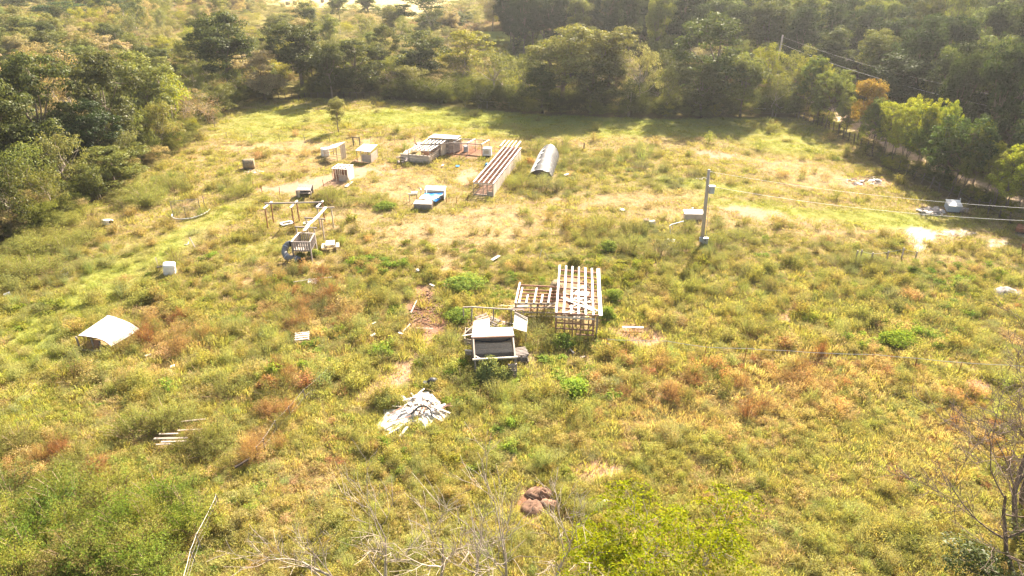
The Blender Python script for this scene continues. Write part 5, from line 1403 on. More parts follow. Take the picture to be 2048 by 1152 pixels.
t = thing('yard_fence', G(985, 655), 'crooked pole fence with one top rail behind the L-roofed coop', 'fence')
zt = 1.35
pp = [(926, 616), (944, 615), (987, 618), (1022, 620), (1047, 621)]; tq = [G(x, y, zt) for x, y in pp]
for i, p in enumerate(tq):
    if i < 4: board('post', down(p, 0) + Vector((rnd.uniform(-.06, .06), 0, 0)), p, .11 if i == 1 else .08, .09, M['grey_wood'], t)
for i in range(4): board('top_rail', tq[i] + Vector((0, 0, .05)), tq[i + 1] + Vector((0, 0, .05)), .08, .08, M['grey_wood'], t)
board('end_stub', tq[4] - Vector((0, 0, .35)), tq[4] + Vector((0, 0, .02)), .07, .07, M['wood'], t)
board('brace', down(tq[0], .05) + Vector((.5, .2, 0)), tq[1] - Vector((0, 0, .1)), .06, .06, M['grey_wood'], t)
t = thing('plywood_sheet', G(1042, 670), 'big pale plywood sheet leaning upright right of the L-shaped roof', 'sheet')
panel('sheet', [G(1026.5, 656, 1.15), G(1053, 663.5, 1.1), G(1055.5, 637, 1.3), G(1029.5, 624.5, 1.35)], .03, M['board_pale'], t, nx=3, wob=.02)
board('stiffener', G(1029.5, 624.5, 1.4), G(1055.5, 637, 1.35), .08, .06, M['grey_wood'], t)
for a in ((1027, 657), (1052, 664)): board('leg', down(G(*a, 1.05), 0), G(*a, 1.05), .07, .07, M['grey_wood'], t)
def pallet(g, ang, tiltx, label, group=None, w=1.05, d=1.1, n=7, mat='wood', tilty=0.0):
    t = thing('pallet', g, label, 'pallet', group); R_ = Matrix.Translation(g) @ Matrix.Rotation(ang, 4, 'Z') @ Matrix.Rotation(tilty, 4, 'Y') @ Matrix.Rotation(tiltx, 4, 'X')
    def L(x, y, z): return R_ @ Vector((x, y, z))
    for k in (-.45, 0, .45): board('stringer', L(k * w, -d / 2, .07), L(k * w, d / 2, .07), .05, .09, M[mat], t, roll=0)
    for i in range(n): board('deck_board', L(-w / 2, -d / 2 + (i + .5) * d / n, .13), L(w / 2, -d / 2 + (i + .5) * d / n, .13), .10, .022, M[mat], t, roll=tiltx if abs(tiltx) > .3 else 0)
    for i in (0, n // 2, n - 1): board('bottom_board', L(-w / 2, -d / 2 + (i + .5) * d / n, .01), L(w / 2, -d / 2 + (i + .5) * d / n, .01), .10, .022, M[mat], t)
    return t
pallet(G(1025, 757) + Vector((0, 0, .55)), R(8), R(84), 'grey pallet standing on edge at the right front corner of the weedy run', None, .55, 1.15, 8, 'grey_wood')
EP = 'pallets stacked beside the L-roofed coop'
for i in range(4): pallet(G(1041, 720) + Vector((rnd.uniform(-.05, .05), rnd.uniform(-.05, .05), .03 + .17 * i)), R(8 + rnd.uniform(-8, 8)), 0, ['bottom grey pallet of the stack right of the L-roofed coop', 'second grey pallet from the ground in the stack right of the L-roofed coop', 'third grey pallet from the ground in the stack right of the L-roofed coop', 'topmost pallet of the stack right of the L-roofed coop'][i], EP, .95, 1.0, 6, 'grey_wood')
foot(1041, 715, .9)
pallet(G(968, 652) + Vector((0, 0, .35)), R(35), R(30), 'broken pallet leaning behind the L-shaped roof, left of the scrap boards', None, 1.0, 1.2, 6, 'wood')
pallet(G(984, 655) + Vector((0, 0, .3)), R(-40), R(20), 'pallet lying against the crooked pole fence behind the L-roof', None, .9, 1.1, 6, 'wood')
def heap(name, label, cx, cy_, rx, ry, n, lmin, lmax, mats, hmax=.35, w=(.08, .16), th=.025, fan=None, cat='heap', part='board', seed=1, group=None):
    t = thing(name, G(cx, cy_), label, cat, group); rr = random.Random(seed)
    for i in range(n):
        a = rr.uniform(0, 6.28); q = rr.random() ** .6
        px, py = cx + math.cos(a) * q * rx, cy_ + math.sin(a) * q * ry
        z = .04 + hmax * (1 - q) * rr.uniform(.2, 1)
        g = G(px, py, z); L = rr.uniform(lmin, lmax); an = rr.uniform(0, math.pi) if fan is None else fan(px, py, rr)
        d = Vector((math.cos(an), math.sin(an), rr.uniform(-.18, .18)))
        a_, b_ = g - d * L / 2, g + d * L / 2
        a_.z = max(a_.z, .02); b_.z = max(b_.z, .02)
        board(part, a_, b_, rr.uniform(*w), th, M[rr.choice(mats)], t, roll=rr.uniform(-.3, .3))
    return t
heap('scrap_heap', 'heap of pale scrap boards inside the crooked pole fence', 1003, 647, 26, 13, 22, .5, 1.3, ['pale_wood', 'wood', 'red_wood'], .35, seed=3)
t = thing('plank_bin', G(937, 685), 'low bin of old boards with an empty inside at the left of the L-roofed coop', 'bin')
A, B, C, D = G(929, 694), G(945, 697), G(948, 675), G(932, 672)
for a, b in ((A, B), (B, C), (C, D), (D, A)): planks(t, 'side_board', a, b, b + Vector((0, 0, .7)), a + Vector((0, 0, .7)), 3, .03, M['plywood'], .015)
board('rim_board', G(925, 671.5, .75), G(945, 668.5, .78), .1, .04, M['pale_wood'], t); board('rim_board', G(928, 668, .75), G(946, 652, .8), .08, .04, M['wood'], t)
foot(938, 685, .9)
t = thing('side_frame', G(938, 716), 'small grey frame with one board left of the weedy run', 'frame')
for px in (932, 944): board('post', G(px, 722), G(px, 722) + Vector((0, 0, .85)), .07, .07, M['grey_wood'], t)
board('rail', G(932, 722) + Vector((-.05, 0, .85)), G(944, 722) + Vector((.05, 0, .8)), .08, .08, M['pale_wood'], t); planks(t, 'board', G(933, 722) + Vector((0, 0, .45)), G(943, 722) + Vector((0, 0, .45)), G(943, 722) + Vector((0, 0, .75)), G(933, 722) + Vector((0, 0, .75)), 2, .02, M['wood'])
tag(board('loose_board', G(1026, 762, .05), G(1043, 758, .08), .12, .04, M['pale_wood'], None), 'short loose board in the weeds below the standing grey pallet', 'board')

# ================================================================== the two timber frames
zf, zb = 2.05, 2.35
t = thing('large_timber_frame', G(1158, 660), 'largest unfinished timber frame with white rafters crossed by brown purlins', 'timber frame')
topx = [1119.7, 1132.7, 1145.8, 1158.8, 1172, 1185, 1196.5]; topy = [530.5, 531.5, 532.5, 534, 535, 537, 538]
botx = [1112.6, 1128, 1142.8, 1157.6, 1172.3, 1187, 1201.5]; boty = [625, 626, 627, 628, 629, 630, 631]
FA, FB, BA, BB = G(botx[0], boty[0], zf), G(botx[6], boty[6], zf), G(topx[0], topy[0], zb), G(topx[6], topy[6], zb)
for i in range(7):
    k = i / 6; a = FA.lerp(FB, k); b = BA.lerp(BB, k)
    if i in (2, 3): 
        board('rafter', a, a.lerp(b, .12 + .02 * i), .13, .05, M['white'], t); board('rafter', a.lerp(b, .22), b, .12, .05, M['white'], t)
    else: board('rafter', a, b, .25 if i == 6 else .14, .05, M['white'], t)
for k in (.02, .12, .25, .38, .52, .66, .79, .92):
    a = FA.lerp(BA, k) + Vector((-.1, 0, -.10)); b = FB.lerp(BB, k) + Vector((.05, 0, -.10)); board('purlin', a, b, .06, .13, M['red_wood'], t)
pf = [(0, .02), (.85, .02), (0, .5), (.87, .35), (.87, .75), (0, .98), (.87, .98)]
for u, k in pf:
    p = FA.lerp(FB, u).lerp(BA.lerp(BB, u), k); board('post', down(p, 0), p - Vector((0, 0, .15)), .13, .13, M['red_wood'], t)
p = FA.lerp(FB, .93).lerp(BA.lerp(BB, .93), .02); board('post', down(p, 0), p - Vector((0, 0, .12)), .12, .12, M['wood'], t)
for z in (1.75, 1.3, .85, .45): 
    a = down(FA, z).lerp(down(FB, z), -.02); b = down(FA, z).lerp(down(FB, z), .88 if z > .5 else .87); 
    if z < .5: a = a.lerp(b, .55)
    board('front_rail', a - Vector((0, .08, 0)), b - Vector((0, .08, rnd.uniform(-.05, .05))), .05, .11, M['red_wood'] if z < 1.5 else M['pale_wood'], t)
for u in (.2, .38, .56, .74):
    p = down(FA, 0).lerp(down(FB, 0), u); board('front_stud', p, p + Vector((0, 0, 1.85)), .08, .05, M['red_wood'], t)
board('fallen_board', G(1133, 601, 2.1), G(1190, 619, 2.12), .1, .04, M['pale_wood'], t); board('fallen_board', G(1160, 603, 2.12), G(1196, 622, 2.12), .1, .04, M['pale_wood'], t); board('fallen_board', G(1128, 598, 2.1), G(1187, 622, 2.15), .09, .04, M['white'], t)
for a, b in (((.87, .35), (.6, .35)), ((.87, .75), (.6, .75))):
    p = FA.lerp(FB, a[0]).lerp(BA.lerp(BB, a[0]), a[1]); q = FA.lerp(FB, b[0]).lerp(BA.lerp(BB, b[0]), b[1]); board('brace', down(p, 1.2), q - Vector((0, 0, .2)), .06, .1, M['grey_wood'], t)
for px, py, r in ((1135, 640, 1.1), (1160, 645, 1.2), (1180, 645, 1.0), (1150, 610, 1.7), (1160, 590, 1.5)): foot(px, py, r)
zf, zb = 1.45, 1.75
t = thing('small_timber_frame', G(1072, 632), 'lower timber frame with horizontal purlins joined to the left of the largest frame', 'timber frame')
FA, FB, BA, BB = G(1031, 605.5, zf), G(1111, 605.5, zf), G(1039.5, 567, zb), G(1117, 571, zb)
for k in (.0, .17, .36, .53, .72, .97): board('purlin', FA.lerp(BA, k) + Vector((-.05, 0, -.09)), FB.lerp(BB, k) + Vector((.02, 0, -.09)), .06, .12, M['red_wood'] if k else M['grey_wood'], t)
for u, k0, k1 in ((0.0, 0, 1.06), (.09, 0, .8), (.27, 0, .42), (.46, 0, .8), (.64, 0, .45), (.82, 0, .82)):
    board('rafter', FA.lerp(FB, u).lerp(BA.lerp(BB, u), k0), FA.lerp(FB, u).lerp(BA.lerp(BB, u), k1), .12, .04, M['white'], t)
for u, k in ((0, 0), (.55, 0), (.72, 0), (0, .95), (.5, .95), (.35, .4)): 
    p = FA.lerp(FB, u).lerp(BA.lerp(BB, u), k); board('post', down(p, 0), p - Vector((0, 0, .12)), .1, .1, M['red_wood'], t)
for z in (1.1, .7, .35): board('front_rail', down(FA, z) + Vector((-.05, -.08, 0)), down(FB, z) + Vector((0, -.08, rnd.uniform(-.06, .02))), .05, .1, M['wood'], t)
for px, r in ((1050, 1.2), (1075, 1.2), (1100, 1.2)): foot(px, 612, r)
t = heap('lumber_stack', 'stack of long boards on the ground left of the lower timber frame', 1040, 618, 20, 7, 12, 1.6, 2.4, ['pale_wood', 'board_pale', 'red_wood'], .25, (.12, .2), .04, lambda px, py, rr: rr.uniform(-.15, .05), 'stack', seed=5)
heap('scrap_heap', 'heap of broken boards and straw under the largest timber frame', 1158, 603, 28, 32, 46, .5, 1.6, ['pale_wood', 'board_pale', 'wood', 'board_pale'], .45, (.1, .22), .03, seed=8)
heap('scrap_heap', 'dark broken boards in the shade below the lower timber frame', 1088, 618, 20, 8, 14, .5, 1.2, ['wood', 'red_wood', 'grey_wood'], .25, seed=9)
g = G(1113, 586); t = bale('straw_bale', g, .55, 1.0, 1.3, 'brown straw roll at the left edge of the largest timber frame')
tag(cloth('feed_sheet', [G(1148, 597, .35), G(1170, 600, .4), G(1182, 585, .45), G(1152, 580, .4)], 0, M['board_pale'], 'x', 'sheet', .08, 6, 9), 'sagging pale sheet on the heap under the largest timber frame', 'sheet')
# ================================================================== white board pile in the foreground
t = thing('board_pile', G(846, 830), 'big pile of sun-bleached white boards fanned out over a crumpled sheet in the weeds', 'heap')
rr = random.Random(21)
outl = [(755, 868), (770, 845), (767, 820), (790, 822), (806, 806), (826, 800), (842, 786), (858, 784), (862, 792), (876, 798), (886, 815), (900, 836), (884, 845), (868, 840), (852, 862), (838, 848), (812, 852), (790, 868), (772, 862)]
cx, cy_ = 842, 822
ring = [G(x, y, .06) for x, y in outl]; n = len(ring); vs = [G(cx, cy_, .3)]
lv = [.25, .5, .75, 1.0]
for s in lv:
    for p in ring: q = vs[0].lerp(p, s); q.z = .12 + .22 * (1 - s) ** 1.2 + rr.uniform(-.07, .09) * (s < 1); vs.append(q)
fs = [(0, 1 + i, 1 + (i + 1) % n) for i in range(n)] + [(1 + k * n + i, 1 + (k + 1) * n + i, 1 + (k + 1) * n + (i + 1) % n, 1 + k * n + (i + 1) % n) for k in range(len(lv) - 1) for i in range(n)]
put('crumpled_sheet', MB().add(vs, fs), M['white'], t)
hub = G(848, 812, .3)
for i in range(52):
    a = rr.choice([rr.uniform(200, 250), rr.uniform(285, 330), rr.uniform(0, 360), rr.uniform(205, 235)]); L = rr.uniform(.4, 1.7)
    d = Vector((math.cos(R(a)), math.sin(R(a)) * 1.0, 0)); s = hub + Vector((rr.uniform(-1.1, .9), rr.uniform(-.6, .8), rr.uniform(-.12, .22))) - d * L * .35
    e = s + d * L; e.z = max(.1, s.z + rr.uniform(-.16, .16)); board('board', s, e, rr.uniform(.06, .20), .03, M[rr.choice(['white', 'pale_wood', 'tin', 'white', 'board_pale', 'white', 'grey_wood', 'wood'])], t, roll=rr.uniform(-.2, .2))
for i in range(24):
    px, py = rr.uniform(762, 808), rr.uniform(826, 864); a = rr.uniform(215, 270); g = G(px, py, .25); d = Vector((math.cos(R(a)), math.sin(R(a)), 0)); board('board', g - d * .4, g + d * rr.uniform(.3, .7) - Vector((0, 0, .15)), rr.uniform(.12, .24), .025, M['white'], t, roll=rr.uniform(-.3, .3))
for a, b in (((775, 845), (822, 832)), ((838, 826), (848, 808)), ((846, 830), (852, 812)), ((776, 830), (808, 812)), ((880, 820), (902, 806)), ((882, 812), (905, 812))): board('board', G(*a, .3), G(*b, .5), .07, .03, M['red_wood'], t)
put('dark_pipe', MB().tube(smooth([G(822, 828, .45), G(836, 815, .6), G(850, 812, .62), G(861, 820, .5), G(864, 832, .35)]), .06, 8), M['black'], t)
for px, py, r in ((848, 812, 1.0), (820, 826, .8), (870, 822, .7), (790, 845, .55), (770, 858, .4)): foot(px, py, r)

# ================================================================== utility pole and its things
pb = G(1403, 492); ph = height_at(1403, 492, 339)
t = thing('utility_pole', pb, 'tall weathered utility pole with a meter box at its foot and wires to the right', 'utility pole')
ptop = G(1418, 339, ph); 
put('shaft', MB().tube([pb + Vector((0, 0, -.3)), pb.lerp(ptop, .5), ptop], [.19, .16, .125], 12), M['pole'], t, True)
def on(k, off=(0, 0, 0)): return pb.lerp(ptop, k) + Vector(off)
ht = G(1417, 383, 0).z
k1 = .72
bx = MB().box(on(k1 + .03, (.38, -.1, 0)), .42, .34, .62); put('transformer_box', bx, M['grey_paint'], t)
put('box_lid', MB().box(on(k1 + .03, (.38, -.1, .335)), .52, .42, .05), M['white'], t)
put('bracket', MB().beam(on(k1), on(k1, (.4, -.1, 0)), .06, .06), M['steel'], t)
put('meter_box', MB().box(on(.075, (.18, -.26, 0)), .52, .22, .78), M['grey_metal'], t)
put('meter_box', MB().box(on(.105, (-.2, -.24, 0)), .24, .18, .4), M['grey_paint'], t)
put('meter_dial', MB().tube([on(.10, (.18, -.37, 0)), on(.10, (.18, -.43, 0))], .1, 12), M['steel'], t)
put('conduit', MB().tube([on(.0, (.2, -.18, .1)), on(.04, (.2, -.18, 0))], .035, 6), M['white'], t)
put('conduit', MB().tube([on(.13, (.3, -.12, 0)), on(.45, (.27, -.1, 0)), on(.66, (.26, -.1, 0))], .022, 6), M['grey_metal'], t)
put('insulator', MB().tube([on(.97, (.15, 0, 0)), on(.97, (.28, 0, .02))], .05, 8), M['grey_paint'], t)
foot(1403, 490, .45)
def span(name, a, b, sag, r, mat, label, group=None, cat='wire'):
    pts = [a.lerp(b, k) - Vector((0, 0, sag * 4 * k * (1 - k))) for k in np.linspace(0, 1, 25)]
    return tag(put(name, MB().tube(pts, r, 5), mat), label, cat, group)
e1 = G(2330, 428, 7.2); e2 = G(2330, 452, 6.4)
np_ = Vector((e1.x, e1.y, 0))
t = thing('utility_pole', np_, 'next utility pole just outside the right edge of the photo', 'utility pole')
put('shaft', MB().tube([np_ + Vector((0, 0, -.3)), np_ + Vector((0, 0, 8))], [.19, .13], 10), M['pole'], t, True); e2 = Vector((np_.x, np_.y, 6.45))
span('power_line', on(.97, (.25, 0, 0)), e1, .7, .009, M['wire'], 'upper white wire running right from the top of the utility pole')
span('power_line', on(.77, (.45, -.1, .15)), e2, .85, .010, M['wire'], 'lower white wire running right from the box on the utility pole')
# line along the track
q1 = G(1540, 200); h1_ = height_at(1540, 200, 70)
t = thing('utility_pole', q1, 'distant wooden pole rising out of the yellow-green treetops at the back', 'utility pole')
put('shaft', MB().tube([q1, q1 + Vector((.3, 0, h1_))], [.2, .14], 8), M['pole'], t, True)
q2 = Vector((66, 62, 0)); t = thing('utility_pole', q2, 'track-side utility pole outside the right edge of the photo', 'utility pole')
put('shaft', MB().tube([q2, q2 + Vector((0, 0, 9.5))], [.2, .14], 8), M['pole'], t, True)
span('power_line', q1 + Vector((.3, 0, h1_ - .3)), q2 + Vector((0, 0, 9.2)), 1.6, .009, M['steel'], 'long thin wire slanting down across the dark wood, upper of the pair', 'wires crossing before the dark wood')
span('power_line', q1 + Vector((.3, 0, h1_ - 1.4)), q2 + Vector((0, 0, 8.0)), 1.8, .009, M['wire'], 'long thin wire slanting down across the dark wood, lower of the pair', 'wires crossing before the dark wood')

# ================================================================== around the pole
t = thing('well_box', G(1385, 441), 'white metal box with a sloping lid left of the utility pole', 'box')
f_ = Fr(G(1369, 441.5), R(-2)); W_ = 1.75
put('body', MB().slab([f_(0, 0, .72), f_(W_, 0, .72), f_(W_, .75, .82), f_(0, .75, .82)], .7), M['plywood'], t)
panel('lid', [f_(-.06, -.06, .76), f_(W_ + .06, -.06, .76), f_(W_ + .06, .82, .88), f_(-.06, .82, .88)], .05, M['white'], t)
put('vent', MB().tube([f_(.85, .9, .3), f_(.85, .9, 1.05)], .08, 8), M['white'], t); foot(1385, 437, 1.0)
t = thing('junk_drum', G(1303, 449), 'pale yellow drum lying beside a dark crate in the grass', 'drum')
put('drum_body', MB().tube([G(1298, 447, .28), G(1308, 445, .28)], .27, 14), M['board_pale'], t); put('drum_rim', MB().tube([G(1297.6, 447, .28), G(1298.4, 447, .28)], .29, 14), M['steel'], t)
t = thing('dark_crate', G(1291, 449), 'dark blue-black crate left of the pale yellow drum', 'crate'); f_ = Fr(G(1287, 450), R(-10))
for a, b in (((0, 0), (.45, 0)), ((.45, 0), (.45, .5)), ((.45, .5), (0, .5)), ((0, .5), (0, 0))): planks(t, 'side_board', f_(*a, 0), f_(*b, 0), f_(*b, .5), f_(*a, .5), 2, .03, M['black'])
put('load', MB().box(f_(.22, .25, .4), .35, .4, .2, .3), M['rust'], t); foot(1297, 447, .8)
t = thing('pipe_frame', G(1345, 468), 'bent pipe frame standing in the weeds left of the white box', 'frame')
put('pipe', MB().tube([G(1341, 470), G(1339.5, 451, .95), G(1343, 449, .95), G(1367, 442.5, .95), G(1368, 452, .0)], .04, 6), M['grey_paint'], t); put('pipe', MB().tube([G(1347, 463), G(1344, 450, .6)], .03, 6), M['steel'], t)
tag(put('tin_sheet', MB().slab([G(1332, 481, .3), G(1349, 484, .3), G(1350.5, 478.5, .35), G(1336, 477, .35)], .03), M['tin']), 'flat pale sheet lying in the weeds left of the utility pole', 'sheet')
tag(board('plank', G(1350, 484, .25), G(1366, 487, .2), .09, .04, M['pale_wood'], None), 'thin plank sticking out right of the flat pale sheet', 'plank')
heap('litter', 'scattered white litter in the short grass left of the junk drum', 1242, 419.5, 13, 2.6, 12, .15, .4, ['white', 'grey_metal'], .08, (.1, .25), seed=31, cat='litter', part='scrap')
heap('litter', 'scattered scraps of white rubbish above the utility pole transformer', 1410, 357, 16, 4, 12, .2, .5, ['white', 'grey_wood'], .15, (.1, .25), seed=32, cat='litter', part='scrap')
heap('litter', 'scattered bits of rubble and tin on the bare patch near the fence row', 1728, 363, 38, 7, 30, .3, .8, ['stone', 'grey_wood', 'white', 'dark_wood'], .12, (.15, .35), seed=33, cat='litter', part='scrap')

# pump house and rubble
t = thing('pump_house', G(1905, 426), 'small white pump house with a pitched white lid between two rubble heaps', 'pump house')
f_ = Fr(G(1894.5, 425.5), R(-12)); w_, d_ = 1.15, 1.1
put('walls', MB().slab([f_(0, 0, .75), f_(w_, 0, .75), f_(w_, d_, 1.0), f_(0, d_, 1.0)], .72), M['grey_paint'], t)
panel('lid', [f_(-.08, -.08, .78), f_(w_ + .08, -.08, .78), f_(w_ + .08, d_ + .05, 1.06), f_(-.08, d_ + .05, 1.06)], .05, M['white'], t)
put('base_board', MB().box(f_(w_ / 2, -.02, .06), w_, .06, .12, R(-12)), M['dark_wood'], t); foot(1905, 421, .9)
tag(board('short_post', G(1919, 412), G(1921, 396, .8), .07, .07, M['white'], None), 'short pale post just behind the small white pump house', 'post')
def rubble(label, cx, cy_, rx, ry, n, seed, mats=('stone', 'grey_wood', 'plywood')):
    t = thing('rubble_heap', G(cx, cy_), label, 'heap'); rr = random.Random(seed)
    for i in range(n):
        a = rr.uniform(0, 6.28); q = rr.random() ** .5; p = G(cx + math.cos(a) * q * rx, cy_ + math.sin(a) * q * ry, .05 + .3 * (1 - q) * rr.random()); s = rr.uniform(.25, .75)
        m = MB().box((0, 0, 0), s, s * rr.uniform(.4, .8), s * rr.uniform(.08, .2)); mw = Matrix.Translation(p) @ Matrix.Rotation(rr.uniform(0, 6.28), 4, 'Z') @ Matrix.Rotation(rr.uniform(-.35, .35), 4, 'X') @ Matrix.Rotation(rr.uniform(-.35, .35), 4, 'Y')
        put('slab', m, M[rr.choice(mats)], t, False, mw)
rubble('heap of broken grey slabs left of the small white pump house', 1862, 422, 28, 8, 46, 41); rubble('smaller heap of dark slabs right of the small white pump house', 1928, 420, 10, 5, 14, 42, ('grey_wood', 'dark_wood', 'stone'))
for px in (1840, 1855, 1870, 1885, 1928): foot(px, 421, 1.0)
t = thing('cart', G(2040, 462), 'dark small cart with a red body in the tree shade at the right edge', 'cart')
put('cart_body', MB().slab([G(2032, 456, .55), G(2052, 459, .55), G(2056, 449, .6), G(2036, 447, .6)], .35), M['rust'], t)
for px, py in ((2034, 461), (2050, 464), (2038, 452), (2055, 454)):
    g = G(px, py, .22); put('wheel', MB().tube([g - Vector((.05, 0, 0)), g + Vector((.05, 0, 0))], .22, 12), M['black'], t)

# ================================================================== fences
def fence(name, label, pts, hts, wires, mat_post='rust', r=.035, wire_r=.007, wire_mat='wire', lean=.08, group=None, wood=False, extra=None):
    """pts: ground pixel positions of the posts"""
    g = [G(*p) for p in pts]; t = thing(name, g[0], label, 'fence', group); tops = []
    for i, p in enumerate(g):
        h = hts if not hasattr(hts, '__len__') else hts[i]; l = Vector((rnd.uniform(-lean, lean), rnd.uniform(-lean, lean), 0)); p = Vector((p.x, p.y, -.1)); q = Vector((p.x, p.y, h)) + l
        if wood: board('post', p, q, r * 2.4, r * 2.4, M[mat_post], t)
        else: put('post', MB().tube([p, q], r, 5), M[mat_post], t)
        tops.append((p, q))
    for z, wr, wm in wires:
        pts_ = []
        for i in range(len(tops)):
            a = tops[i][0].lerp(tops[i][1], z); pts_.append(a)
            if i < len(tops) - 1: b = tops[i + 1][0].lerp(tops[i + 1][1], z); pts_.append(a.lerp(b, .5) - Vector((0, 0, .02 + .02 * rnd.random())))
        put('strand', MB().tube(pts_, wr, 4), M[wm], t)
    return t
t = fence('wire_fence', 'wire fence with one bright top wire crossing the right half of the field', [(1213.5, 703), (1252, 705), (1330, 707), (1408, 719), (1489, 721), (1571, 726), (1656, 731), (1743, 735), (1828, 742), (1915, 750), (2010, 756), (2110, 764)], 1.0, [(.97, .018, 'wire'), (.6, .006, 'steel'), (.3, .006, 'steel')], 'rust', .03)
board('brace', G(1215, 687, .9), G(1237, 706, .0), .09, .09, M['grey_wood'], t)
fence('wire_fence', 'white-wired fence running down out of the lower left of the photo', [(376, 1185), (394, 1132), (404, 1100), (432, 1043), (443, 1020)], 1.05, [(.97, .008, 'wire'), (.5, .006, 'steel'), (.75, .006, 'steel')], 'grey_wood', .03)
fence('wire_fence', 'old wire fence lost in brown grass above the lower left fence', [(518, 920), (530, 903), (556, 868), (582, 838), (612, 803), (640, 775), (668, 748)], .9, [(.97, .006, 'steel'), (.5, .006, 'steel')], 'grey_wood', .03)
tag(board('fallen_post', G(470, 935, .5), G(501, 917, .65), .11, .11, M['dark_wood'], None), 'dark fallen post lying on the brown grass by the old wire fence', 'post')
fence('back_fence', 'thin post and wire fence in the golden grass across the middle of the meadow', [(345, 282), (400, 281), (455, 280), (505, 281), (560, 283), (610, 284), (660, 285), (705, 287), (742, 288), (790, 289), (830, 288)], 1.1, [(.95, .008, 'steel'), (.6, .006, 'steel')], 'grey_wood', .03)
t = thing('brace_gate', G(713, 292), 'dark H-shaped wooden fence brace in the golden grass', 'fence brace')
for px in (707.5, 720): board('post', G(px, 291), G(px, 291) + Vector((0, 0, 1.2)), .13, .13, M['dark_wood'], t)
board('rail', G(706, 291) + Vector((0, 0, 1.15)), G(720.5, 291) + Vector((0, 0, 1.05)), .1, .1, M['dark_wood'], t)
fence('back_fence', 'thin fence right of the long coop running through the weeds', [(1035, 291), (1075, 294), (1125, 296), (1168, 298), (1215, 299)], [1.0, 1.0, 1.0, .1, .9], [(.9, .007, 'steel')], 'grey_wood', .03)
tag(board('lone_post', G(1168, 298), G(1168.5, 286, .95), .15, .15, M['dark_wood'], None), 'short dark post standing alone in the meadow right of the hoop house', 'post')
fence('far_fence', 'wire fence in the shade along the foot of the back trees', [(930 + 44 * i, 214 + 1.15 * i + 2 * math.sin(i)) for i in range(16)], 1.15, [(.95, .014, 'wire'), (.65, .010, 'steel'), (.4, .010, 'steel')], 'grey_wood', .05)
fence('red_floor_fence', 'row of dark posts before the red-brown ground under the dark trees', [(545 + 13 * i, 199 - .2 * i) for i in range(17)], 1.1, [(.9, .012, 'steel')], 'dark_wood', .05)
tp_ = [(1596, 238), (1606, 241), (1616, 243), (1626, 246), (1635, 249), (1643, 252), (1650, 256), (1658, 259), (1667, 263), (1676, 268), (1686, 274), (1697, 281), (1708, 289), (1720, 297), (1732, 304), (1744, 312), (1757, 320), (1770, 328), (1783, 336), (1797, 344), (1812, 352), (1827, 360), (1843, 368), (1860, 377), (1878, 386), (1896, 395), (1915, 403), (1935, 411), (1955, 420), (1976, 428), (1998, 437), (2020, 446), (2045, 456), (2075, 468)]
fence('track_fence', 'fence of many thin dark posts under the tree row by the farm track', tp_, [rnd.uniform(1.0, 1.5) for _ in tp_], [(.8, .01, 'steel'), (.5, .01, 'steel')], 'dark_wood', .045, lean=.2, wood=True)
t = fence('garden_fence', 'leftover garden fence with two tall posts and a sagging rope at the right', [(1709, 528), (1716.5, 527), (1740, 528), (1774, 519), (1803, 516), (1829, 521)], [1.25, 1.3, 1.1, .8, .95, .85], [(.9, .012, 'wire')], 'wood', .04, lean=.05, wood=True)
t = thing('planter_box', G(1729, 532), 'low wooden planter frame at the foot of the garden fence', 'planter')
f_ = Fr(G(1719, 533), R(3))
for a, b in (((0, 0), (.95, 0)), ((.95, 0), (.95, .5)), ((.95, .5), (0, .5)), ((0, .5), (0, 0))): board('side_board', f_(*a, .12), f_(*b, .12), .04, .2, M['pale_wood'], t)
tag(board('edge_post', G(2045, 511), G(2046, 488, 1.05), .09, .09, M['rust'], None), 'rusty post standing alone at the right edge of the photo', 'post')
fence('goat_fence', 'few rusty fence posts around the bare goat ground on the left', [(509, 378), (525, 388), (559, 390), (625, 384), (648, 376), (700, 371)], .95, [(.9, .005, 'steel')], 'rust', .035, lean=.12)
fence('goat_fence', 'short line of thin posts right of the plywood box', [(935, 409), (912, 408), (893, 405)], .85, [(.9, .005, 'steel')], 'rust', .035, lean=.12)
fence('goat_fence', 'thin posts between the small shed and the goat coop', [(765, 321), (777, 317), (787, 320), (794, 330)], .95, [(.9, .005, 'steel')], 'grey_wood', .03, lean=.08)

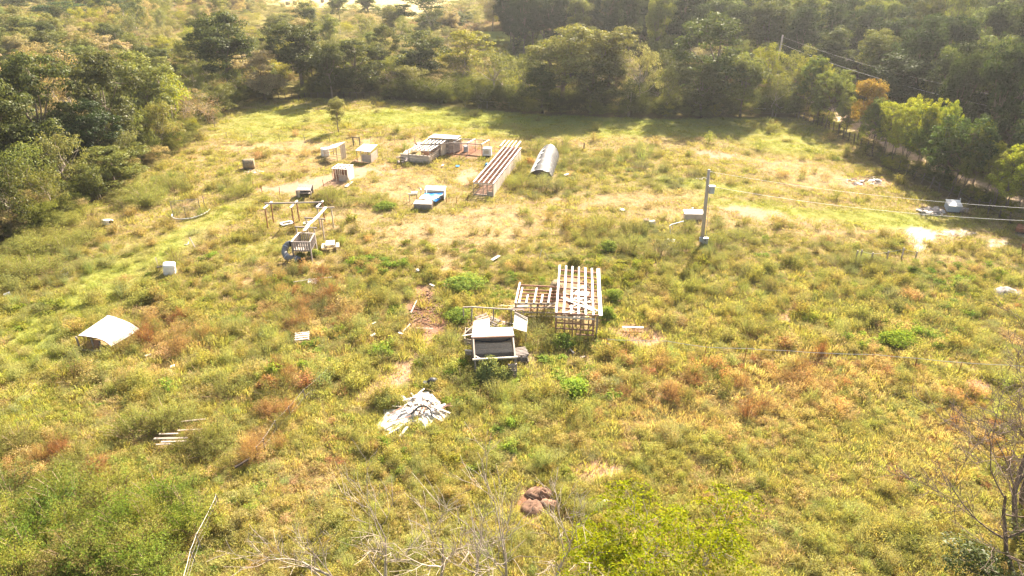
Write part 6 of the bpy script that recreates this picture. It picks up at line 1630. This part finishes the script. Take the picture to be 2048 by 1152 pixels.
# ================================================================== loose things in the field
t = thing('white_barrel_sheet', G(625, 566), 'white plastic sheet caught on a long pole in the brown weeds below the play deck', 'sheet')
panel('sheet', [G(614, 567, .3), G(632, 568, .25), G(637, 560, .4), G(617, 557, .5)], .02, M['white_plastic'], t, nx=5, wob=.04)
put('pole', MB().tube([G(587, 564, .5), G(625, 558, .55), G(664, 554, .5)], .025, 6), M['pale_wood'], t)
for a, b, w, m_, nm, lb, ct in [
    ((712, 746), (738, 751), .16, 'white', 'loose_board', 'white-edged board lying in the weeds above the white board pile', 'board'),
    ((1245, 654), (1287, 655), .17, 'white', 'white_plank', 'long white plank on the bare patch right of the largest timber frame', 'plank'),
    ((984, 520), (999, 511), .28, 'white', 'white_cloth', 'crumpled white strip on the dry grass above the timber frames', 'cloth'),
    ((1078, 520), (1083, 500), .06, 'pale_wood', 'leaning_pole', 'pale pole leaning left in the bushes above the largest timber frame', 'pole'),
    ((1090, 505), (1098, 521), .05, 'pale_wood', 'leaning_pole', 'thin pale pole leaning right in the bushes above the largest timber frame', 'pole'),
    ((860, 568), (868, 572), .14, 'white', 'litter_scrap', 'scrap of white plastic left of the dug-up soil', 'scrap'),
    ((745, 648), (752, 644), .12, 'white', 'litter_scrap', 'white scrap in the middle of the green weeds', 'scrap'),
    ((742, 672), (751, 667), .2, 'white', 'litter_scrap', 'white crumpled paper low in the green weeds', 'scrap'),
    ((797, 665), (806, 668), .14, 'white', 'litter_scrap', 'white scrap at the lower left corner of the dug-up soil', 'scrap'),
    ((832, 656), (866, 657), .06, 'pale_wood', 'edging_board', 'thin pale board along the lower edge of the dug-up soil', 'board'),
    ((806, 663), (820, 648), .07, 'pale_wood', 'edging_board', 'thin board slanting at the lower left of the dug-up soil', 'board'),
    ((822, 625), (834, 600), .07, 'pale_wood', 'edging_board', 'pale board along the left edge of the dug-up soil', 'board'),
    ((1137, 347), (1130, 350), .3, 'white', 'litter_scrap', 'white scrap in the weeds right of the hoop house', 'scrap'),
    ((887, 329), (884, 331), .2, 'white', 'litter_scrap', 'white scrap on the grass below the pen frame', 'scrap'),
    ((341, 733), (349, 731), .25, 'white', 'litter_scrap', 'white bag in the brown weeds right of the tin shelter', 'bag'),
    ((290, 712), (302, 708), .16, 'board_pale', 'loose_board', 'pale broken board in the weeds right of the tin shelter', 'board'),
    ((1160, 715), (1172, 712), .12, 'wood', 'loose_board', 'grey board at the foot of the largest timber frame', 'board'),
    ((1140, 698), (1148, 706), .09, 'pale_wood', 'loose_board', 'thin pale stick poking from the weeds below the largest timber frame', 'stick'),
    ((1000, 301), (1006, 303), .3, 'white', 'litter_scrap', 'white scrap before the small slatted frame', 'scrap'),
    ((1208, 1003), (1214, 998), .3, 'white', 'litter_scrap', 'white and blue wrapper seen through the yellow-green treetop', 'wrapper')]:
    p, q = G(*a, .22 if ct not in ('pole',) else .05), G(*b, .25 if ct != 'pole' else .95)
    if ct == 'pole' and a[1] < b[1]: p, q = G(*a, .95), G(*b, .05)
    tag(board(nm, p, q, w, .04, M[m_], None), lb, ct); 
    if ct != 'pole': footw((p + q) / 2, .35)
tag(put('blue_ball', MB().tube([G(974, 330, .0), G(974, 330, .12), G(974, 330, .3), G(974, 330, .45), G(974, 330, .5)], [.12, .24, .27, .17, .03], 14), M['blue'], None, True), 'round blue ball on the grass left of the long coop', 'ball')
tag(put('blue_sheet', MB().slab([G(911, 332.5, .12), G(918, 333, .12), G(919, 330.5, .15), G(912, 330, .15)], .04), M['blue_tarp']), 'small blue rag on the grass between pen frame and long coop', 'rag')
tag(put('white_jug', MB().tube([G(835, 541, .02), G(835, 541, .3), G(835, 541, .45), G(835, 541, .52)], [.14, .15, .08, .04], 10), M['white_plastic'], None, True), 'white plastic jug standing on the dry grass in the middle', 'jug')
tag(put('white_jug', MB().tube([G(780, 560, .1), G(788, 561, .12)], [.1, .1], 8), M['board_pale']), 'pale cup lying in the weeds left of the white jug', 'cup')
t = thing('garden_cart', G(862, 768), 'overturned black garden cart in the weeds above the white board pile', 'cart')
put('basin', MB().tube([G(856, 768, .35), G(866, 763, .45), G(873, 760, .42)], [.22, .3, .14], 10), M['black'], t, True)
put('white_lid', MB().slab([G(845, 766, .3), G(853, 767, .3), G(855, 762, .42), G(848, 761, .42)], .04), M['white_plastic'], t)
for a, b in (((855, 772), (857, 760)), ((868, 774), (869, 760))): put('leg', MB().tube([G(*a), G(*b, .4)], .025, 5), M['steel'], t)
g = G(873, 771, .18); put('wheel', MB().tube([g - Vector((.04, 0, 0)), g + Vector((.04, 0, 0))], .18, 12), M['black'], t)
pallet(G(606, 683) + Vector((0, 0, .35)), R(12), R(12), 'pale broken pallet lying on the rusty brown weeds left of the middle', None, .95, .85, 4, 'pale_wood')
foot(606, 682, .7)
t = thing('board_walk', G(343, 880), 'row of long pale boards half buried in the bushes at the lower left', 'boards')
for a, b, w in (((318, 868), (356, 867), .1), ((308, 877), (375, 876), .14), ((322, 884), (372, 882), .1), ((355, 861), (404, 858), .1), ((362, 843), (410, 838), .1), ((312, 889), (340, 888), .08)):
    board('board', G(*a, .5), G(*b, .55), w, .04, M['wood'], t)
foot(340, 878, .8)
t = thing('dirt_mound', G(1080, 1015), 'mound of red-brown dug dirt beside the yellow-green tree in the foreground', 'dirt mound')
def mound(px, py, rx, ry, h, mat, root, seed):
    rr = random.Random(seed); g = G(px, py); k = 20; vs = [g + Vector((0, 0, h))]; L = 5
    for j in range(1, L + 1):
        for i in range(k): a = 2 * math.pi * i / k; s = j / L; vs.append(g + Vector((math.cos(a) * rx * s, math.sin(a) * ry * s, h * (1 - s * s) + (rr.uniform(-.3, .3) * h if j < L else -.1))))
    fs = [(0, 1 + i, 1 + (i + 1) % k) for i in range(k)] + [(1 + j * k + i, 1 + (j + 1) * k + i, 1 + (j + 1) * k + (i + 1) % k, 1 + j * k + (i + 1) % k) for j in range(L - 1) for i in range(k)]
    return put('mound', MB().add(vs, fs), M[mat], root, True)
mound(1078, 990, .85, .5, .35, 'soil', t, 1); mound(1066, 1018, .7, .7, .28, 'soil', t, 2); mound(1098, 1012, .6, .45, .3, 'soil', t, 3)
for px, py in ((1078, 992), (1070, 1018), (1096, 1012)): foot(px, py, .7)
t = thing('dirt_mound', G(2015, 588), 'low mound of pale grey-pink dirt at the right edge of the field', 'dirt mound')
mound(2012, 586, 1.1, .9, .4, 'stone', t, 4); foot(2012, 586, 1.0)
t = thing('dug_soil', G(858, 625), 'patch of freshly dug dark brown clods in the middle of the weeds', 'soil'); t['kind'] = 'structure'
rr = random.Random(77); m = MB()
for i in range(520):
    a = rr.uniform(0, 6.28); q = rr.random() ** .5; px, py = 856 + math.cos(a) * q * 38 + (625 - (625 + math.sin(a) * q * 42)) * .25, 622 + math.sin(a) * q * 42; s = rr.uniform(.05, .16)
    m.box(G(px, py, s * .3), s, s * .8, s * .7, rr.uniform(0, 3))
tag(put('clods', m, M['soil'], t), kind='stuff')
heap('bone_pile', 'old hay and scraps spread below the lone hay bale', 508, 343, 20, 4, 16, .2, .5, ['board_pale', 'pale_wood', 'hay'], .08, (.08, .2), seed=51, cat='litter', part='scrap')

# ================================================================== single bushes
SH = [plume_mesh(300 + i) for i in range(6)]
SHB = [shrub_mesh(320 + i, 1.0, 1.2, 1900, .13, .45) for i in range(3)]
n_s = [0]
def shrub(px, py, wpx, h, colour, label, group, broad=False):
    g = G(px, py); w = width_at(px, py, wpx) / 2; a, b = rnd.choice(SHB if broad else SH)
    o = thing('bush', (g.x, g.y, ground_z(g.x, g.y)), label, 'bush', group, rnd.uniform(0, 6.28)); o.scale = (w * (1.0 if broad else 1.12), w * (1.0 if broad else 1.12), h / 1.2 * (1.0 if broad else 1.2))
    f = link('foliage', a); f.parent = o; c = TC[colour] if isinstance(colour, str) else colour; k = rnd.uniform(.9, 1.12); f.color = (c[0] * k, c[1] * k, c[2] * k, 1)
    s = link('stem', b); s.parent = o
    FOOT.append((g.x, g.y, w * .55))
fe_ = (.27, .275, .085); sg = (.26, .255, .12); lu = (.20, .26, .06); ru = (.31, .18, .085); ol = (.21, .20, .065)
for i, (px, py, wp, h, c, br, lb) in enumerate([
    (662, 402, 62, 1.5, fe_, 0, 'round grey-green bush right of the low brown hutch'), (690, 412, 50, 1.0, fe_, 0, 'bush right of the round bush beyond the climbing frame'),
    (735, 408, 45, 1.1, fe_, 0, 'bush between the low hutch and the plywood box'), (770, 418, 50, .8, lu, 1, 'low broadleaf bush left of the plywood box'), (640, 410, 40, .9, ol, 1, 'dark low bush before the low brown hutch'),
    (1052, 372, 52, 1.4, fe_, 0, 'bush hugging the right wall of the long coop'), (1085, 378, 58, 1.5, sg, 0, 'largest grey-olive bush in front of the hoop house'), (1116, 380, 50, 1.3, sg, 0, 'grey-olive bush right of the largest one before the hoop house'),
    (1024, 378, 34, 1.1, fe_, 0, 'small bush at the near corner of the long coop'), (1040, 340, 40, 1.4, fe_, 0, 'bush between the long coop and the hoop house'), (1056, 332, 30, 1.2, ru, 1, 'red-brown weed bush left of the hoop house'),
    (1068, 300, 60, 1.3, fe_, 0, 'bush behind the hoop house, left'), (1110, 300, 55, 1.2, fe_, 0, 'bush behind the hoop house, right'), (1150, 325, 60, 1.1, fe_, 0, 'bush right of the hoop house'), (1200, 330, 60, 1.0, fe_, 0, 'second bush right of the hoop house'),
    (1250, 322, 50, .9, fe_, 0, 'third bush right of the hoop house'), (1282, 335, 50, .9, sg, 0, 'last bush of the patch right of the hoop house'), (1385, 352, 40, .8, sg, 0, 'small bush behind the top of the utility pole'),
    (300, 386, 70, 1.4, fe_, 0, 'broad bush at the left end of the wild row above the trampoline frame'), (350, 380, 60, 1.5, fe_, 0, 'tall bush in the wild row above the trampoline frame'), (255, 412, 60, 1.2, fe_, 0, 'bush left below the wild row on the left'), (290, 412, 60, 1.3, fe_, 0, 'bush left of the trampoline frame'),
    (490, 390, 46, 1.2, fe_, 0, 'round bush left of the bare goat ground'), (460, 398, 46, 1.0, fe_, 0, 'bush below left of the bare goat ground'), (455, 372, 46, 1.0, ol, 0, 'olive bush below the lone hay bale'),
    (1265, 500, 80, 1.3, fe_, 0, 'bush in the middle of the wild patch left of the utility pole'), (1320, 505, 70, 1.2, sg, 0, 'grey-green bush left of the utility pole foot'), (1370, 500, 50, 1.3, fe_, 0, 'bush at the left foot of the utility pole'), (1435, 492, 56, 1.2, fe_, 0, 'bush at the right foot of the utility pole'),
    (1220, 500, 60, 1.0, (.17,.21,.05), 1, 'bright bush at the left end of the wild patch near the utility pole'), (1375, 460, 50, 1.0, fe_, 0, 'bush under the white box by the pole'), (1480, 480, 60, .9, fe_, 0, 'bush right of the utility pole'),
    (1150, 535, 50, 1.1, ol, 1, 'dark bush just behind the largest timber frame'), (1215, 640, 46, 1.2, lu, 1, 'green bush right of the largest timber frame'), (1225, 600, 46, 1.0, lu, 1, 'green bush right behind the largest timber frame'), (1130, 690, 70, 1.1, lu, 1, 'dark green bush below the front of the largest timber frame'),
    (1090, 690, 80, 1.2, fe_, 0, 'olive bush between the L-roofed coop and the largest timber frame'), (1070, 665, 60, 1.0, sg, 0, 'grey bush right of the leaning plywood sheet'), (985, 758, 62, 1.9, (.27,.30,.13), 1, 'tall pale-green weed bush growing inside the netted run'), (965, 766, 44, 1.2, (.25,.28,.11), 1, 'lower weed bush at the left of the netted run'),
    (1008, 765, 40, 1.3, (.26,.29,.12), 1, 'weed bush at the right of the netted run'), (920, 640, 70, 1.0, lu, 1, 'green bush left of the crooked pole fence'), (930, 575, 90, 1.1, lu, 1, 'lush green bush above the L-roofed coop'), (900, 700, 70, 1.1, fe_, 0, 'olive bush left of the plank bin'), (925, 775, 80, 1.0, fe_, 0, 'olive bush below left of the weedy run'),
    (990, 505, 60, .9, ol, 0, 'olive bush on the dry grass above the timber frames'), (1060, 448, 36, .8, fe_, 0, 'small dark green bush on the mown strip'), (1105, 425, 26, .6, fe_, 0, 'smallest dark green bush on the mown strip'),
    (550, 800, 80, 1.3, ol, 0, 'dark olive bush by the old wire fence'), (535, 780, 60, 1.2, ru, 1, 'reddish bush by the old wire fence'), (450, 790, 80, 1.1, fe_, 0, 'feathery bush right of the rusty weeds'), (150, 760, 90, 1.1, (.24,.19,.07), 0, 'brown-olive bush below the tin shelter'), (255, 700, 60, 1.0, (.25,.19,.07), 0, 'brownish bush at the right side of the tin shelter'),
    (340, 850, 110, 1.4, fe_, 0, 'feathery bush above the half-buried boards'), (270, 870, 100, 1.3, fe_, 0, 'feathery bush left of the half-buried boards'), (435, 880, 80, 1.3, fe_, 0, 'feathery bush right of the half-buried boards'), (560, 640, 60, 1.0, fe_, 0, 'grey-green bush below the play deck'), (690, 600, 60, 1.0, fe_, 0, 'grey-green bush right of the white plastic sheet'),
    (1795, 690, 80, 1.2, (.24,.31,.05), 1, 'bright green bush behind the wire fence at the right'), (1145, 790, 90, 1.1, (.22,.30,.05), 1, 'bright green bush below the largest timber frame'), (1780, 540, 60, .9, fe_, 0, 'bush below the garden fence'), (1750, 535, 50, .8, ol, 0, 'olive bush at the foot of the garden fence'),
    (600, 520, 40, .8, (.22,.25,.07), 1, 'pale leafy weed bush under the play deck'), (628, 515, 40, .8, (.22,.25,.07), 1, 'pale leafy weed bush right of the play deck'), (635, 622, 60, 1.0, (.14,.15,.06), 0, 'dark bush in the rusty weeds'), (352, 522, 44, 1.0, (.22,.20,.06), 0, 'yellow-olive bush right of the dirty white tank'),
    (650, 326, 22, .7, ol, 0, 'dark little bush left of the open goat shed'), (330, 1010, 120, 1.7, (.15,.215,.035), 0, 'big feathery green bush in the lower left'), (250, 1060, 130, 1.7, (.17,.24,.035), 0, 'brightest feathery bush in the lower left'), (100, 1040, 140, 1.7, (.13,.19,.04), 0, 'dark green feathery bush at the lower left edge'), (60, 1110, 140, 1.6, (.15,.22,.035), 0, 'feathery bush in the lower left corner'), (190, 1130, 140, 1.6, (.16,.23,.035), 0, 'feathery bush at the bottom left of the photo'), (300, 1140, 130, 1.7, (.20,.26,.045), 0, 'bright feathery bush at the bottom by the white-wired fence'), (370, 1060, 80, 1.5, (.16,.23,.035), 0, 'feathery bush right against the white-wired fence'), (20, 990, 130, 1.5, (.14,.17,.045), 0, 'olive bush at the left edge below the brown weeds'),
    (40, 560, 90, 1.5, fe_, 0, 'feathery bush at the left edge above the tipped bucket'), (100, 545, 80, 1.4, fe_, 0, 'feathery bush left of the feed trough'), (60, 510, 80, 1.5, fe_, 0, 'feathery bush before the left wood'), (130, 505, 70, 1.2, fe_, 0, 'feathery bush reaching into the mown strip on the left'), (180, 480, 60, 1.1, fe_, 0, 'feathery bush below the white tub'), (195, 455, 50, 1.0, ol, 0, 'olive bush beside the white tub'),
    (950, 232, 40, 1.0, ol, 0, 'low bush at the foot of the back trees')]):
    shrub(px, py, wp, h, c, lb, 'bushes growing in the field', br)


for i in range(30):     # the feathery thicket filling the lower left corner
    px, py = rnd.uniform(-40, 420), rnd.uniform(960, 1165)
    if px > 330 and py > 1080: continue
    c = rnd.choice([(.28, .285, .06), (.20, .22, .05), (.31, .32, .065), (.13, .16, .04), (.26, .22, .08), (.16, .19, .045)])
    shrub(px, py, rnd.uniform(80, 140), rnd.uniform(1.0, 1.8), c, 'feathery bush in the thicket filling the lower left corner', 'bushes of the thicket in the lower left corner', 0)
for i in range(30):     # the feathery belt at the foot of the left wood
    k = rnd.random(); px = -30 + 230 * k + rnd.uniform(-15, 15); py = 590 - 150 * k + rnd.uniform(-58, 10)
    if rnd.random() < .2: px, py = rnd.uniform(200, 330), rnd.uniform(385, 425)
    shrub(px, py, rnd.uniform(50, 90), rnd.uniform(.9, 1.35), rnd.choice([(.29, .29, .085), (.27, .285, .09), (.25, .235, .08), (.30, .30, .075)]), 'feathery yellow-green bush in the belt at the foot of the left wood', 'bushes in the belt at the foot of the left wood', 0)
for i in range(26):
    px, py = rnd.choice([(rnd.uniform(-20, 200), rnd.uniform(480, 590)), (rnd.uniform(200, 470), rnd.uniform(800, 930)), (rnd.uniform(-20, 200), rnd.uniform(890, 980))])
    if py < 600 and px > 175 - (py - 480) * 1.2: continue
    shrub(px, py, rnd.uniform(50, 95), rnd.uniform(.8, 1.4), rnd.choice([fe_, fe_, ol, (.26, .23, .08)]), 'feathery bush among the weeds on the left side', 'bushes among the weeds on the left side', 0)

for i, (cx, cy_, rx, ry, n) in enumerate([(635, 615, 85, 55, 20), (340, 672, 75, 42, 15), (560, 800, 34, 85, 13), (490, 905, 60, 40, 9), (1085, 640, 20, 20, 2), (1480, 780, 260, 60, 16), (150, 930, 140, 50, 12)]):
    wh = ['in the rusty patch left of the dug soil', 'in the rusty patch right of the tin shelter', 'along the old wire fence', 'below the half-buried boards', 'by the timber frames', 'in the brown band below the long wire fence', 'above the lower left thicket'][i]
    for k in range(n):
        px, py = cx + rnd.gauss(0, .5) * rx, cy_ + rnd.gauss(0, .5) * ry
        if any(math.hypot(G(px, py).x - a, G(px, py).y - b) < r_ + .3 for a, b, r_ in FOOT if r_ > .6): continue
        c, cn = rnd.choice([((.31, .18, .09), 'rust-brown'), ((.27, .13, .06), 'dark rusty'), ((.42, .29, .13), 'tan-brown'), ((.24, .23, .075), 'olive'), ((.34, .22, .10), 'brown')])
        shrub(px, py, rnd.uniform(30, 62), rnd.uniform(.7, 1.25), c, cn + ' weed bush ' + wh, 'weed bushes ' + wh, 0)

# ================================================================== foreground trees
def branch_tree(name, base, height, spread, lean, seed, mat, label, levels=4, r0=.09, nb=4, tips=None, cat='tree', group=None, twig=.009, start=.25):
    """bare tree grown limb by limb; returns the tips"""
    rr = random.Random(seed); t = thing(name, base, label, cat, group); trunk = MB(); limb = MB(); ends = []
    def grow(p, d, L, r, lv, mb):
        pts = [p]; rad = [r]; n = 5 if lv < 3 else 3; q = Vector(p); dd = d.copy()
        for i in range(n):
            dd = (dd + Vector((rr.gauss(0, .13), rr.gauss(0, .13), rr.gauss(0, .08) + (.06 if lv < 3 else .02)))).normalized()
            q = q + dd * (L / n); pts.append(q.copy()); rad.append(max(twig * .7, r * (1 - .6 * (i + 1) / n)))
        mb.tube(pts, rad, 6 if lv == 0 else (4 if lv < 3 else 3), False)
        if lv >= levels: ends.append((pts[-1], dd)); return
        k = nb + (1 if lv == 0 else 0) + (rr.random() < .5)
        for j in range(k):
            s = start + (1 - start) * (j + rr.random()) / k if lv == 0 else .2 + .8 * (j + rr.random()) / k
            i = min(n - 1, int(s * n)); bp = pts[i].lerp(pts[i + 1], s * n - i); ax = Vector((rr.gauss(0, 1), rr.gauss(0, 1), rr.gauss(0, 1)))
            side = dd.cross(ax).normalized(); ang = rr.uniform(.45, .95) * spread
            nd_ = (dd * math.cos(ang) + side * math.sin(ang)).normalized()
            if nd_.z < -.15: nd_.z *= -.5
            grow(bp, nd_.normalized(), L * rr.uniform(.5, .72), max(twig, rad[i] * rr.uniform(.42, .62)), lv + 1, limb)
        ends.append((pts[-1], dd))
    grow(Vector(base) - Vector((0, 0, .2)), Vector(lean).normalized(), height, r0, 0, trunk)
    put('trunk', trunk, M[mat], t, True); put('limbs', limb, M[mat], t, True)
    return t, ends
EB = 'bare trees along the bottom of the photo'
def gb(px, py, zc): 
    """base on the ground below the place seen at px,py at height zc"""
    p = G(px, py, zc); return Vector((p.x, p.y, 0))
for i, (px, py, zc, h, ln, lb) in enumerate([
    (1003, 1130, 2.2, 3.4, (0, .05, 1), 'tallest bare grey tree at the bottom middle'), (880, 1125, 1.8, 2.8, (.05, .1, 1), 'bare grey sapling left of the tallest bare tree'),
    (782, 1140, 1.8, 2.8, (-.2, .1, 1), 'forked bare tree leaning left at the bottom'), (1105, 1140, 1.6, 2.6, (.1, .1, 1), 'bare sapling between the tallest bare tree and the yellow-green tree'),
    (700, 1150, 1.5, 2.3, (-.35, .1, 1), 'low bare twiggy tree leftmost along the bottom'), (945, 1160, 1.4, 2.2, (-.15, .1, 1), 'small bare sapling just left of the tallest bare tree')]):
    branch_tree('bare_tree', gb(px, py, zc), h * 1.4, .78, ln, 500 + i, 'twig', lb, 3, .085, 4, group=EB, twig=.011)
branch_tree('bare_tree', gb(2080, 1010, 2.5), 6.5, 1.0, (-.45, .35, 1), 521, 'twig_dark', 'large dark bare tree spreading in from the right edge', 4, .15, 4, group=EB, twig=.013, start=.2)
branch_tree('bare_tree', gb(2090, 1090, 2.5), 6.0, 1.0, (-.95, .15, .9), 523, 'twig_dark', 'dark bare limbs reaching left near the lower right corner', 4, .13, 4, group=EB, twig=.013, start=.2)
branch_tree('bare_tree', gb(2080, 940, 2.5), 5.8, .9, (-.25, .25, 1), 526, 'twig_dark', 'dark bare treetop at the right edge above the lower right corner', 4, .13, 4, group=EB, twig=.013, start=.2)
def leafy(base, h, spread, seed, colour, label, r0=.09, per=9, lean=(0, 0, 1), size=.17, lv=3, nb=3, fr=1.0):
    t, ends = branch_tree('yellow_locust_tree', base, h, spread, lean, seed, 'twig', label, lv, r0, nb, twig=.013, start=.25)
    rs = np.random.default_rng(seed); C = []; N = []; S = []
    for p, d in ends:
        for f in range(2):
            # a drooping compound frond: leaflets in two ranks
            a = rs.uniform(0, 6.28); dr = np.array([math.cos(a), math.sin(a), .25]); L = rs.uniform(.35, .6) * fr / .55
            k = np.arange(per) / (per - 1); base_ = np.array(p) + dr[None] * (k * L)[:, None] - np.array([0, 0, 1]) * (k ** 2 * L * .8)[:, None]
            sd = np.array([-math.sin(a), math.cos(a), 0])
            for s in (-1, 1):
                C.append(base_ + sd * s * .055 + rs.normal(size=(per, 3)) * .012); N.append(np.tile([0, 0, 1.0], (per, 1)) + rs.normal(size=(per, 3)) * .5); S.append(np.full(per, size) * rs.uniform(.6, 1.15, per))
    v, f = leaves(np.concatenate(C), np.concatenate(N), np.concatenate(S), .42, rs)
    o = link('crown', np_mesh('crown', v, f, M['bush_leaf']), t, Matrix.Identity(4)); o.color = (*colour, 1)
    return t
leafy(gb(1290, 1110, 2.2), 3.3, 1.05, 601, (.235, .26, .012), 'yellow-green feathery tree in the bottom foreground, centre of the group', .09)
leafy(gb(1190, 1120, 1.8), 3.0, 1.1, 602, (.235, .26, .012), 'yellow-green feathery tree left of the centre one, beside the dirt mound', .07)
leafy(gb(1400, 1110, 2.0), 3.0, 1.1, 604, (.235, .26, .012), 'yellow-green feathery tree on the right of the foreground group', .07)
leafy(gb(1240, 1180, 1.8), 2.8, 1.1, 605, (.235, .26, .012), 'yellow-green feathery tree cut by the bottom edge', .07)
g = G(1960, 1190); tree('scrub', g.x, g.y, 2.3, 5.2, (.065, .085, .02), 'dark glossy bush in the lower right corner', cat='bush', name='dark_bush')
g = G(2060, 1130); tree('scrub', g.x, g.y, 2.6, 4.6, (.085, .10, .025), 'dark olive bush at the right edge near the bottom', cat='bush', name='dark_bush')
cover()
